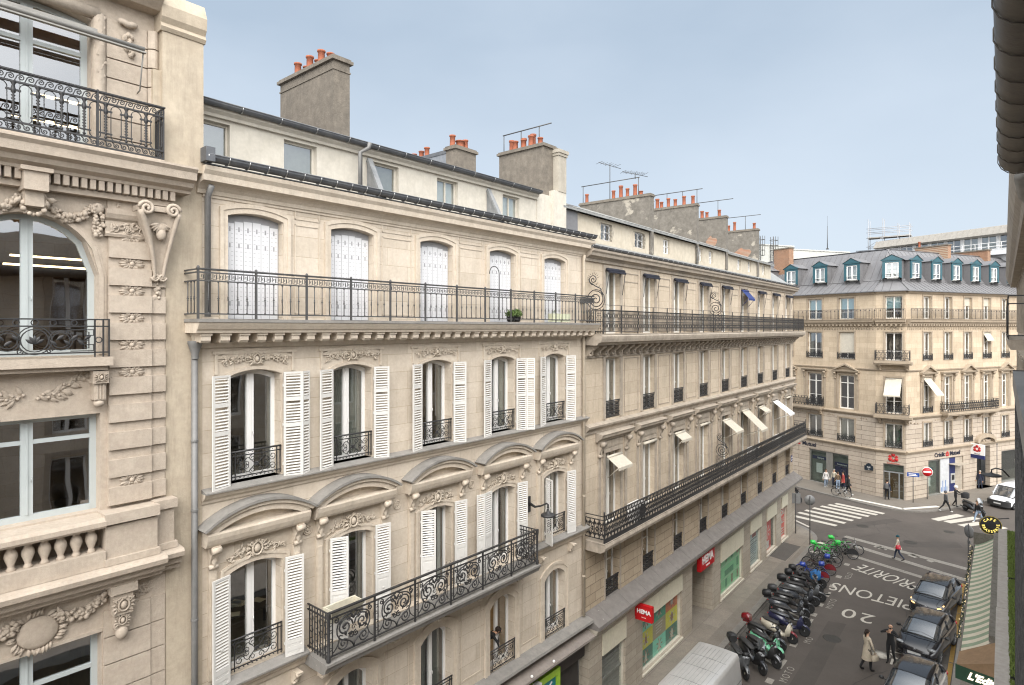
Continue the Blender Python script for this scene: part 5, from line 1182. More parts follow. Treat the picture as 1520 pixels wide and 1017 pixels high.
def balc_grille(w_, h_):
    m = MB(); hw = w_ / 2
    for z in (h_, .06): m.box(-hw, hw, -.015, .015, z - .015, z + .015)
    m.box(-hw, hw, -.012, .012, h_ - .12, h_ - .1)
    dense(m, -hw, hw, .07, h_ - .1, lambda a, b_: (a, 0, b_), .24, .013)
    for x in (-hw, hw): m.box(x - .015, x + .015, -.015, .15, 0, h_)
    return m.mesh('railing', IRON)
GL = balc_grille(1.7, .62); GR = balc_grille(1.3, .6)
def b4wins(F, wins, wd, g, kind):
    hs = ((4.62, 2.12), (7.66, 3.16), (12.36, 2.5), (16.1, 2.0))
    for k, c in enumerate(wins):
        for fl, (z, h) in enumerate(hs):
            fm, gm = winparts('b4%s%d' % (kind, fl), wd, h, 0, FR3, .065, .1, ((h * .77,) if fl == 1 else ()), ((h * .34,) if fl in (1, 2, 3) else ()), GLASSR)
            o = F.put('window', fm, b4, (c, .2, z)); put('pane', gm, o)
            if (k + fl) % 3 == 0: put('curtain', CU3[(k + fl) % 4], o, (0, .15, .05)).scale = (wd / 1.15, 1, h / 2.35)
            if fl == 0 or (fl == 2 and kind != 'C') or (fl == 1 and kind == 'L' and k == 1) or (fl == 1 and kind == 'R' and k == 0): put('railing', g, o, (0, -.28, .0))
            if fl == 3 and kind == 'R' and k in (2, 3) or (fl == 2 and kind == 'L' and k == 0):
                m = MB(); hh = .75 if fl == 3 else 1.95; m.box(-wd / 2, wd / 2, -.06, -.03, h - hh, h); m.build('blind', AWN, o)
            if fl == 3 and kind != 'R' and k < 2: m = MB(); m.box(-wd / 2 + .08, wd / 2 - .08, .06, .08, h * .45, h); m.build('blind', surf('blind_blue', (.3, .45, .5), None, .6) if 'blind_blue' not in MATS else MATS['blind_blue'], o)
            if fl == 1 and (kind == 'C' or (kind == 'R' and k == 0)): awning(o, wd - .05, h - .1, 1.75, 50, AWN, -.22)
            if fl == 2 and kind == 'R' and k == 3: awning(o, wd, h - .1, .7, 60, AWN, -.22)
b4wins(FL, WL, 1.5, GL, 'L'); b4wins(FC, [1.4], 1.3, GR, 'C'); b4wins(FR, WR, 1.1, GR, 'R')
# railings of the long top balcony, and the stone balconies
def simple_rail(mb, x0, x1, y, z0, z1, P):
    for z in (z0, z1): mb.tube([P(x0, z), P(x1, z)], .018, 4)
    n = int((x1 - x0) / .14)
    for k in range(n + 1): x = x0 + (x1 - x0) * k / n; mb.tube([P(x, z0 - .04), P(x, z1)], .012 if k % 6 else .024, 4)
    for k in range(0, n, 3):
        x = x0 + (x1 - x0) * k / n; mb.blob(P(x, z1 - .13 if k % 2 else z1 - .13), (.07, .05, .075), nu=4, nv=2)
        if k % 6 == 0: mb.blob(P(x, z1 - .55), (.04, .03, .05), nu=4, nv=2)
for F, x0, x1 in ((FL, -21, .0), (FC, 0, 2.33), (FR, 0, 30)):
    m = MB(); m.wbox(x0, x1, -.1, .5, 16.05, 16.08); bo = F.build(m, 'balcony', S4T); m = MB(); simple_rail(m, x0, x1, 0, 16.14, 17.0, lambda a, z: (a, -.45, z)); put('railing', m.mesh('railing', IRON), bo)
def stone_balcony(F, x0, x1, z, o, zr=.95):
    m = MB(); m.wbox(x0, x1, 0, o, z - .2, z); m.wbox(x0 + .05, x1 - .05, 0, o - .08, z - .32, z - .2)
    for k in range(max(2, int((x1 - x0) / 1.4))): volute(m, x0 + .3 + (x1 - x0 - .6) * k / (max(2, int((x1 - x0) / 1.4)) - 1), z - .75, .24, .45, o * .8)
    bo = F.build(m, 'balcony', S4T)
    m = MB(); y = -o + .05
    for zz in (z + zr, z + .08): m.box(x0 + .04, x1 - .04, y - .02, y + .02, zz - .015, zz + .015)
    dense(m, x0 + .05, x1 - .05, z + .09, z + zr - .03, lambda a, b_: (a, y, b_), .32, .015)
    for xe in (x0 + .05, x1 - .05):
        for zz in (z + zr, z + .08): m.box(xe - .015, xe + .015, y, 0, zz - .015, zz + .015)
        dense(m, .0, o - .08, z + .09, z + zr - .03, lambda a, b_: (xe, -a, b_), .26, .014)
    put('railing', m.mesh('railing', IRON), bo)
stone_balcony(FC, .0, 2.7, 12.35, .85); stone_balcony(FC, .05, 2.65, 7.62, .8); stone_balcony(FR, 4.7, 12.6, 7.62, .75); stone_balcony(FL, -9, -5.0, 7.62, .7)
# mansard roof lofted round the corner, with standing seams
def offs(d):
    def line(F): p = F.M @ Vector((0, d, 0)); v = F.M.to_3x3() @ Vector((1, 0, 0)); return p, v
    ls = [line(F) for F in (FL, FC, FR)]
    def X(a, b_):
        (p, u), (q, v) = a, b_; den = u.x * v.y - u.y * v.x; t = ((q.x - p.x) * v.y - (q.y - p.y) * v.x) / den; return p + u * t
    A = FL.M @ Vector((-21, d, 0)); D = FR.M @ Vector((30, d, 0)); return [A, X(ls[0], ls[1]), X(ls[1], ls[2]), D]
lv = [(-.42, 18.52), (-.42, 18.6), (1.1, 19.62), (1.05, 19.68), (1.12, 19.74), (2.5, 22.0), (2.9, 22.5), (3.1, 22.62), (9, 23.3)]
rings = [[(p.x + 8, p.y - 64, z) for p in offs(d)] for d, z in lv]
rf = MB(); rf.loft(rings, 0, False, False, False)
for k in range(3):
    for i0, i1 in ((1, 2), (4, 5), (5, 6), (7, 8)):
        a, b_, c_, d_ = [Vector(v) for v in (rings[i0][k], rings[i0][k + 1], rings[i1][k], rings[i1][k + 1])]
        step = .62; n = max(1, int((b_ - a).length / step)); dirv = (b_ - a).normalized(); up = Vector((0, 0, 1))
        for j in range(n + 1):
            p = a + dirv * (step * j); s_ = (p - a).length; q0 = c_ + (d_ - c_) * max(0, min(1, ((p - c_).dot(dirv)) / max((d_ - c_).length, .01)))
            tt = (p - c_).dot(dirv)
            if -.05 <= tt <= (d_ - c_).length + .05: rf.tube([p + up * .012, q0 + up * .012], .026, 4, mi=1, sm=False)
for k in (1, 2):
    rf.tube([Vector(rings[i][k]) + Vector((0, 0, .02)) for i in range(1, 9)], .045, 5)
for i in (2, 7): rf.tube([Vector(v) + Vector((0, 0, .02)) for v in rings[i]], .07, 6)
rfo = rf.build('roof', [ZINCL, surf('zinc_seam', (.11, .108, .112), None, .6, .1)], b4)
def dormer(F, c, w_=1.5, d=.55):
    hw = w_ / 2; m = MB(); z0, z1, zp = 19.72, 21.35, 21.85
    m.band([(-hw + .22, z0 + .1), (-hw + .22, z1 - .18), (hw - .22, z1 - .18), (hw - .22, z0 + .1)], [(-hw, z0), (-hw, z1), (hw, z1), (hw, z0)], -.1, .0)
    m.plate([(-hw - .1, z1), (hw + .1, z1), (hw + .12, z1 + .08), (0, zp), (-hw - .12, z1 + .08)], -.12, .06); m.plate([(-hw + .1, z1 + .1), (hw - .1, z1 + .1), (0, zp - .14)], .06, .07)
    o = F.put('dormer', m.mesh('dormer', TEAL), b4, (c, d, 0))
    r2 = MB()
    for sx in (-1, 1):
        r2.add([(sx * hw, .05, z0 - .3), (sx * hw, .05, z1), (sx * hw, 1.6, z1), (sx * hw, .9, z0 - .3)], [(0, 1, 2, 3)])
        r2.quad((sx * (hw + .14), -.1, z1 + .05), (0, -.1, zp + .04), (0, 2.2, zp + .04), (sx * (hw + .14), 1.8, z1 + .05)); r2.quad((sx * (hw + .14), -.1, z1 + .02), (0, -.1, zp), (0, 2.2, zp), (sx * (hw + .14), 1.8, z1 + .02))
    put('dormer_roof', r2.mesh('dormer_roof', ZINCL), o)
    fm, gm = winparts('dorm', w_ - .44, 1.38, 0, WHITE, .09, .13, (), (.4,), GLASSR); q = put('dormer_window', fm, o, (0, .06, z0 + .08))
    b5 = MB(); b5.box(-hw, hw, .7, .72, z0, z1); b5.box(-hw + .3, hw - .3, .3, .31, z0, z1 - .2, 1); put('blind', b5.mesh('blind', [ROOMD, CURTW]), o)
    put('pane', gm, o, (0, .06, z0 + .08))
    rl = MB(); rl.box(-hw + .2, hw - .2, -.05, -.03, z0 + .36, z0 + .39); rl.box(-hw + .2, hw - .2, -.05, -.03, z0 + .2, z0 + .215); put('railing', rl.mesh('railing', IRON), o)
for c in WL: dormer(FL, c + .15)
dormer(FC, 1.17)
for c in WR: dormer(FR, c - .65)
def stack(F, x0, x1, y0, y1, z1, pots=()):
    m = MB(); m.box(x0, x1, y0, y1, 20.2, z1); o = F.build(m, 'chimney', BRICK); m = MB(); m.box(x0 - .08, x1 + .08, y0 - .08, y1 + .08, z1, z1 + .12); put('chimney_cap', m.mesh('chimney_cap', CHIM), o)
    for px, py in pts_ if False else pots: p = MB(); pot(p, px, py, z1 + .1, .12, .6); put('chimney_pot', p.mesh('chimney_pot', TERRA), o)
stack(FL, -12.2, -10.3, 1.9, 2.6, 23.75); stack(FR, 9.6, 10.1, 2.2, 5.4, 23.35, ((9.85, 5.1),)); stack(FR, 16.3, 16.8, 2.3, 6.6, 23.2)
# bank front
NAVYB = col('bank_navy', (.012, .02, .1)); SHOPG = glass('bank_glass', (.8, .84, .82), 1.5, .03)
def bank_window(F, x0, x1, z0, z1, back, div=None):
    m = MB(); m.band([(x0 + .07, z0 + .07), (x0 + .07, z1 - .07), (x1 - .07, z1 - .07), (x1 - .07, z0 + .07)], [(x0, z0), (x0, z1), (x1, z1), (x1, z0)], -.22, -.1); m.wbox(x0, x1, -.2, .06, z0 - .12, z0)
    if div: m.wbox(div[0], div[1], -.35, -.08, z0, z1)
    o = F.build(m, 'shop_window', surf('bank_frame', (.2, .19, .17), None, .5) if 'bank_frame' not in MATS else MATS['bank_frame'])
    g = MB(); g.wbox(x0, x1, -.17, -.16, z0, z1); put('pane', g.mesh('pane', SHOPG), o); bk = MB(); bk.wbox(x0, x1, -.6, -.45, z0, z1); put('back_panel', bk.mesh('back_panel', back), o); return o
GREYG = surf('panel_sage', (.2, .21, .18), (.16, .17, .145), .6)
o = bank_window(FL, -6.62, -2.58, .14, 3.28, GREYG, (-4.85, -4.2))
m = MB(); m.wbox(-6.5, -4.9, -.42, -.35, 2.32, 2.62); m.wbox(-4.18, -2.66, -.42, -.35, 2.05, 2.4); m.wbox(-4.18, -2.66, -.44, -.43, .2, 2.0); put('banner', m.mesh('banner', NAVYB), o)
m = MB(); m.wbox(-6.05, -5.4, -.33, -.32, 1.0, 1.95); put('notice', m.mesh('notice', PAPER if False else WHITE), o)
put('lettering', text_mesh('Banque', .24, WHITE), o, (-5.6, .34, 2.46), (R(90), 0, 0)); put('lettering', text_mesh('Assurances', .22, WHITE), o, (-3.4, .34, 2.22), (R(90), 0, 0))
bank_window(FL, -15, -11, .14, 3.28, GREYG)
o = bank_window(FC, .58, 2.18, .06, 3.14, WOODIN, None)
m = MB(); m.wbox(1.0, 1.1, -.16, -.08, .1, 2.4); m.wbox(1.75, 1.85, -.16, -.08, .1, 2.4); m.wbox(.6, 2.16, -.16, -.08, 2.38, 2.48); m.wbox(.62, 2.14, -.3, -.28, 2.5, 3.1, 1); put('door', m.mesh('door', [surf('alu', (.3, .31, .31), None, .4, .3), GREYG]), o)
o = bank_window(FR, 3.08, 4.95, .22, 3.3, GREYG, None); m = MB(); m.wbox(3.2, 4.3, -.34, -.33, 2.15, 2.6, 1); m.wbox(3.3, 3.9, -.34, -.33, .9, 1.7); put('notice', m.mesh('notice', [WHITE, TEAL]), o)
m = MB(); m.wbox(5.0, 6.3, -.2, -.12, .2, 3.3, 0); m.wbox(6.3, 7.1, -.2, -.08, .2, 3.3, 1); m.wbox(6.42, 7.0, -.08, -.03, .95, 1.85, 2); m.wbox(6.52, 6.9, -.03, -.02, 1.25, 1.7, 3); m.wbox(7.1, 8.2, -.2, -.1, .2, 3.3, 4); m.wbox(6.2, 7.9, -.2, .7, 2.72, 2.78, 4)
for k in range(5): m.wbox(5.1 + .2 * k, 5.2 + .2 * k, -.12, -.115, .3, .7 + .3 * ((k * 2) % 4), 5)
FR.build(m, 'cash_machine', [surf('panel_white', (.5, .51, .52), None, .4), NAVYB, surf('atm_grey', (.4, .4, .38), None, .4), BLACK, SHOPST, surf('blue_print', (.1, .2, .42))])
m = MB(); m.wbox(10.3, 12.4, -.9, -.8, .0, 4.0); FR.build(m, 'carriage_door', surf('door_black', (.012, .013, .012), (.02, .02, .018), .5)); m = MB(); m.wbox(10.3, 12.4, -.7, .3, 0, .12); FR.build(m, 'door_step', S4T)
m = MB(); m.band([(10.1, 4.35)] + [(11.35 + 1.25 * math.cos(R(a)), 4.4 + .5 * math.sin(R(a))) for a in range(160, 19, -20)] + [(12.6, 4.35)], [(9.9, 4.5)] + [(11.35 + 1.5 * math.cos(R(a)), 4.5 + .75 * math.sin(R(a))) for a in range(160, 19, -20)] + [(12.8, 4.5)], 0, .35); cartouche(m, 11.35, 4.45, .25, .05); FR.build(m, 'door_pediment', S4T)
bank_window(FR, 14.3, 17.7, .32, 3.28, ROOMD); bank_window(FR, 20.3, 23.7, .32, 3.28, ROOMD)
def fthing(F, name, lab, cat, loc, group=None): p = F.M @ Vector(loc); return thing(name, lab, cat, p, F.rz, group)
INK = col('sign_ink', (.012, .014, .03)); RDS = col('logo_red', (.5, .02, .02))
def tri_logo(mb, c, r, o):
    for k in range(3):
        a = R(90 + 120 * k); x, z = c[0] + r * .62 * math.cos(a), c[1] + r * .62 * math.sin(a)
        mb.lathe([(.001, 0), (r * .36, 0), (r * .36, .02), (.001, .02)], (x, -o - .02, z), 12, axis='y')
        b0 = R(90 + 120 * k + 60); mb.plate([(c[0] + r * .95 * math.cos(b0 + q), c[1] + r * .8 * math.sin(b0 + q)) for q in (-.35, .35)] + [(c[0] + r * .3 * math.cos(b0 + .3), c[1] + r * .3 * math.sin(b0 + .3)), (c[0] + r * .3 * math.cos(b0 - .3), c[1] + r * .3 * math.sin(b0 - .3))], o, o + .015)
s = fthing(FR, 'bank_sign', 'dark bank lettering with a small red emblem over the cash machine shopfront', 'sign', (5.7, -.03, 3.62)); lettering('lettering', 'Crédit', .55, INK, s, (-1.05, 0, .12), bold=.012); lettering('lettering', 'Mutuel', .55, INK, s, (1.2, 0, .12), bold=.012); m = MB(); tri_logo(m, (.06, .1), .26, 0); m.build('emblem', RDS, s)
s = fthing(FL, 'bank_sign', 'dark bank lettering partly hidden behind the iron balcony corner of the long building', 'sign', (-7.6, -.03, 3.68)); lettering('lettering', 'Crédit', .55, INK, s, (-1.3, 0, .05), bold=.012); lettering('lettering', 'Mutuel', .55, INK, s, (1.0, 0, .05), bold=.012); m = MB(); tri_logo(m, (-.2, .05), .26, 0); m.build('emblem', RDS, s)
s = fthing(FC, 'bank_sign', 'red three-part bank emblem over the corner door', 'sign', (1.36, -.02, 3.62)); m = MB(); tri_logo(m, (0, .1), .44, 0); m.build('emblem', RDS, s); lettering('lettering', 'Crédit Mutuel', .17, RDS, s, (0, 0, -.38))
s = fthing(FR, 'bank_sign', 'white and blue hanging bank sign beside the dark carriage door', 'sign', (9.4, -.5, 3.1)); m = MB(); m.box(-.07, .07, -.65, .55, .35, 1.35, 0); m.box(-.075, .075, -.65, .55, 0, .35, 1); m.build('sign_box', [WHITE, NAVYB], s)
m = MB(); tri_logo(m, (0, 0), .36, 0); put('emblem', m.mesh('emblem', RDS), s, (-.075, -.05, .9), (0, 0, R(-90))); lettering('lettering', 'Mutuel', .16, INK, s, (-.08, -.05, .45), (R(90), 0, R(-90)))
s = fthing(FC, 'street_plaque', 'dark arched street plaque on the channelled wall left of the corner door', 'plaque', (-.75 + .2, -.02, 2.35)); m = MB(); m.wbox(-.35, .35, 0, .03, 0, .42); m.plate([(-.24, .42), (.24, .42), (.18, .58), (0, .65), (-.18, .58)], 0, .03); m.build('plate', surf('enamel_dark', (.012, .02, .03), None, .3), s); lettering('lettering', 'RUE', .16, WHITE, s, (0, -.035, .28)); lettering('lettering', 'DE', .09, WHITE, s, (0, -.035, .1))
# ================================================================ far buildings over the roofs
bw = thing('glazed_roof_building', 'white modern building with a band of large windows behind the zinc mansard', 'building', (-12.2, 89, 0), math.atan2(-6, 12.48))
LB = 22; m = MB(); wall(m, 0, LB, 14, 26.0, [(c, 1.55, 23.75, 25.2, 0) for c in [1.6 + 1.75 * k for k in range(11)]] + [(c, 1.55, 20.9, 22.4, 0) for c in [1.6 + 1.75 * k for k in range(11)]], .3); m.wbox(-.1, LB, 0, .9, 23.0, 23.45); m.box(0, LB, 3, 12, 14, 25.6); m.quad((0, 0, 14), (0, 3, 14), (0, 3, 25.6), (0, 0, 25.6)); m.build('wall', surf('render_white', (.62, .63, .64), (.56, .57, .58), .8), bw)
for k in range(11):
    for z in (23.75, 20.9):
        c = 1.6 + 1.75 * k; f = MB(); f.band([(-.68, .08), (-.68, 1.4), (.68, 1.4), (.68, .08)], [(-.77, 0), (-.77, 1.47), (.77, 1.47), (.77, 0)], -.06, 0); f.box(-.03, .03, -.01, .05, .05, 1.4); o = put('window', f.mesh('window', WHITE), bw, (c, .1, z)); g = MB(); g.quad((-.77, .03, 0), (.77, .03, 0), (.77, .03, 1.47), (-.77, .03, 1.47)); put('pane', g.mesh('pane', GLASSR), o); bk = MB(); bk.quad((-.77, .2, 0), (.77, .2, 0), (.77, .2, 1.47), (-.77, .2, 1.47)); put('blind', bk.mesh('blind', CURT if (k + int(z)) % 3 else ROOMD), o)
m = MB(); m.prism([(.5, 25.1), (.9, 25.2), (.3, 26.05), (-2.5, 26.5), (-2.5, 25.1)], -.2, LB)
for k in range(36): m.prism([(.93, 25.2), (.33, 26.08), (.28, 26.05), (.88, 25.2)], .3 + .6 * k, .36 + .6 * k)
m.build('roof', surf('roof_tile_grey', (.3, .28, .25), (.24, .225, .2), .8, stain=.3), bw)
rl = MB(); 
for z in (23.9, 24.3): rl.tube([(0, -.85, z), (LB, -.85, z)], .03, 4)
for k in range(18): rl.tube([(k * 1.25, -.85, 23.4), (k * 1.25, -.85, 24.3)], .025, 4)
rl.build('railing', WHITE, bw)
bg_ = thing('grey_rooftop_building', 'plain pale grey rooftop block with caged ladders behind the far chimneys', 'building', (-26.2, 85, 0), math.atan2(13, 8.2))
m = MB(); m.box(-3, 6.6, 0, 9, 14, 26.45); m.box(6.6, 17, .4, 9, 14, 26.1); m.box(-3.1, 6.7, -.1, 9, 26.45, 26.6); m.box(6.6, 17.2, .3, 9, 26.1, 26.25); m.box(3.2, 3.3, -.04, 0, 14, 26.4); m.build('wall', surf('render_grey', (.5, .5, .46), (.43, .43, .4), .9, stain=.4, stainc=(.3, .3, .28)), bg_)
for s0 in (.4, 2.6):
    m = MB()
    for x in (s0, s0 + .5): m.tube([(x, -.15, 22), (x, -.15, 27.6)], .04, 4)
    for k in range(18): m.tube([(s0, -.15, 22.2 + .3 * k), (s0 + .5, -.15, 22.2 + .3 * k)], .025, 4)
    for k in range(4): m.tube([(s0 - .15, -.15, 25 + .7 * k), (s0 - .15, -.8, 25 + .7 * k), (s0 + .65, -.8, 25 + .7 * k), (s0 + .65, -.15, 25 + .7 * k)], .04, 4)
    for x in (s0 - .15, s0 + .25, s0 + .65): m.tube([(x, -.8, 25), (x, -.8, 27.6)], .035, 4)
    m.build('caged_ladder', IRONG, bg_)
an = thing('rod_antenna', 'thin tall rod antenna on the grey rooftop block', 'antenna', (-19.0, 93.5, 26.1)); m = MB(); m.tube([(0, 0, 0), (0, 0, 3.2)], [.06, .03], 5); m.tube([(0, 0, 3.2), (0, 0, 4.6)], .015, 4); m.build('rod', IRONG, an); m = MB(); m.box(-.15, .15, -.15, .15, 0, .15); m.build('foot', IRONG, an)
sf = thing('scaffold', 'small grey tube scaffold with a platform on the far rooftop', 'scaffold', (-12.0, 89.0, 24.0)); m = MB()
for x in (-1.4, .2, 1.8, 3.0):
    for y in (0, 1.4): m.tube([(x, y, 0), (x, y, 4.2 + .8 * (x in (.2, -1.4)))], .04, 5)
for z in (1.5, 2.6, 3.3, 3.8):
    for y in (0, 1.4): m.tube([(-1.6, y, z), (3.2, y, z)], .035, 5)
m.tube([(-1.4, 0, 1.5), (.2, 0, 2.6)], .03, 4); m.build('tubes', surf('galvanised', (.35, .35, .36), None, .5, .4), sf); m = MB(); m.box(-1.5, 3.1, 0, 1.4, 2.62, 2.7); m.build('platform', surf('plank', (.3, .27, .22)), sf)
# ================================================================ right-hand building (camera side)
b5 = thing('near_stone_building', 'stone building at the right edge with dark gutter, iron balcony and a café below', 'building', (.3, 20, 0))
S5 = surf('stone_right', (.50, .42, .32), (.43, .36, .27), .88, bump=.2, stain=.35, stainc=(.22, .18, .14), joints=(1.3, .45), jc=(.34, .28, .21), jsize=.008, jbump=.2, jplane='yz')
FW = Face((.3, 46.0), R(-90))     # facade frame: along = towards the camera
FWl = lambda mb, name, mats: put(name, mb.mesh(name, mats), b5, (.32, 26, 0), (0, 0, R(-90)))
w = MB(); WB = [1.6 + 2.9 * k for k in range(20)]
wall(w, 0, 60, 4.6, 18.6, [(c, 1.2, z, z + h, 0) for c in WB for z, h in ((5.0, 2.2), (8.0, 2.6), (11.4, 2.4), (15.05, 2.3))], .35)
w.quad((0, 0, 0), (0, 10, 0), (0, 10, 18.6), (0, 0, 18.6)); w.quad((60, 0, 0), (60, 10, 0), (60, 10, 18.6), (60, 0, 18.6)); FWl(w, 'wall', S2)
fm, gm = winparts('b5', 1.2, 2.4, 0, WHITE, .08, .13, (), (), GLASSR)
for k, c in enumerate(WB[:16]):
    for z, s_ in ((5.0, .92), (8.0, 1.08), (11.4, 1.0), (15.05, .96)):
        o = put('window', fm, b5, (.54, 26 - c, z), (0, 0, R(-90))); o.scale = (1, 1, s_); put('pane', gm, o)
rm = MB()
for z in (4.8, 7.8, 11.2, 14.9): room(rm, .2, 48, z, z + 3.0, .37, 3.5)
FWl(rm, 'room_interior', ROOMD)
t = MB(); t.prism([(0, 17.6), (.3, 17.62), (.34, 17.75), (.44, 17.9), (.5, 18.1), (.54, 18.3), (.52, 18.36), (0, 18.4)], 0, 37); t.prism([(0, 7.5), (.1, 7.52), (.14, 7.7), (0, 7.76)], 0, 60); t.prism([(0, 14.55), (.12, 14.58), (.2, 14.72), (.24, 14.9), (0, 14.95)], 14, 60)
for c in WB:
    for sx in (-1, 1):
        for z, h in ((5.0, 2.2), (8.0, 2.6), (11.4, 2.4), (15.05, 2.3)): t.wbox(c + sx * .7 - .1, c + sx * .7 + .1, 0, .05, z, z + h + .1)
    for z, h in ((5.0, 2.2), (8.0, 2.6), (11.4, 2.4), (15.05, 2.3)): t.wbox(c - .8, c + .8, 0, .06, z + h + .1, z + h + .25)
FWl(t, 'stone_trim', S3T)
g = MB()
def gutter_big(mb, x0, x1, o, z, r, step):
    mb.lathe([(r, x0), (r, x1)], (0, -o, z), 16, axis='x')
    x = x0
    while x <= x1 + .01:
        mb.tube([(x, -o + (r + .008) * math.cos(R(a)), z + (r + .008) * math.sin(R(a))) for a in range(0, 360, 24)], .006, 4, True); x += step
gutter_big(g, 37, 60, .49, 17.2, .18, .55); FWl(g, 'gutter', surf('gutter_rust', (.07, .064, .058), (.13, .11, .085), .55, .3, scale=1.6, bump=.1, stain=.5, stainc=(.035, .032, .03)))
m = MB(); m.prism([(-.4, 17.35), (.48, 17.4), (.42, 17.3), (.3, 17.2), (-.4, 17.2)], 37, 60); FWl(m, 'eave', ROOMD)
dp = MB(); dp.tube([(36.8, -.46, 17.02), (36.5, -.42, 16.85), (36.3, -.2, 16.6), (36.3, -.1, 16.4), (36.3, -.1, 5)], .075, 8); FWl(dp, 'drainpipe', surf('pipe_stone', (.3, .28, .25), (.2, .19, .17), .7, stain=.4))
# balcony further along
m = MB(); m.prism([(0, 14.75), (.5, 14.78), (.56, 14.9), (.57, 15.0), (0, 15.02)], 16, 28.2); bo = FWl(m, 'balcony', S3T)
m = MB(); y = -.54
for z in (16.0, 15.82, 15.1): m.box(16, 28.1, y - .014, y + .014, z - .013, z + .013)
for k in range(90): m.tube([(16.02 + .135 * k, y, 15.02), (16.02 + .135 * k, y, 15.82)], .01, 4)
for k in range(60): iron(m, circ(16.15 + .2 * k, 15.91, .07, 8), .009, y, closed=True)
for z in (16.0, 15.82, 15.1): m.box(28.08, 28.12, y, 0, z - .013, z + .013)
put('railing', m.mesh('railing', IRON), bo)
# first-floor coping above the café, with grass strips; shop storey below
m = MB(); m.box(-.16, .6, -30, -4, 0, 3.3); m.build('cafe_front', surf('cafe_front', (.05, .06, .05), (.04, .045, .04), .5), b5)
for k, (y0, y1) in enumerate(((-4.2, 2.0), (2.02, 10.0), (10.02, 17), (17.02, 21.8))):
    m = MB(); o_ = (-.5, -.53, -.51, -.52)[k]; m.prism([(0, 0)], 0, 0) if False else None; m.box(o_, -.15, y0, y1, 4.42, 4.6); m.box(o_ + .05, -.15, y0, y1, 4.25, 4.42); m.build('coping_stone', surf('coping', (.40, .37, .335), (.33, .305, .28), .85, bump=.4, bscale=30, stain=.3, stainc=(.25, .23, .21), scale=6) if 'coping' not in MATS else MATS['coping'], b5)
m = MB(); m.box(-.42, .3, -4.2, 21.8, 3.3, 4.25); m.box(-.15, .32, -4.2, 21.8, 4.25, 4.5); m.build('shop_entablature', surf('entablature', (.2, .18, .155), (.15, .135, .12), .9, bump=.5, bscale=60, fine=.4), b5)
GRASS = surf('artificial_grass', (.13, .185, .035), (.17, .23, .055), .8, scale=6, fine=.3)
r = random.Random(11)
for k, (y0, y1) in enumerate(((14.5, 24.0), (24.3, 33.6), (33.9, 41.6))):
    gb_ = thing('grass_planter', ('long trough of bright green grass on the stone coping, nearest the camera', 'long trough of bright green grass on the stone coping, middle of the row', 'long trough of bright green grass on the stone coping, farthest along')[k], 'planter', (.35, (y0 + y1) / 2, 4.5), 0, 'grass troughs on the coping')
    h = (y1 - y0) / 2; m = MB(); m.box(-.2, .2, -h, h, 0, .09); m.build('trough', BLACK, gb_)
    m = MB()
    for j in range(int((y1 - y0) * 650)):
        x, y_ = r.uniform(-.21, .2), r.uniform(-h, h); a = r.uniform(0, 6.28); l = r.uniform(.05, .12); d = r.uniform(.012, .02); dx, dy = math.cos(a), math.sin(a)
        m.add([(x - dy * d, y_ + dx * d, .08), (x + dy * d, y_ - dx * d, .08), (x + dx * l * .5, y_ + dy * l * .5, .08 + l)], [(0, 1, 2)])
    m.build('grass', GRASS, gb_)['kind'] = 'stuff'
# the near balcony's iron railing, ending level with the camera
m = MB(); m.box(-.265, 0, -22, -17.93, 13.95, 14.06); bo = m.build('balcony', S3T, b5)
m = MB(); X, Y = -.272, -17.93
dense(m, X, .0, 14.08, 15.12, lambda a, b_: (a, Y, b_), .055, .006); dense(m, X, .0, 14.08, 15.12, lambda a, b_: (a, Y - .02, b_), .045, .006)
dense(m, -22, Y, 14.08, 15.12, lambda a, b_: (X, a, b_), .12, .008)
m.box(X - .004, X + .012, Y - .012, Y + .004, 14.06, 15.14)
put('railing', m.mesh('railing', surf('iron_rough', (.03, .03, .031), (.1, .098, .095), .7, .1, scale=60, bump=.4, bscale=120)), bo); m = MB(); m.box(X - .01, .0, Y - .04, Y + .012, 15.12, 15.16); m.box(X - .01, X + .03, -22, Y, 15.12, 15.16); put('handrail', m.mesh('handrail', PIPE), bo)
# ---------------------------------------------------------------- café
aw = thing('cafe_awning', 'long café awning with pale and green stripes sloping over the right pavement', 'awning', (-.15, 37, 0))
m = MB(); n = 46; y0, y1 = -7.4, 7.6
for k in range(n):
    a, b_ = y0 + (y1 - y0) * k / n, y0 + (y1 - y0) * (k + 1) / n
    sag = lambda t: -.06 * math.sin(PI * t)
    for j in range(5):
        t0, t1 = j / 5, (j + 1) / 5; x0, x1 = -.22 - .95 * t0, -.22 - .95 * t1
        m.add([(x0, a, 3.35 - .65 * t0 + sag(t0)), (x0, b_, 3.35 - .65 * t0 + sag(t0)), (x1, b_, 3.35 - .65 * t1 + sag(t1)), (x1, a, 3.35 - .65 * t1 + sag(t1))], [(0, 1, 2, 3)], k % 2, True)
    m.add([(-1.17, a, 2.7), (-1.17, b_, 2.7), (-1.18, b_, 2.46), (-1.18, (a + b_) / 2, 2.42), (-1.18, a, 2.46)], [(0, 1, 2, 3, 4)], k % 2)
AWS = surf('awning_cream', (.6, .54, .43), (.54, .48, .38), .85, bump=.1); AWG = surf('awning_green', (.25, .31, .215), (.21, .265, .18), .85)
m.build('canvas', [AWS, AWG], aw)
m = MB(); m.box(-.3, -.0, y0, y1 + .1, 3.36, 3.6); m.tube([(-1.18, y0, 2.7), (-1.18, y1, 2.7)], .03, 6)
for yy in (-5, 0, 5, y1): m.tube([(-.2, yy, 3.0), (-1.15, yy, 2.68)], .025, 5)
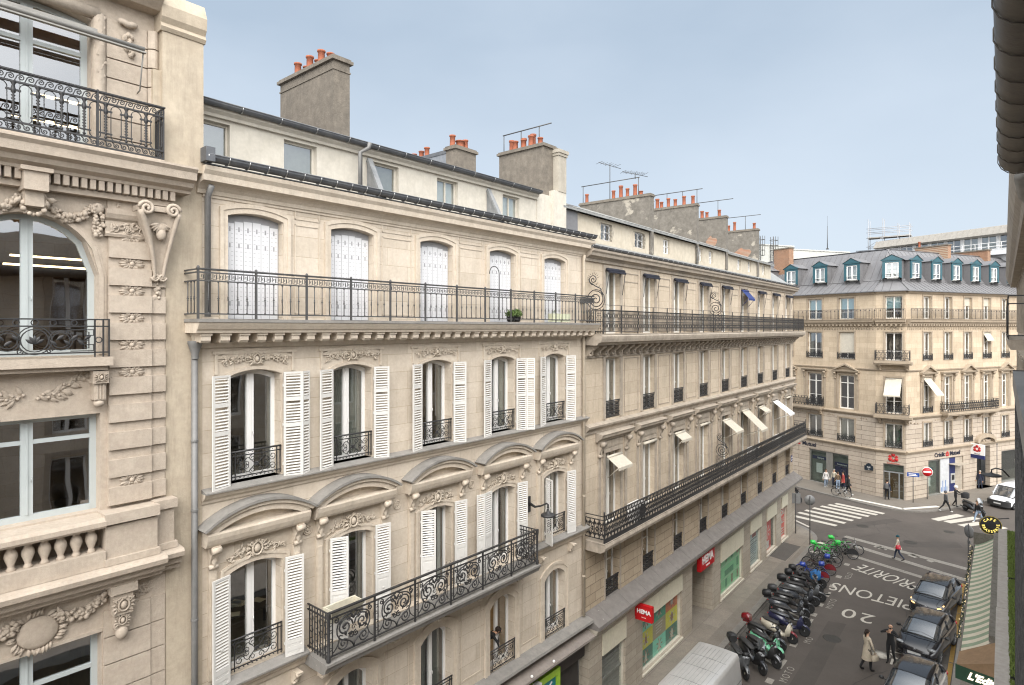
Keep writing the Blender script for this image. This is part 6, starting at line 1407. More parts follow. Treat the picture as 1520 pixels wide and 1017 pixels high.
m.box(-1.22, -.2, y1, y1 + .12, 2.75, 3.45); m.build('awning_frame', surf('awning_box', (.13, .12, .1), (.2, .185, .16), .9, bump=.5, bscale=70, fine=.4), aw)
a2 = thing('cafe_entrance_canopy', 'brown hipped café canopy with a dark green lettered valance below the striped awning', 'awning', (-.15, 29.0, 0))
m = MB(); P = [(-1.2, .55, 2.72), (-.1, .55, 3.4), (.1, -.9, 3.3), (-1.25, -.55, 2.66), (.1, -.75, 2.6)]
m.add(P, [(0, 1, 2, 3)], 0); m.add([(-1.25, -.55, 2.66), (.1, -.9, 3.3), (.1, -.75, 2.55)], [(0, 1, 2)], 0)
m.build('canvas', [surf('awning_brown', (.27, .175, .1), (.22, .14, .08), .85)], a2)
m = MB(); m.add([(-1.27, -.56, 2.68), (.12, -.78, 2.62), (.12, -.8, 2.1), (-1.27, -.58, 2.16), (-1.27, -.5, 2.68), (.12, -.7, 2.62), (.12, -.72, 2.1), (-1.27, -.5, 2.16)], [(0, 1, 2, 3), (4, 7, 6, 5), (0, 4, 5, 1), (2, 6, 7, 3)]); m.build('valance', surf('valance_green', (.012, .05, .025), None, .6), a2)
lettering('lettering', "L'Edito", .36, glow('letter_light', (1, .87, .68), 1.6), a2, (-.42, -.715, 2.4), (R(90), 0, R(-9)), shear=.35, bold=.014)
m = MB(); m.box(-1.0, .1, -.7, -.6, 0, 2.0); m.build('screen', surf('screen_pale', (.4, .4, .36), None, .4), a2)
fl = thing('fairy_lights', 'garland of warm fairy lights with greenery along the outer edge of the striped awning', 'fairy lights', (-1.4, 37, 0)); m = MB(); lb = MB(); pts = []
r = random.Random(2)
for k in range(90): t = k / 89; pts.append((-.03 + r.uniform(-.05, .05), y0 + 1.5 + (y1 - y0 - 1.4) * t, 2.62 - .12 * abs(math.sin(t * 22)) + r.uniform(-.06, .06)))
m.tube(pts, .008, 4); leafy(m, (0, 0, 0), .0, 1, .01, 1)
for p in pts: leafy(m, p, .09, 9, .07, int(p[1] * 100))
m.build('garland', surf('garland_green', (.03, .05, .02)), fl)
for p in pts: lb.blob((p[0] + r.uniform(-.07, .07), p[1], p[2] + r.uniform(-.08, .08)), .02, nu=5, nv=3)
lb.build('bulbs', glow('fairy_bulb', (1, .8, .45), 1.0), fl)
cs = thing('cafe_sign', 'oval black lit café sign with yellow letters, high at the right corner', 'sign', (-.62, 46.2, 3.6), R(12)); m = MB(); m.lathe([(.001, -.06), (.5, -.06), (.54, -.03), (.54, .03), (.5, .06), (.001, .06)], (0, 0, 0), 28, axis='y'); m.tube([(.53 * math.cos(a), -.06, .53 * math.sin(a)) for a in [2 * PI * i / 28 for i in range(28)]], .016, 5, True, mi=1); m.tube([(.3, 0, .4), (.9, .1, .5)], .03, 5); m.build('sign_disc', [BLACK, surf('gold_rim', (.4, .3, .05), None, .4)], cs)
YL = glow('yellow_letter', (1, .8, .2), 1.1)
for s_, a0, sp, fl_ in (('CAFE', 140, 27, 1), ('BRASSERIE', 170, 22.5, -1)):
    for i, ch in enumerate(s_):
        a = R(a0 - sp * i) if fl_ > 0 else R(188 + sp * i)
        lettering('letter', ch, .2, YL, cs, (.36 * math.cos(a), -.075, .36 * math.sin(a)), (R(90), 0, 0) if False else Euler((R(90), (PI / 2 - a) if fl_ > 0 else (-PI / 2 - a), 0), 'XYZ'), bold=.004)
sl_ = thing('street_lamp', 'black bracket street lamp with a wide flat head sticking out from the right corner', 'street lamp', (.25, 44.0, 7.0)); m = MB(); m.tube([(0, 0, 0), (-.3, 0, .35), (-.6, 0, .4), (-.78, 0, .3), (-.8, 0, .1)], .04, 6); m.build('bracket', IRON, sl_); m = MB(); m.lathe([(.05, .14), (.12, .08), (.45, .02), (.5, -.03), (.45, -.06)], (-.8, 0, 0), 18); m.build('lamp_head', IRON, sl_); m = MB(); m.lathe([(.42, -.05), (.2, -.1), (.02, -.11)], (-.8, 0, 0), 14); m.build('diffuser', WHITE, sl_)
# ================================================================ ground
AS = surf('asphalt', (.096, .081, .07), (.07, .059, .05), .85, scale=.35, bump=.25, bscale=160, fine=.25, stain=.35, stainc=(.045, .041, .038), sscale=(.6, .6, .6))
PV = surf('pavement_asphalt', (.18, .157, .13), (.14, .122, .1), .9, scale=.8, bump=.3, bscale=120, fine=.3, stain=.5, stainc=(.19, .178, .16), sscale=(1.1, 1.1, 1.1))
PVS = surf('pavement_slab', (.25, .22, .182), (.195, .17, .14), .9, scale=.7, bump=.25, bscale=90, fine=.25, stain=.5, stainc=(.1, .092, .083), sscale=(1.3, 1.3, 1.3), joints=(2.2, 1.1), jc=(.13, .115, .095), jsize=.012, jbump=.3, jplane='yx')
KB = surf('kerb_granite', (.2, .185, .165), (.15, .14, .125), .85, bump=.3, stain=.3)
PT = surf('road_paint', (.52, .485, .42), (.44, .41, .355), .8, scale=6, bump=.2, stain=.45, stainc=(.16, .15, .135), sscale=(5, 5, 5))
PTO = surf('road_paint_worn', (.33, .305, .265), (.24, .22, .19), .85, scale=8, stain=.6, stainc=(.1, .092, .083), sscale=(7, 7, 7))
YP = surf('kerb_yellow', (.36, .22, .055), (.28, .175, .05), .8, scale=4, stain=.45, stainc=(.14, .1, .05), sscale=(4, 4, 4))
def ground_obj(name, mb, mat, kind='structure'): o = mb.build(name, mat); o['kind'] = kind; return o
m = MB(); m.quad((-600, -300, 0), (600, -300, 0), (600, 900, 0), (-600, 900, 0)); ground_obj('road', m, AS)
def slab(mb, pts, z0, z1):
    n = len(pts); mb.add([(x, y, z1) for x, y in pts] + [(x, y, z0) for x, y in pts], [tuple(range(n))] + [(i, n + i, n + (i + 1) % n, (i + 1) % n) for i in range(n)])
def roundc(a, b, c, r, n=8):
    a, b, c = Vector(a), Vector(b), Vector(c); u = (a - b).normalized(); v = (c - b).normalized(); p, q = b + u * r, b + v * r; return [tuple((p * (1 - t) ** 2 + b * 2 * t * (1 - t) + q * t * t)[:2]) for t in [i / n for i in range(n + 1)]]
def offpts(pts, d):
    out = []
    for i in range(len(pts)):
        a = Vector(pts[max(0, i - 1)]); b = Vector(pts[min(len(pts) - 1, i + 1)]); t = (b - a).normalized(); out.append((pts[i][0] - t.y * d, pts[i][1] + t.x * d))
    return out
u = Vector((-.925, .379))
KX = -10.35
edge = [(KX, -40)] + roundc((KX, 40), (KX, 50.2), (KX + u.x * 20, 50.2 + u.y * 20), 3.0) + [(KX + u.x * 45, 50.2 + u.y * 45)]
m = MB(); slab(m, offpts(edge, .28) + [(-60, 30), (-60, -40)], 0, .12); ground_obj('left_pavement', m, PVS)
m = MB(); inn = offpts(edge, .28)
for i in range(len(edge) - 1):
    a, b_, c_, d_ = edge[i], edge[i + 1], inn[i + 1], inn[i]; m.add([(*a, .124), (*b_, .124), (*c_, .124), (*d_, .124), (*a, 0), (*b_, 0)], [(0, 1, 2, 3), (0, 4, 5, 1)])
ground_obj('left_kerb', m, KB)
# far pavement round the bank
A = FL.M @ Vector((-60, -3.35, 0)); B = Vector((-8.5, 60.2, 0)); C_ = FR.M @ Vector((60, -3.0, 0))
def X2(p, uu, q, vv): den = uu.x * vv.y - uu.y * vv.x; t = ((q.x - p.x) * vv.y - (q.y - p.y) * vv.x) / den; return p + uu * t
lu = FL.M.to_3x3() @ Vector((1, 0, 0)); ru = FR.M.to_3x3() @ Vector((1, 0, 0)); B = X2(A, lu, C_, ru)
edge2 = [tuple(A[:2])] + roundc(tuple(A[:2]), tuple(B[:2]), tuple(C_[:2]), 4.2) + [tuple(C_[:2])]
in2 = offpts(edge2, .28); m = MB(); slab(m, in2 + [(60, 130), (-70, 130)], 0, .12); ground_obj('far_pavement', m, PV)
m = MB()
for i in range(len(edge2) - 1):
    a, b_, c_, d_ = edge2[i], edge2[i + 1], in2[i + 1], in2[i]; m.add([(*a, .124), (*b_, .124), (*c_, .124), (*d_, .124), (*a, 0), (*b_, 0)], [(0, 1, 2, 3), (0, 4, 5, 1)])
ground_obj('far_kerb', m, KB)
edge3 = [(20, 56)] + roundc((20, 56), (-1.75, 48.6), (-1.75, 20), 2.2) + [(-1.75, -40)]
in3 = offpts(edge3, .3); m = MB(); slab(m, in3 + [(20, -40)], 0, .12); ground_obj('right_pavement', m, PV)
m = MB()
for i in range(len(edge3) - 1):
    a, b_, c_, d_ = edge3[i], edge3[i + 1], in3[i + 1], in3[i]; m.add([(*a, .124), (*b_, .124), (*c_, .124), (*d_, .124), (*a, 0), (*b_, 0)], [(0, 1, 2, 3), (0, 4, 5, 1)])
ground_obj('right_kerb', m, KB)
def flat(name, polys, mat, z=.004):
    m = MB()
    for p in polys: m.add([(x, y, z) for x, y in p], [tuple(range(len(p)))])
    return ground_obj(name, m, mat)
def strip(a, b, w_): a, b = Vector(a), Vector(b); n = (b - a).normalized(); n = Vector((-n.y, n.x)) * w_ / 2; return [tuple(a + n), tuple(b + n), tuple(b - n), tuple(a - n)]
flat('yellow_line', [[(-1.97, -40), (-1.8, -40), (-1.8, 45.6), (-1.97, 45.6)]], YP)
m = MB()
for y in (-3 + 3.1 * k for k in range(16)): m.box(-1.98, -1.46, y, y + .03, .1, .127)
ground_obj('kerb_joint', m, AS)
zb = [((-13.6, 53.52), (-10.1, 52.85)), ((-13.3, 54.7), (-9.7, 53.95)), ((-13.0, 55.75), (-9.35, 55.05)), ((-12.65, 56.85), (-8.95, 56.1)), ((-12.25, 57.85), (-8.55, 57.1)), ((-11.85, 58.75), (-8.1, 58.0)), ((-11.45, 59.5), (-7.7, 58.7))]
flat('zebra_crossing', [strip(a, b_, .5) for a, b_ in zb], PT)
flat('zebra_crossing', [strip(a, b_, .62) for a, b_ in (((-4.3, 59.3), (-2.75, 62.2)), ((-3.5, 59.2), (-1.7, 62.1)), ((-2.55, 58.8), (-1.35, 60.7)), ((-1.2, 58.6), (0, 60.5)))], PT)
flat('lane_line', [strip((-13.3, 52.6), (-11.65, 51.2), .22)], PT)
flat('tactile_strip', [strip((-11.0, 61.75), (-6.6, 60.75), .42), strip((-6.6, 60.75), (-4.35, 63.5), .42)], surf('tactile_white', (.66, .63, .57), None, .8, scale=9, stain=.2), .1285)
def dashed(a, b_, w_, on, off):
    a, b_ = Vector(a), Vector(b_); d = (b_ - a); l = d.length; d.normalize(); o = []; t = 0
    while t < l: o.append(strip(tuple(a + d * t), tuple(a + d * min(l, t + on)), w_)); t += on + off
    return o
ln = []
for a, b_, w_ in (((-9.1, 50.55), (-1.8, 48.5), .5), ((-8.1, 48.75), (-1.75, 46.3), .5), ((-7.9, 46.55), (-2.2, 44.6), .42)):
    for k in (-1, 0, 1): n_ = Vector((.27, .96)); o = n_ * (k * w_ / 3); ln.append(strip((a[0] + o.x, a[1] + o.y), (b_[0] + o.x, b_[1] + o.y), w_ / 3 - .03))
flat('crossing_line', ln, PTO)
flat('crossing_mark', [strip((-6.9, 49.75), (-6.6, 49.2), .4), strip((-7.1, 49.45), (-6.3, 49.3), .2), strip((-4.95, 49.2), (-4.5, 48.9), .5), strip((-3.9, 48.75), (-3.6, 48.6), .35)], PTO)
flat('bay_mark', [strip((KX + .02, 47.95), (KX + .6, 47.75), .42), strip((KX + .05, 45.75), (KX + .6, 45.6), .4)], PT)
bm = []
for y in (27.8, 29.8, 31.7, 33.7, 35.7, 37.2, 38.8, 40.3, 42.1, 44.6): bm.append(strip((-7.92, y - .22), (-7.92, y + .22), .3))
for y in (29.3, 34.8, 39.0): bm += [strip((-10.0, y + .9), (-7.85, y - .2), .12), strip((-7.85, y - .2), (-7.85, y + .3), .14)]
flat('bay_mark', bm, PTO)
def road_text(s, size, x, y, rz, mat=PT, sx=1, sy=1, sp=1, z=.006):
    o = put('road_lettering', text_mesh(s, size, mat, ext=.0, spacing=sp, bold=.0), None, (x, y, z), (0, 0, rz)); o.scale = (sx, sy, 1); o['kind'] = 'structure'; return o
road_text('PRIORITE', 1.5, -5.6, 44.0, R(180 - 22), sx=.6, sy=1.3); road_text('PIETONS', 1.5, -5.92, 40.3, R(180 - 3), sx=.72, sy=1.25); road_text('20', 1.5, -6.05, 37.05, R(180 - 2), sx=.98, sy=1.15, sp=1.15)
for y, s in ((28.8, 'MOTO'), (32.6, 'MO'), (37.7, 'MOTO'), (42.6, 'VELO')): road_text(s, .42, -7.45, y, R(90), PTO, 1.0, 1.1, 1.35)
m = MB(); m.lathe([(.001, 0), (.42, 0), (.001, .001)], (-4.52, 33.3, .005), 18); 
for p in (((-4.15, 33.7), (-3.85, 33.3)), ((-4.2, 33.95), (-3.7, 33.95)), ((-4.0, 33.2), (-4.0, 32.6))): m.add([(x, y, .006) for x, y in strip(p[0], p[1], .1)], [(0, 1, 2, 3)])
ground_obj('cycle_symbol', m, PT)
m = MB(); m.add([(x, y, .1245) for x, y in ((-12.2, 42.7), (-11.1, 42.4), (-11.0, 45.9), (-12.2, 46.1))], [(0, 1, 2, 3)]); ground_obj('pavement_patch', m, surf('patch_asphalt', (.085, .077, .068), (.07, .064, .057), .9, bump=.3, bscale=100, fine=.3))
m = MB(); m.add([(x, y, .1245) for x, y in ((-10.65, 46.2), (-10.65, 26), (-11.25, 26), (-11.25, 42.2), (-10.9, 42.3), (-10.9, 46.2))], [(0, 1, 2, 3, 4, 5)]); ground_obj('pavement_band', m, PV)

m = MB()
for x, y, r_ in ((-6.6, 33.5, .36), (-5.2, 52.0, .38), (-8.5, 54.0, .36), (-3.2, 56.5, .3)): m.lathe([(.001, .004), (r_, .004), (r_ + .05, .003), (r_ + .05, .0)], (x, y, .002), 20)
ground_obj('manhole_cover', m, surf('cast_cover', (.06, .056, .05), (.045, .042, .038), .6, .3, scale=12, bump=.4))
flat('road_patch', [[(-7.2, 20), (-6.3, 20), (-6.35, 35.6), (-7.15, 35.4)], [(-5.6, 50.5), (-2.2, 53.0), (-2.6, 54.2), (-6.0, 51.6)], [(-9.9, 51.8), (-6.2, 57.2), (-6.9, 57.7), (-10.5, 52.4)]], surf('asphalt_patch', (.078, .067, .058), (.06, .051, .044), .9, scale=.8, bump=.3, bscale=140, fine=.3, stain=.3, stainc=(.045, .04, .036), sscale=(.8, .8, .8)), .002)
flat('gutter_stone', [[(-10.33, -40), (-10.0, -40), (-10.0, 46), (-10.33, 46)], [(-2.3, -40), (-1.99, -40), (-1.99, 46), (-2.3, 46)]], surf('gutter_sett', (.11, .1, .088), (.085, .077, .068), .85, joints=(.9, .33), jc=(.05, .045, .04), jplane='yx', jsize=.02, bump=.3, stain=.5, stainc=(.05, .045, .04), sscale=(2, 2, 2)), .003)
crk = MB(); r = random.Random(8)
for x, y, a, l in ((-5.5, 28, 1.5, 6), (-6.9, 44, .3, 4), (-4.2, 51.5, 2.4, 6), (-8.2, 51, .9, 7), (-3.8, 38, 1.7, 5), (-2.6, 47, 2.9, 3)):
    pts = [(x, y)]
    for k in range(int(l / .3)): a += r.uniform(-.45, .45); pts.append((pts[-1][0] + .3 * math.cos(a), pts[-1][1] + .3 * math.sin(a)))
    for p, q_ in zip(pts[:-1], pts[1:]): crk.add([(u_, v_, .0045) for u_, v_ in strip(p, q_, r.uniform(.015, .04))], [(0, 1, 2, 3)])
ground_obj('road_crack', crk, surf('crack_tar', (.035, .031, .028), None, .7))
# ================================================================ vehicles
def paint(name, c, rough=.25, coat=.6, metal=0): return MATS.get(name) or surf(name, c, tuple(v * .9 for v in c), rough, metal, coat=coat, fine=.02)
RUB = col('tyre_rubber', (.018, .018, .018), None, .85); ALLOY = surf('alloy', (.32, .32, .33), None, .35, .8, fine=0); DKPL = col('dark_plastic', (.022, .022, .023), (.03, .03, .03), .5)
def car_glass(name, c=(.05, .055, .06)):
    m, nt, out = new_mat(name); b = N(nt, 'ShaderNodeBsdfPrincipled'); b.inputs['Base Color'].default_value = rgba(c); b.inputs['Roughness'].default_value = .03; b.inputs['IOR'].default_value = 2.1; b.inputs['Specular IOR Level'].default_value = .8; L(nt, b.outputs[0], out.inputs[0]); return m
CGL = car_glass('windscreen_glass'); LENS = surf('lamp_lens', (.25, .26, .27), None, .08, coat=1, fine=0); INDI = glow('indicator_amber', (1, .55, .2), 3.0); TAIL = paint('tail_red', (.3, .005, .005)); PLATE = col('plate_white', (.6, .6, .58), None, .4)
def wheel(mb_r, w_, parent, loc, rz=0, rim=ALLOY):
    m = MB(); m.lathe([(mb_r * .62, -w_ / 2), (mb_r * .9, -w_ / 2), (mb_r, -w_ * .35), (mb_r, w_ * .35), (mb_r * .9, w_ / 2), (mb_r * .62, w_ / 2)], (0, 0, 0), 20, axis='x'); o = m.build('wheel', RUB, parent, loc, (0, 0, rz))
    m = MB(); m.lathe([(.03, -w_ * .42), (mb_r * .6, -w_ * .38), (mb_r * .64, -w_ * .5), (mb_r * .64, w_ * .5), (mb_r * .6, w_ * .38), (.03, w_ * .42)], (0, 0, 0), 20, axis='x')
    for k in range(5):
        a = 2 * PI * k / 5
        for s in (-1, 1): m.tube([(s * w_ * .44, mb_r * .1 * math.cos(a), mb_r * .1 * math.sin(a)), (s * w_ * .44, mb_r * .6 * math.cos(a), mb_r * .6 * math.sin(a))], mb_r * .07, 4)
    m.build('rim', rim, o); return o
def bodyring(y, w_, zb, zs, zt, cr=.05):
    h = [(-w_ * .9, zb), (-w_ * .99, zb + .08), (-w_, zs), (-w_ * .97, zt - .09), (-w_ * .9, zt - .02), (-w_ * .6, zt + cr * .6), (0, zt + cr)]; return [(x, y, z) for x, z in h] + [(-x, y, z) for x, z in h[-2::-1]]
def build_car(P, lab, loc, rz, pm, roofm=None, lit=False, length=4.05, width=1.76, h=1.5, van=False, group=None, cat='car', name='parked_car'):
    c = thing(name, lab, cat, loc, rz, group); f = length / 4.05; W = width / 2
    st = [(-2.02, .62, .3, .45, .52), (-1.97, .8, .24, .45, .66), (-1.8, .92, .2, .5, .76), (-1.45, .98, .2, .55, .86), (-1.0, 1.0, .2, .6, .95), (-.8, 1.0, .2, .6, .985), (0, 1.0, .2, .6, .98), (1.1, 1.0, .2, .62, 1.0), (1.6, .98, .22, .64, 1.0), (1.88, .92, .28, .64, .96), (2.02, .8, .34, .6, .86)]
    m = MB(); m.loft([bodyring(y * f, w_ * W, zb, zs, zt) for y, w_, zb, zs, zt in st]); me = m.mesh('body', pm); me = subsurf(me, 1); body = put('body', me, c)
    gst = [(-1.3, .82, .74, .98), (-.95, .87, .79, 1.36), (-.62, .9, .81, 1.7), (-.35, .92, .82, h - .05), (1.0, .93, .83, h - .02), (1.98, .92, .82, h - .05), (2.04, .9, .8, 1.0)] if van else [(-1.16, .84, .8, .98), (-.7, .86, .77, 1.18), (-.28, .87, .74, 1.37 * h / 1.5), (.15, .88, .73, h - .06), (.9, .88, .72, h - .04), (1.4, .84, .65, h - .13), (1.75, .8, .62, 1.2), (1.98, .74, .6, .97)]
    rings = []
    for y, wb, wr, z in gst:
        hh = [(-wb * W, .93), (-(wb + wr) / 2 * W, (z + .93) / 2), (-wr * W, z - .03), (-wr * W * .7, z + .012), (0, z + .03)]; rings.append([(x, y * f, q) for x, q in hh] + [(-x, y * f, q) for x, q in hh[-2::-1]])
    m = MB(); m.loft(rings); m.build('glasshouse', CGL, c)
    m = MB(); rr = []
    for y, wr, z in [(-.66, .8, 1.69), (-.35, .815, h - .045), (1.0, .825, h - .015), (2.0, .815, h - .045)] if van else [(-.3, .75, 1.365 * h / 1.5), (.15, .74, h - .055), (.9, .73, h - .035), (1.4, .68, h - .125), (1.62, .64, 1.26)]:
        rr.append([(x * W, y * f, z + q) for x, q in ((-wr - .01, -.05), (-wr, -.0), (-wr * .7, .03), (0, .045), (wr * .7, .03), (wr, 0), (wr + .01, -.05))])
    m.loft(rr, caps=False, closed=False)
    for sx in (-1, 1):
        if van: m.tube([(sx * .8 * W, -1.3 * f, .98), (sx * .83 * W, -.95 * f, 1.34), (sx * .81 * W, -.62 * f, 1.7)], .045, 6); continue
        m.tube([(sx * .84 * W, -1.14 * f, .985), (sx * .785 * W, -.7 * f, 1.19), (sx * .75 * W, -.28 * f, 1.365 * h / 1.5)], .028, 6); m.tube([(sx * .78 * W, .35 * f, h - .1), (sx * .865 * W, .4 * f, .98)], .035, 5)
        m.tube([(sx * .675 * W, 1.35 * f, h - .13), (sx * .83 * W, 1.72 * f, .99)], .07, 5)
    m.build('roof', roofm or pm, c)
    m = MB(); m.box(-.5 * W, .5 * W, -2.04 * f, -1.9 * f, .3, .5); m.box(-.75 * W, .75 * W, -2.02 * f, -1.85 * f, .24, .31)
    for k in range(3): m.box(-.45 * W, .45 * W, -2.055 * f, -2.03 * f, .33 + .055 * k, .36 + .055 * k)
    m.tube([(-.8 * W, -1.2 * f, .985), (0, -1.3 * f, 1.0), (.8 * W, -1.2 * f, .985)], .02, 5)
    for sx in (-1, 1): m.tube([(sx * .7 * W, -1.12 * f, 1.01), (sx * .05 * W, -1.0 * f, 1.075)], .01, 4); m.tube([(sx * .55 * W, -1.25 * f, .985), (sx * .5 * W, -1.85 * f, .8)], .006, 4)
    m.build('grille', DKPL, c); m = MB(); m.box(-.26, .26, -2.075 * f, -2.05 * f, .4, .51); m.build('number_plate', PLATE, c)
    m = MB(); m.blob((0, -2.0 * f, .63), (.06, .03, .06)); m.build('badge', ALLOY, c)
    for sx in (-1, 1):
        m = MB(); m.blob((sx * .7 * W, -1.8 * f, .72), (.17, .2, .075), Euler((R(-18), 0, sx * R(28))).to_matrix(), 10, 7); hl = m.build('headlight', LENS, c)
        if lit: m = MB(); m.tube([(sx * .84 * W, -1.68 * f, .8), (sx * .74 * W, -1.93 * f, .7), (sx * .58 * W, -1.99 * f, .66)], .03, 5); m.build('lit_indicator', INDI, hl)
        m = MB(); m.blob((sx * (W + .1), -.72 * f, 1.02), (.11, .07, .075)); m.tube([(sx * W * .86, -.75 * f, .98), (sx * (W + .06), -.72 * f, 1.0)], .025, 5); m.build('mirror', DKPL if not van else pm, c)
        m = MB(); m.box(sx * W * 1.005 - .006, sx * W * 1.005 + .006, -.2 * f, -.04 * f, .8, .83); m.box(sx * W * 1.004 - .004, sx * W * 1.004 + .004, .36 * f, .37 * f, .35, .95); m.build('door_handle', DKPL, c)
        m = MB(); m.blob((sx * .78 * W, 1.96 * f, .82), (.12, .08, .12)); m.build('tail_light', TAIL, c)
        for y in (-1.28, 1.25): wheel(.31, .2, c, (sx * (W - .1), y * f, .31)); 
    return c
CARB = paint('car_black', (.012, .012, .015), .2, .6); CARG = paint('car_anthracite', (.025, .026, .03), .22, 1, .3); CARS = paint('car_silver', (.45, .46, .46), .25, .8, .5)
build_car(None, 'black hatchback with lit amber front lamps, farthest of the three at the yellow kerb', (-2.9, 40.85, 0), R(-9), CARG, CARB, True, group='cars along the yellow kerb')
build_car(None, 'black hatchback with white number plate, between two other cars at the yellow kerb', (-2.88, 35.4, 0), R(-9), CARB, None, False, group='cars along the yellow kerb')
build_car(None, 'dark-roofed silver-sided hatchback cut by the bottom edge, nearest car at the yellow kerb', (-2.85, 29.7, 0), R(-7), CARS, CARB, False, group='cars along the yellow kerb')
WHP = paint('van_white', (.72, .73, .74), .3, .5)
wv = build_car(None, 'small white panel van parked beside the bank in the side street', (.55, 68.3, 0), R(-27.3), WHP, WHP, False, 4.25, 1.85, 1.82, True, None, 'van', 'white_van')
m = MB(); m.loft([[(x * .92, y, z) for x, z in ((-1, .5), (-.98, 1.0), (-.86, 1.72), (-.7, 1.86), (0, 1.89), (.7, 1.86), (.86, 1.72), (.98, 1.0), (1, .5))] for y in (.2, 1.0, 2.05, 2.14)]); m.build('cargo_box', WHP, wv); m = MB(); m.loft([[(-.9, -1.9, z), (-.75, -2.13, z), (0, -2.17, z), (.75, -2.13, z), (.9, -1.9, z)] for z in (.22, .3, .62, .7)], closed=False, caps=False); m.build('bumper', DKPL, wv)
# silver van with a ribbed roof
SILV = surf('van_silver', (.6, .59, .57), (.53, .52, .5), .4, .35, scale=2, stain=.15, stainc=(.3, .29, .27), fine=.05)
v = thing('silver_van', 'silver delivery van with ribbed roof and riveted seams, cut by the bottom edge', 'van', (-8.98, 22.0, 0), 0)
prof = [(-.92, .35), (-.95, .8), (-.95, 1.45), (-.84, 2.26), (-.79, 2.4), (-.74, 2.43), (-.35, 2.455), (0, 2.46), (.35, 2.455), (.74, 2.43), (.79, 2.4), (.84, 2.26), (.95, 1.45), (.95, .8), (.92, .35)]
m = MB(); m.loft([[(x * s_, y, .35 + (z - .35) * q) for x, z in prof] for y, s_, q in ((-1.7, .97, .97), (-1.2, 1, 1), (2.52, 1, 1), (2.56, .985, .995))]); m.loft([[(x * .97, y, .35 + (z - .35) * q) for x, z in prof] for y, q in ((-1.7, .97), (-2.2, .62), (-2.9, .42), (-3.0, .3))])
m.build('body', SILV, v, (0, 0, 0)); m = MB()
for k in range(9): x = -.62 + .155 * k; m.tube([(x, -1.1, 2.462 - .07 * x * x), (x, 2.3, 2.462 - .07 * x * x)], .007, 4)
m.build('roof_rib', surf('rib_grey', (.33, .33, .32), None, .5, .3), v); m = MB()  # roof ribs in a darker grey than the van body
for y in (-.5, .6, 1.45):
    m.tube([(x, y, 2.466 - .075 * x * x) for x in [-.7 + .14 * j for j in range(11)]], .008, 4)
    for j in range(5): m.blob((-.5 + .25 * j, y, 2.46 - .06 * (-.5 + .25 * j) ** 2), .018, nu=5, nv=3)
for sx in (-1, 1): m.tube([(sx * .955, -1.6, 1.5), (sx * .955, 2.5, 1.5)], .014, 4)
m.build('seam', surf('seam_grey', (.2, .2, .19), None, .6), v)
m = MB(); m.box(-.7, .7, -2.0, -1.75, 1.3, 1.35); m.box(-.6, -.04, 2.55, 2.575, 1.45, 2.1); m.box(.04, .6, 2.55, 2.575, 1.45, 2.1); m.build('rear_window', CGL, v)
for sx in (-1, 1):
    for y in (-1.9, 1.5): wheel(.34, .22, v, (sx * .82, y, .34))
# ---------------------------------------------------------------- scooters, motorbikes
SEAT = surf('seat_vinyl', (.022, .021, .02), (.035, .034, .033), .55, bump=.2)
def wheel2(parent, x, r, w_, rimm, spokes=False, y=0):
    m = MB(); m.lathe([(r * .7, -w_ * .4), (r * .88, -w_ / 2), (r, -w_ * .2), (r, w_ * .2), (r * .88, w_ / 2), (r * .7, w_ * .4)], (0, 0, 0), 18, axis='y'); o = m.build('wheel', RUB, parent, (x, y, r)); m = MB(); m.lathe([(.035, -w_ * .55), (.05, -w_ * .3), (r * .66, -w_ * .2), (r * .74, -w_ * .4), (r * .74, w_ * .4), (r * .66, w_ * .2), (.05, w_ * .3), (.035, w_ * .55)], (0, 0, 0), 18, axis='y'); m.build('rim', rimm, o)
def ell(x, w_, zb, zt, n=10): 
    c = (zb + zt) / 2; h = (zt - zb) / 2; return [(x, w_ * math.copysign(abs(math.cos(a)) ** .7, math.cos(a)), c + h * math.copysign(abs(math.sin(a)) ** .75, math.sin(a))) for a in [2 * PI * i / n for i in range(n)]]
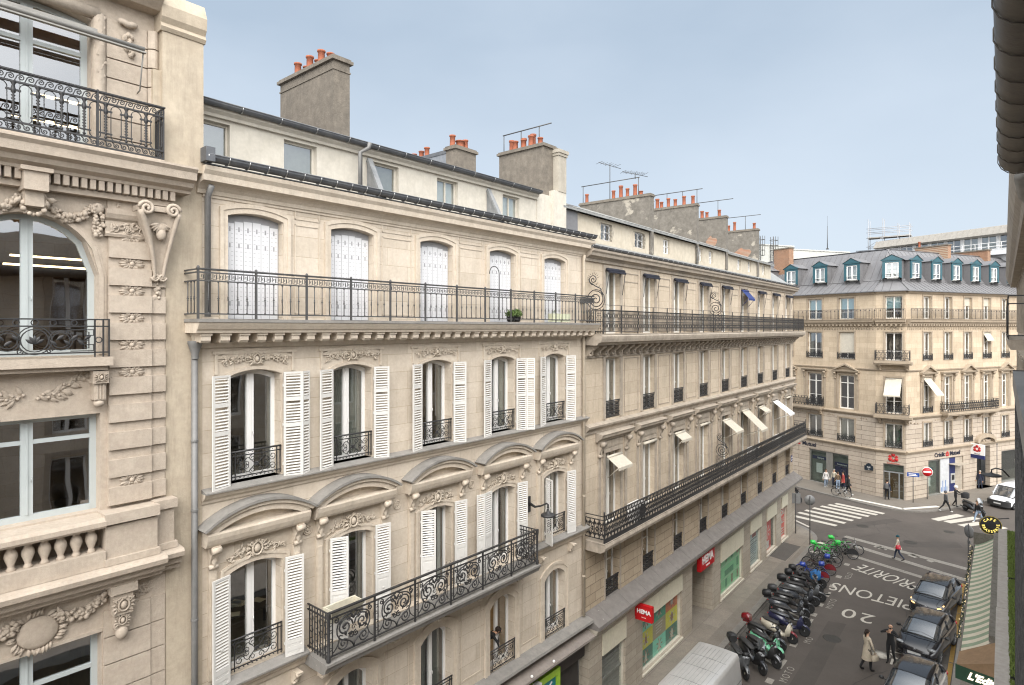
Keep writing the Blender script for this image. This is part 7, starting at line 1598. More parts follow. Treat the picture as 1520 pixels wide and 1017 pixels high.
def scooter(lab, x, y, ang, body, box=0, screen=0, big=1.0, front=None, rim=ALLOY, group='scooters in the parking bay', cat='scooter', name='motor_scooter', z=0, cover=None, seat=None, helmet=False):
    j = random.Random(int(y * 100)); s = thing(name, lab, cat, (x + j.uniform(-.12, .12), y + j.uniform(-.07, .07), z), R(ang + j.uniform(-5, 5)), group); s.rotation_euler.x = R(j.uniform(-9, -4)); b = big; r = .26 * (b ** .5)
    m = MB(); m.loft([ell(-.86 * b, .05, .62, .74), ell(-.8 * b, .12, .5, .82), ell(-.5 * b, .19, .34, .8), ell(-.15 * b, .2, .3, .72), ell(.02 * b, .16, .28, .5), ell(.2 * b, .17, .24, .36), ell(.36 * b, .17, .24, .42)])
    m.loft([[(p + q * .22, y_, zz) for p, y_, zz, q in ((.36 * b + .03, -.24, .3, 0), (.36 * b + .03, .24, .3, 0), (.4 * b, .26, .6, 0), (.5 * b, .2, .88, 0), (.52 * b, 0, .95, 0), (.5 * b, -.2, .88, 0), (.4 * b, -.26, .6, 0))], [(.56 * b, -.1, .34), (.56 * b, .1, .34), (.62 * b, .12, .6), (.6 * b, .1, .85), (.6 * b, 0, .9), (.6 * b, -.1, .85), (.62 * b, -.12, .6)]])
    m.build('body', body, s)
    m = MB(); m.loft([ell(.42 * b, .07, .42, .5, 8), ell(.62 * b, .1, .5, .58, 8), ell(.8 * b, .1, .44, .52, 8), ell(.9 * b, .06, .32, .4, 8)]); m.build('front_mudguard', front or body, s)
    m = MB(); m.loft([ell(-.78 * b, .08, .82, .88, 10), ell(-.6 * b, .17, .76, .9, 10), ell(-.3 * b, .18, .74, .87, 10), ell(-.05 * b, .15, .7, .82, 10), ell(.02 * b, .08, .7, .76, 10)]); m.build('seat', seat or SEAT, s)
    wheel2(s, -.58 * b, r, .13, rim); wheel2(s, .68 * b, r, .12, rim)
    m = MB(); m.tube([(.68 * b, .09, r), (.56 * b, .07, .62), (.5 * b, 0, .98)], .03, 5); m.tube([(.68 * b, -.09, r), (.56 * b, -.07, .62), (.5 * b, 0, .98)], .03, 5); m.tube([(.36 * b, -.34, 1.06), (.44 * b, -.18, 1.04), (.48 * b, 0, 1.0), (.44 * b, .18, 1.04), (.36 * b, .34, 1.06)], .022, 6); m.blob((.5 * b, 0, 1.0), (.1, .13, .08))
    m.box(-.6 * b, -.2 * b, .12, .24, .2, .4); m.tube([(-.3 * b, -.2, .3), (-.8 * b, -.24, .36)], .045, 6); m.tube([(-.1, .1, .3), (-.16, .24, .02)], .014, 4)
    m.build('handlebar', DKPL, s)
    m = MB(); m.blob((.6 * b, 0, .9 if b < 1.15 else .8), (.05, .09 * b, .06)); m.build('headlight', LENS, s); m = MB(); m.blob((-.86 * b, 0, .7), (.04, .1, .04)); m.build('tail_light', TAIL, s)
    for sx in (-1, 1): m = MB(); m.tube([(.42 * b, sx * .2, 1.04), (.42 * b, sx * .3, 1.2)], .008, 4); m.blob((.42 * b, sx * .31, 1.22), (.025, .065, .04)); m.build('mirror', DKPL, s)
    if box: 
        m = MB(); m.loft([ell(-1.12 * b, .1, .92, 1.12, 12), ell(-1.08 * b, .19, .88, 1.2, 12), ell(-.85 * b, .21, .88, 1.24, 12), ell(-.72 * b, .17, .89, 1.18, 12)]); m.box(-1.05 * b, -.7 * b, -.08, .08, .8, .9); m.build('top_case', (DKPL, BLACK, paint('case_red', (.16, .008, .012)))[box - 1], s)
    if screen: m = MB(); m.loft([[(.5 * b, -.2, 1.0), (.52 * b, 0, 1.0), (.5 * b, .2, 1.0)], [(.42 * b, -.19, 1.2), (.45 * b, 0, 1.24), (.42 * b, .19, 1.2)], [(.33 * b, -.13, 1.38), (.35 * b, 0, 1.42), (.33 * b, .13, 1.38)]], caps=False, closed=False); m.build('windscreen', CGL, s)
    if cover: m = MB(); m.loft([ell(.05 * b, .2, .5, .85), ell(.25 * b, .3, .35, 1.0), ell(.48 * b, .3, .4, 1.05), ell(.6 * b, .16, .5, .95)]); m.build('leg_cover', cover, s)
    if helmet: m = MB(); m.blob((-.3 * b, 0, .99), (.15, .13, .13), nu=12, nv=8); m.build('helmet', BLACK, s)
    return s
KBL = paint('scooter_black', (.015, .015, .016), .3, .6); KGR = paint('scooter_grey', (.12, .125, .13), .35, .5, .3); MINT = paint('scooter_mint', (.17, .5, .3), .3, .6); KRED = paint('scooter_red', (.17, .01, .015), .3, .6); CRM = paint('scooter_cream', (.58, .53, .42), .3, .6); KNV = paint('scooter_navy', (.02, .022, .06), .3, .6); KSL = paint('scooter_slate', (.05, .055, .065), .3, .6); BCOV = surf('cover_blue', (.02, .12, .32), None, .8)
W_ = WHITE
scooter('grey scooter with round black top case and pale wheel rims, beside the silver van', -9.3, 27.75, -44, KGR, 1, 0, 1.05, rim=CRM)
scooter('large black scooter with grey side panel, second from the silver van', -8.85, 28.5, -40, KBL, 0, 1, 1.2, front=KSL)
scooter('black scooter with shiny silver front mudguard, just before the mint scooter', -8.7, 29.2, -20, KBL, 0, 0, 1.05, front=ALLOY)
scooter('mint green scooter with brown-black seat in the parking bay', -8.75, 30.0, -10, MINT, 0, 0, .95)
scooter('black scooter with dark red top case, between the mint and the cream scooters', -8.85, 30.85, -4, KBL, 3, 0, 1.08, front=KSL)
scooter('cream scooter with red front mudguard and pale wheel rims', -8.7, 31.8, 0, CRM, 0, 0, 1.0, front=KRED, rim=CRM)
scooter('dark navy scooter with broad flat front, beyond the cream scooter', -8.6, 32.8, 6, KNV, 0, 0, 1.12, seat=KSL)
scooter('slim black scooter without top case, beyond the navy scooter', -8.7, 33.75, 12, KBL, 0, 0, 1.02)
scooter('black scooter with one round top case, first of the two neighbours with cases', -8.85, 34.65, 16, KSL, 2, 0, 1.15)
scooter('black scooter with squarer dull top case, second of the two neighbours with cases', -9.0, 35.55, 18, KBL, 1, 0, 1.15)
scooter('glossy black scooter with small smoked windscreen and no case', -8.85, 36.45, 16, KSL, 0, 1, 1.2)
scooter('silver-grey touring scooter with tall windscreen and chrome trim', -8.85, 37.35, 16, KGR, 2, 1, 1.25)
scooter('black scooter with a helmet resting on its seat', -9.0, 38.4, 22, KBL, 2, 0, 1.0, helmet=True)
scooter('black scooter with bright blue leg cover, next to the bicycles', -9.05, 39.35, 24, KBL, 2, 0, 1.0, cover=BCOV)
scooter('dark scooter with windscreen parked across the side street left of the zebra crossing', -14.2, 57.0, 60, KSL, 1, 1, 1.1, group='other scooters')
scooter('red scooter half hidden behind the striped awning at the right corner', -1.0, 52.4, 80, KRED, 0, 0, 1.0, group='other scooters')
scooter('big black three-wheel style scooter beside the white van at the bank crossing', -1.95, 63.4, -50, KBL, 0, 1, 1.35, group='other scooters')
def bicycle(lab, x, y, ang, fr, guard=None, basket=None, skirt=None, group='bicycles in the parking bay', z=0, lean=7):
    s = thing('bicycle', lab, 'bicycle', (x, y, z), R(ang), group); s.rotation_euler = (R(lean), 0, R(ang))
    for xx in (-.52, .55):
        m = MB(); m.tube([(.33 * math.cos(a), 0, .33 * math.sin(a)) for a in [2 * PI * i / 24 for i in range(24)]], .021, 6, True); o = m.build('wheel', RUB, s, (xx, 0, .345)); m = MB()
        m.tube([(.305 * math.cos(a), 0, .305 * math.sin(a)) for a in [2 * PI * i / 24 for i in range(24)]], .008, 4, True)
        for k in range(14): a = 2 * PI * k / 14; m.tube([(.02 * math.cos(a + 1), .02 * (k % 2 - .5), .02 * math.sin(a + 1)), (.305 * math.cos(a), 0, .305 * math.sin(a))], .003, 3)
        m.lathe([(.02, -.04), (.02, .04)], n=6, axis='y'); m.build('rim', ALLOY, o)
    m = MB(); bb = (-.08, 0, .3); hd = (.4, 0, .78); st_ = (-.22, 0, .72)
    for p in ((bb, hd), (bb, (-.26, 0, .85)), ((-.2, 0, .66), (.4, 0, .72)), (bb, (-.52, .05, .345)), (bb, (-.52, -.05, .345)), (st_, (-.52, .05, .345)), (st_, (-.52, -.05, .345)), ((.36, 0, .95), (.42, 0, .7)), ((.42, .04, .68), (.55, .05, .345)), ((.42, -.04, .68), (.55, -.05, .345))): m.tube(p, .02, 6)
    m.build('frame', fr, s)
    m = MB(); m.tube([(.2, -.28, 1.02), (.32, -.2, 1.04), (.36, 0, .98), (.32, .2, 1.04), (.2, .28, 1.02)], .014, 5); m.build('handlebar', DKPL, s)
    m = MB(); m.loft([ell(-.4, .08, .87, .93, 8), ell(-.28, .09, .88, .93, 8), ell(-.1, .025, .89, .92, 8)]); m.build('saddle', SEAT, s)
    m = MB(); m.lathe([(.02, -.02), (.09, -.01), (.09, .01), (.02, .02)], (-.08, -.05, .3), 12, axis='y'); m.tube([(-.08, -.08, .3), (.05, -.1, .18)], .01, 4); m.tube([(-.08, .06, .3), (-.2, .08, .42)], .01, 4); m.box(.0, .1, -.14, -.08, .17, .19); m.box(-.25, -.15, .07, .13, .41, .43); m.build('crank', DKPL, s)
    if guard is not None: m = MB(); m.loft([[(-.52 + .365 * math.cos(R(a)), w_, .345 + .365 * math.sin(R(a))) for w_ in (-.035, 0, .035)] for a in range(20, 200, 15)], caps=False, closed=False); m.loft([[(.55 + .365 * math.cos(R(a)), w_, .345 + .365 * math.sin(R(a))) for w_ in (-.035, 0, .035)] for a in range(30, 160, 15)], caps=False, closed=False); m.build('mudguard', guard, s)
    if skirt is not None: m = MB(); m.add([(-.52, .05, .345)] + [(-.52 + .33 * math.cos(R(a)), .05, .345 + .33 * math.sin(R(a))) for a in range(0, 181, 15)], [tuple(range(14))]); m.add([(-.52, -.05, .345)] + [(-.52 + .33 * math.cos(R(a)), -.05, .345 + .33 * math.sin(R(a))) for a in range(0, 181, 15)], [tuple(range(14))]); m.build('skirt_guard', skirt, s)
    if basket is not None: m = MB(); m.loft([ell(.45, .13, .78, 1.02, 8), ell(.5, .16, .76, 1.06, 8), ell(.72, .17, .8, 1.06, 8), ell(.76, .14, .84, 1.02, 8)]); m.build('basket', basket, s)
    return s
GRN = paint('share_green', (.02, .5, .06), .4, .3); BLU = paint('share_blue', (.02, .05, .3), .35, .4); BFR = paint('bike_black', (.02, .02, .021), .4, .3); SLV = paint('bike_silver', (.4, .4, .4), .35, .3, .4)
bicycle('bicycle with dark blue basket and red rear guard, nearest the scooters', -8.95, 40.35, 12 + 180, BLU, BLU, BLU, KRED)
bicycle('bicycle with bright blue basket standing second from the scooters', -9.30, 41.1, 14, BFR, BLU, BLU)
bicycle('dark bicycle with glossy red rear wheel guard', -8.90, 41.9, 8 + 180, BFR, KRED, None, KRED)
bicycle('black bicycle with blue front basket, beyond the one with red guard', -9.30, 42.7, 12, BFR, BFR, BLU)
bicycle('plain black bicycle with no guards, middle of the bicycle row', -8.90, 43.5, 14 + 180, BFR, BFR)
bicycle('black and silver bicycle leaning in the middle of the bicycle row', -8.95, 44.3, 16 + 180, SLV, BFR)
bicycle('green shared bicycle with green basket, nearest of three', -9.40, 45.0, 18 + 180, GRN, GRN, GRN)
bicycle('green shared bicycle with green basket, middle of three', -9.30, 45.8, 20, GRN, GRN, GRN)
bicycle('green shared bicycle with green basket, farthest of three', -8.70, 46.9, 24 + 180, GRN, GRN, GRN)
bicycle('black city bicycle with full black mudguards near the crossing lines', -8.30, 45.7, 10 + 180, BFR, BFR, None, BLACK)
bicycle('black bicycle with silver frame at the far end of the row, by the crossing lines', -8.20, 46.9, 5, SLV, BFR)
bicycle('pale grey bicycle standing alone on the bank pavement before the group of people', -11.4, 61.75, -12, SLV, BFR, None, None, 'bicycles in the street', .125)
# ---------------------------------------------------------------- signs on poles
def pole_sign(lab, x, y, h, cat='road sign', name='road_sign'): s = thing(name, lab, cat, (x, y, .12)); m = MB(); m.tube([(0, 0, 0), (0, 0, h)], .035, 8); m.build('pole', IRONG, s); return s
SGB = surf('sign_back', (.2, .2, .2), (.25, .25, .25), .5, .2)
s = pole_sign('round sign seen from behind on tall dark pole at the left street corner', -10.6, 46.7, 3.4); m = MB(); m.lathe([(.001, -.01), (.36, -.01), (.36, .01), (.001, .01)], (0, .05, 3.1), 20, axis='y'); m.build('sign_back', SGB, s, (0, 0, 0), (0, 0, R(30)))
s = pole_sign('square sign seen from behind on the shorter pole beside the shop corner', -12.0, 48.6, 2.9); m = MB(); m.box(-.4, .35, .03, .05, 2.2, 2.95); m.build('sign_back', SGB, s, (0, 0, 0), (0, 0, R(30)))
s = pole_sign('round mirror-like sign seen edge-on at the end of the striped awning', -1.72, 47.6, 3.0); m = MB(); m.lathe([(.001, -.015), (.4, -.015), (.4, .015), (.001, .015)], (0, .05, 2.5), 20, axis='y'); m.box(-.12, .12, .03, .06, 1.75, 1.95); m.build('sign_back', SGB, s, (0, 0, 0), (0, 0, R(-50)))
s = pole_sign('red round no entry sign with white bar before the bank window', -5.3, 65.6, 2.7); m = MB(); m.lathe([(.001, -.01), (.42, -.01), (.42, .01), (.001, .01)], (0, -.05, 2.42), 24, axis='y', mi=1); m.lathe([(.001, -.02), (.385, -.02), (.385, -.012), (.001, -.012)], (0, -.05, 2.42), 24, axis='y'); m.box(-.29, .29, -.08, -.065, 2.35, 2.49, 1); m.build('sign_disc', [RED, WHITE], s, (0, 0, 0), (0, 0, R(14)))
s = pole_sign('small blue direction sign on pole at the bank corner', -6.15, 63.55, 2.55); m = MB(); m.box(-.45, .45, -.06, -.03, 2.25, 2.6); 
for k in range(2): m.box(-.34, .3 - .1 * k, -.066, -.06, 2.33 + .12 * k, 2.39 + .12 * k, 1)
m.build('sign_plate', [paint('sign_blue', (.03, .08, .3)), WHITE], s, (0, 0, 0), (0, 0, R(12)))
s = pole_sign('bare dark post by the bank wall behind the white van', -.5, 73.8, 4.2, 'post', 'street_post'); m = MB(); m.lathe([(.06, 0), (.06, .06), (.02, .1)], (0, 0, 4.2), 8); m.build('cap', IRONG, s)
s = thing('street_plaque', 'small blue street plaque on the far end of the long stone building', 'plaque', at3(29.0, .0, 5.3), R(90)); m = MB(); m.wbox(-.2, .2, .01, .03, 0, .5); m.build('plate', paint('plaque_blue', (.02, .04, .2)), s); m = MB(); m.wbox(-.13, .13, .03, .035, .1, .16); m.wbox(-.13, .13, .03, .035, .28, .36); m.build('lines', WHITE, s)
# ================================================================ people
SKIN = surf('skin', (.5, .3, .2), (.44, .26, .17), .6, fine=.03)
def cloth(name, c): return MATS.get(name) or surf(name, c, tuple(v * .8 for v in c), .9, scale=9, bump=.15, bscale=30, fine=.15)
def person(lab, loc, rz, h=1.72, top=None, legs=None, shoes=None, hair=None, hairkind='short', stride=0, arms=((.28, .02, .9, .27, .12, .8), (-.28, .02, .9, -.27, .12, .8)), lean=0, coat=0, skirt=None, fem=False, head_turn=0, skin=None, sleeves=True):
    """local axes: x right, y ahead, z up; modelled at 1.75 m and scaled. arms: elbow then wrist"""
    p = thing('person', lab, 'person', loc, rz, None); k = h / 1.75; p.scale = (k, k, k)
    V = []; E = []; RAD = []; ZN = []       # zone: 0 skin 1 top 2 legs 3 shoes
    def add(co, r, parent=None, zone=1):
        V.append(Vector(co)); RAD.append(r); ZN.append(zone)
        if parent is not None: E.append((parent, len(V) - 1))
        return len(V) - 1
    sw = .86 if fem else 1.0
    ca, sa = math.cos(R(lean)), math.sin(R(lean))
    def up(x, y, z): dz = z - .95; return (x, y * ca + dz * sa, .95 + dz * ca - y * sa)
    pel = add((0, 0, .95), (.15, .11), None, 2); wa = add(up(0, 0, 1.08), (.135 * sw, .10), pel, 1); ch = add(up(0, .01, 1.27), (.165 * sw, .115), wa, 1); sh = add(up(0, 0, 1.42), (.13 * sw, .085), ch, 1); nk = add(up(0, .01, 1.5), (.052, .052), sh, 0)
    jw = add(up(0, .035, 1.575), (.06, .065), nk, 0); hm = add(up(0, .02, 1.65), (.076, .09), jw, 0); ht = add(up(0, .01, 1.715), (.062, .075), hm, 0)
    for sx, a in ((1, arms[0]), (-1, arms[1])):
        s0 = add(up(sx * .17 * sw, 0, 1.41), (.062, .062), sh, 1); e = add(a[:3], (.044, .044), s0, 1); w_ = add(a[3:6], (.03, .028), e, 1 if sleeves else 0); d = (Vector(a[3:6]) - Vector(a[:3])).normalized(); pm_ = add(Vector(a[3:6]) + d * .06, (.036, .022), w_, 0)
        st_ = stride * sx; hp = add((sx * .095, 0, .88), (.093, .1), pel, 2); kn = add((sx * .1, st_ * .42 + .03, .5), (.064, .066), hp, 2); an_ = add((sx * .1, st_ * .8 - .02 - (.14 if st_ < 0 else 0), .1 + (.06 if st_ < -.1 else 0)), (.042, .045), kn, 2); hl = add((sx * .105, st_ * .8 + .02 - (.14 if st_ < 0 else 0), .045 + (.05 if st_ < -.1 else 0)), (.043, .042), an_, 3); to = add((sx * .115, st_ * .8 + .17 - (.13 if st_ < 0 else 0), .035 + (.0 if st_ < -.1 else 0)), (.04, .028), hl, 3)
    me = bpy.data.meshes.new('body'); me.from_pydata([tuple(v) for v in V], E, []); ob = bpy.data.objects.new('tmp', me); COL.objects.link(ob)
    md = ob.modifiers.new('Skin', 'SKIN'); md.use_smooth_shade = True
    for i, sv in enumerate(me.skin_vertices[0].data): sv.radius = RAD[i]; sv.use_root = (i == 0)
    s2 = ob.modifiers.new('Sub', 'SUBSURF'); s2.levels = 2; s2.render_levels = 2
    bpy.context.view_layer.update(); r = bpy.data.meshes.new_from_object(ob.evaluated_get(bpy.context.evaluated_depsgraph_get())); bpy.data.objects.remove(ob)
    # fingers, nose, ears joined into the same body mesh
    mb = MB(); mb.v = [tuple(v.co) for v in r.vertices]; mb.f = [tuple(f.vertices) for f in r.polygons]; mb.sm = [True] * len(mb.f)
    segs = [(V[a], V[b], ZN[b]) for a, b in E]
    def near(c):
        best = (9, 0)
        for a, b, z in segs:
            ab = b - a; t = max(0, min(1, (c - a).dot(ab) / max(ab.length_squared, 1e-9))); d = (c - a - ab * t).length
            if d < best[0]: best = (d, z)
        return best[1]
    mb.mi = [near(Vector(f.center)) for f in r.polygons]
    for sx, a in ((1, arms[0]), (-1, arms[1])):
        w_ = Vector(a[3:6]); d = (w_ - Vector(a[:3])).normalized(); side = d.cross(Vector((0, 1, 0))); side = side.normalized() if side.length > .1 else Vector((1, 0, 0)); nrm = side.cross(d)
        for j, (o, l) in enumerate(((-.03, .07), (-.01, .085), (.01, .08), (.03, .062))):
            b0 = w_ + d * .085 + side * o; mb.tube([b0, b0 + d * l * .55 + nrm * .008, b0 + d * l + nrm * .03], [.0095, .0085, .006], 5)
        b0 = w_ + d * .05 + side * .035 * sx; mb.tube([b0, b0 + side * .03 * sx + d * .03, b0 + side * .035 * sx + d * .06], [.011, .0095, .007], 5)
    hc = Vector(up(0, .02, 1.65)); 
    mb.blob(tuple(hc + Vector((0, .1, -.02))), (.014, .022, .028), nu=6, nv=5)
    for sx in (-1, 1): mb.blob(tuple(hc + Vector((sx * .078, 0, -.01))), (.012, .025, .034), nu=6, nv=4); mb.blob(tuple(hc + Vector((sx * .032, .082, .015))), (.014, .01, .008), nu=6, nv=4, mi=3)
    mb.tube([tuple(hc + Vector((x, .085 - abs(x) * .3, -.065))) for x in (-.028, 0, .028)], .006, 4, mi=3)
    mb.build('body', [skin or SKIN, top, legs, shoes], p)
    if hair is not None:
        m = MB(); q = hc
        if hairkind == 'hat': m.blob(tuple(q + Vector((0, -.005, .05))), (.1, .115, .085), nu=12, nv=8); m.tube([tuple(q + Vector((.1 * math.cos(a), .115 * math.sin(a) - .005, .02))) for a in [2 * PI * i / 14 for i in range(14)]], .018, 5, True); m.blob(tuple(q + Vector((0, -.01, .14))), .028)
        elif hairkind == 'helmet': m.blob(tuple(q + Vector((0, 0, .02))), (.13, .15, .14), nu=14, nv=9)
        elif hairkind == 'hood': m.blob(tuple(q + Vector((0, -.03, .0))), (.11, .12, .13), nu=12, nv=8)
        elif hairkind == 'beard': m.blob(tuple(q + Vector((0, .045, -.075))), (.06, .055, .045), nu=10, nv=6)
        else:
            m.blob(tuple(q + Vector((0, -.022, .03))), (.092, .1, .095), nu=12, nv=8)
            if hairkind == 'bun': m.blob(tuple(q + Vector((0, -.12, -.02))), (.05, .05, .06), nu=9, nv=6); m.loft([ell_z(q, .05, -.1, -.0), ell_z(q, .04, -.11, -.12), ell_z(q, .02, -.11, -.2)])
            if hairkind == 'long': m.loft([ell_z(q, .095, -.03, .02), ell_z(q, .1, -.04, -.1), ell_z(q, .085, -.06, -.25), ell_z(q, .03, -.07, -.32)])
            if hairkind == 'curly':
                rr = random.Random(1)
                for j in range(26): d = Vector((rr.gauss(0, 1), rr.gauss(0, 1) - .4, rr.gauss(0, 1) + .5)).normalized(); m.blob(tuple(q + Vector((0, -.02, .03)) + d * .09), .04, nu=6, nv=4)
        m.build('hair' if hairkind not in ('hat', 'helmet', 'hood') else hairkind, hair, p)
    if coat:
        m = MB(); rings = []
        for t in range(7):
            z = 1.06 - (1.06 - coat) * t / 6; wx = .165 * sw + .07 * t / 6 + abs(stride) * .05 * t / 6; wy = .125 + .06 * t / 6 + abs(stride) * .25 * t / 6; rings.append([(wx * math.cos(a) * (1 + .04 * math.sin(5 * a + t)), wy * math.sin(a), z) for a in [2 * PI * i / 18 for i in range(18)]])
        m.loft(rings, caps=False); m.build('coat_skirt', skirt or top, p)
    return p
def ell_z(q, r, oy, oz): return [(q.x + r * math.cos(a), q.y + oy + r * .6 * math.sin(a), q.z + oz) for a in [2 * PI * i / 10 for i in range(10)]]
def bag(p, loc, sz, mat, handle=True, name='handbag'):
    m = MB(); m.loft([[(loc[0] + sz[0] * x, loc[1] + sz[1] * y, loc[2] + z) for x, y in ((-1, -1), (1, -1), (1, 1), (-1, 1))] for z in (-sz[2], sz[2] * .6)] + [[(loc[0] + sz[0] * x * .8, loc[1] + sz[1] * y * .5, loc[2] + sz[2]) for x, y in ((-1, -1), (1, -1), (1, 1), (-1, 1))]])
    if handle: m.tube([(loc[0], loc[1] - sz[1] * .6, loc[2] + sz[2] * .9), (loc[0], loc[1] - sz[1] * .4, loc[2] + sz[2] * 1.7), (loc[0], loc[1] + sz[1] * .4, loc[2] + sz[2] * 1.7), (loc[0], loc[1] + sz[1] * .6, loc[2] + sz[2] * .9)], .012, 5)
    return m
BEI = cloth('coat_beige', (.5, .43, .33)); BLK = cloth('cloth_black', (.014, .014, .015)); JEA = cloth('jeans_light', (.25, .32, .42)); DJE = cloth('jeans_dark', (.03, .04, .07)); WHC = cloth('coat_white', (.6, .58, .56)); REDC = cloth('coat_red', (.42, .07, .06)); NVC = cloth('cloth_navy', (.02, .025, .05)); BRC = cloth('cloth_brown', (.15, .1, .06)); GRC = cloth('cloth_grey', (.1, .1, .1)); HDK = cloth('hair_dark', (.025, .015, .01)); HBR = cloth('hair_brown', (.09, .05, .025)); HGR = cloth('hair_grey', (.3, .28, .25)); TLH = cloth('hat_teal', (.01, .07, .09)); CRW = cloth('cap_cream', (.55, .5, .4)); BT = cloth('boots_black', (.015, .013, .012)); WSH = cloth('shoes_white', (.6, .6, .58))
w_ = person('woman in long beige coat and black boots carrying a beige handbag on the road', (-4.76, 31.35, 0), R(-40), 1.83, BEI, BLK, BT, HDK, 'bun', .12, ((.27, .04, 1.12, .24, .16, .86), (-.25, .1, 1.14, -.16, .26, 1.05)), coat=.5, fem=True)
def held(lab, p, name, cat, mb, mat):   # a thing carried by a person is its own object
    o = thing(name, lab, cat, p.location, p.rotation_euler.z); o.scale = p.scale; mb.build(name + '_body', mat, o); return o
held('beige handbag with dark handles held by the woman in the long coat', w_, 'handbag', 'bag', bag(None, (.27, .16, .66), (.05, .15, .12), None), BEI)
person('bald bearded man in black with both hands raised to his mouth beside the parked cars', (-4.03, 32.75, 0), R(168), 1.78, BLK, BLK, BT, HDK, 'beard', .05, ((.36, .14, 1.3, .07, .24, 1.46), (-.36, .14, 1.3, -.07, .24, 1.44)))
w_ = person('woman in teal hat and cream jacket with red bag walking over the crossing lines', (-5.45, 47.6, 0), R(100), 1.6, CRW, DJE, BT, TLH, 'hat', .28, ((.26, -.08, 1.14, .24, .06, .92), (-.26, .12, 1.14, -.22, .2, .95)), fem=True, coat=.82)
held('bright red shoulder bag on the woman with the teal hat', w_, 'shoulder_bag', 'bag', bag(None, (-.25, .0, 1.0), (.06, .16, .15), None), paint('bag_red', (.5, .02, .04)))
person('person in white coat and pale jeans with a black pouch, left of the bank group', (-13.25, 64.6, .12), R(200), 1.68, WHC, JEA, WSH, HBR, 'long', .1, coat=.8, fem=True)
person('person in cream top and dark navy trousers in the bank group', (-12.6, 64.9, .12), R(160), 1.74, CRW, NVC, BT, HGR, 'short', .05)
person('person in brown jacket and blue jeans in the bank group, between cream and red', (-12.15, 64.2, .12), R(10), 1.66, BRC, JEA, WSH, HBR, 'short', .08)
person('person in red coat and dark trousers in the bank group', (-11.75, 64.45, .12), R(120), 1.7, REDC, NVC, BT, HDK, 'short', .1, coat=.72, fem=True)
w_ = person('person in black with dark hair walking right beside the bank group', (-11.05, 63.0, .12), R(-80), 1.72, BLK, BLK, WSH, HDK, 'long', .3, coat=.85)
held('black backpack on the person walking beside the bank group', w_, 'backpack', 'bag', bag(None, (0, -.2, 1.25), (.15, .09, .24), None, False), BLK)
w_ = person('person in dark blue jacket facing the bank corner door', (-8.05, 63.2, .12), R(-10), 1.74, NVC, BLK, BT, HDK, 'short', .06)
held('dark backpack on the person at the corner door', w_, 'backpack', 'bag', bag(None, (0, -.2, 1.25), (.15, .09, .22), None, False), GRC)
person('person in dark hooded jacket striding over the far kerb by the crossing', (-3.75, 62.2, .1), R(-60), 1.72, GRC, BLK, WSH, GRC, 'hood', .42)
w_ = person('person in black with white helmet standing behind the big scooter', (-3.2, 64.4, .12), R(-100), 1.75, BLK, BLK, BT, WHC, 'helmet', .1, ((.3, .2, 1.15, .2, .45, 1.15), (-.3, .2, 1.15, -.2, .45, 1.15)))
held('big square black delivery box carried by the helmeted person', w_, 'delivery_box', 'box', bag(None, (0, .68, 1.1), (.26, .24, .22), None, False), BLK)
person('person in black top with brown scarf and light jeans striding by the scooter', (-1.55, 60.75, 0), R(140), 1.68, BLK, JEA, WSH, HBR, 'long', .42, lean=12)
person('person in dark clothes standing in the black carriage doorway', (-1.75, 72.9, .12), R(160), 1.74, NVC, DJE, BT, HGR, 'short', .03)
person('person with dark curly hair in black leaning out of a lower window', at2(8.9, -.5, 4.42), A2 - R(135), 1.55, BLK, BLK, BT, HDK, 'curly', 0, ((.22, .55, .98, .16, .6, .78), (-.22, .55, .98, -.16, .6, .78)), lean=58)
# ================================================================ camera, sky, light
cam = bpy.data.cameras.new('camera'); co = bpy.data.objects.new('camera', cam); COL.objects.link(co); sc.camera = co
co.location = (0, 0, 15.27); co.rotation_euler = (R(90), 0, R(38.583)); cam.sensor_width = 36; cam.lens = 36 * 915 / 1520
cam.shift_y = -21.5 / 1520; cam.clip_start = .05; cam.clip_end = 3000
SUN_EL, SUN_AZ = R(43), R(140)      # azimuth clockwise from +Y
wd = bpy.data.worlds.new('World'); sc.world = wd; wd.use_nodes = True; nt = wd.node_tree
for n in list(nt.nodes): nt.nodes.remove(n)
out = nt.nodes.new('ShaderNodeOutputWorld'); bg = nt.nodes.new('ShaderNodeBackground'); L(nt, bg.outputs[0], out.inputs[0])
sky = N(nt, 'ShaderNodeTexSky', sky_type='NISHITA', sun_disc=False, sun_elevation=SUN_EL, sun_rotation=SUN_AZ, air_density=1.0, dust_density=2.5, ozone_density=1.0)
tc = N(nt, 'ShaderNodeTexCoord'); mp = N(nt, 'ShaderNodeMapping'); mp.inputs['Scale'].default_value = (1.2, 1.2, 2.6); L(nt, tc.outputs['Generated'], mp.inputs[0])
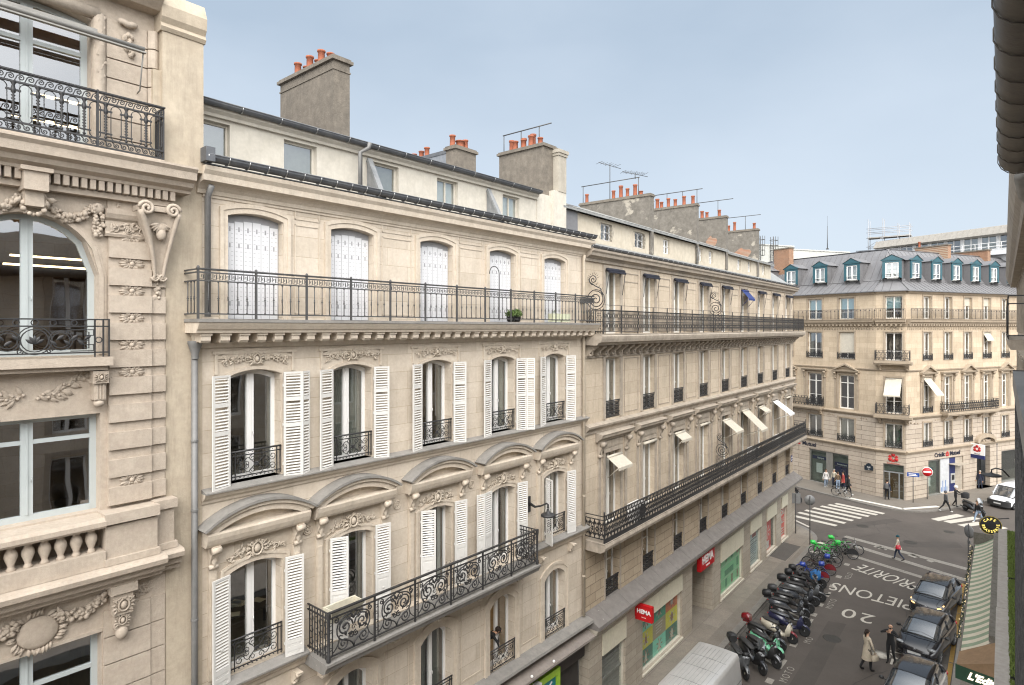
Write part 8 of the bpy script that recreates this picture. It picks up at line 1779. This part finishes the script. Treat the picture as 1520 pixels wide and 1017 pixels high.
nz = N(nt, 'ShaderNodeTexNoise', i_Scale=1.7, i_Detail=5, i_Roughness=.5); L(nt, mp.outputs[0], nz.inputs['Vector'])
cl = mixc(nt, ramp(nt, nz.outputs[0], .36, .66), (3.9, 4.75, 5.75), (4.75, 5.55, 6.5))
sx = N(nt, 'ShaderNodeSeparateXYZ'); L(nt, tc.outputs['Generated'], sx.inputs[0])
hz = N(nt, 'ShaderNodeMapRange', clamp=True); L(nt, sx.outputs[2], hz.inputs[0])
for i, v in enumerate((.0, .42, 1, 0)): hz.inputs[i + 1].default_value = v
cl = mixc(nt, hz.outputs[0], cl, (6.2, 6.95, 7.75)); sk = mixc(nt, .88, sky.outputs[0], cl)
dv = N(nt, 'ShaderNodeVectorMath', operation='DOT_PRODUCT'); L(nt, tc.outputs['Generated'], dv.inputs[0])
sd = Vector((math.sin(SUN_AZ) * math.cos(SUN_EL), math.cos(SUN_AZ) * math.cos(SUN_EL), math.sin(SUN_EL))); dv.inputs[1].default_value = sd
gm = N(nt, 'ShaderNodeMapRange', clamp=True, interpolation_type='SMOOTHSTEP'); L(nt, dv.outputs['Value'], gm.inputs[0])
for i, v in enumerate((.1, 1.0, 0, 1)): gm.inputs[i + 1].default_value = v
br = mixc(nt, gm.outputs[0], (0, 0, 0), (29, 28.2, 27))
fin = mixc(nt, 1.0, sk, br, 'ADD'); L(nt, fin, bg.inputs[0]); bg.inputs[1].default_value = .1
sl = bpy.data.lights.new('sun', 'SUN'); sl.energy = 1.8; sl.angle = R(40); sl.color = (1, .95, .89)
so = bpy.data.objects.new('sun', sl); COL.objects.link(so); so.rotation_euler = (-sd).to_track_quat('-Z', 'Y').to_euler(); so.location = (20, -20, 50)
sc.view_settings.view_transform = 'Standard'; sc.view_settings.look = 'None'; sc.view_settings.exposure = 0.42; sc.view_settings.gamma = 1
sc.cycles.filter_width = 1.15; sc.cycles.use_denoising = True
try: sc.cycles.denoiser = 'OPENIMAGEDENOISE'
except Exception: pass
sc.cycles.max_bounces = 6; sc.cycles.transparent_max_bounces = 12; sc.cycles.glossy_bounces = 3; sc.cycles.diffuse_bounces = 3
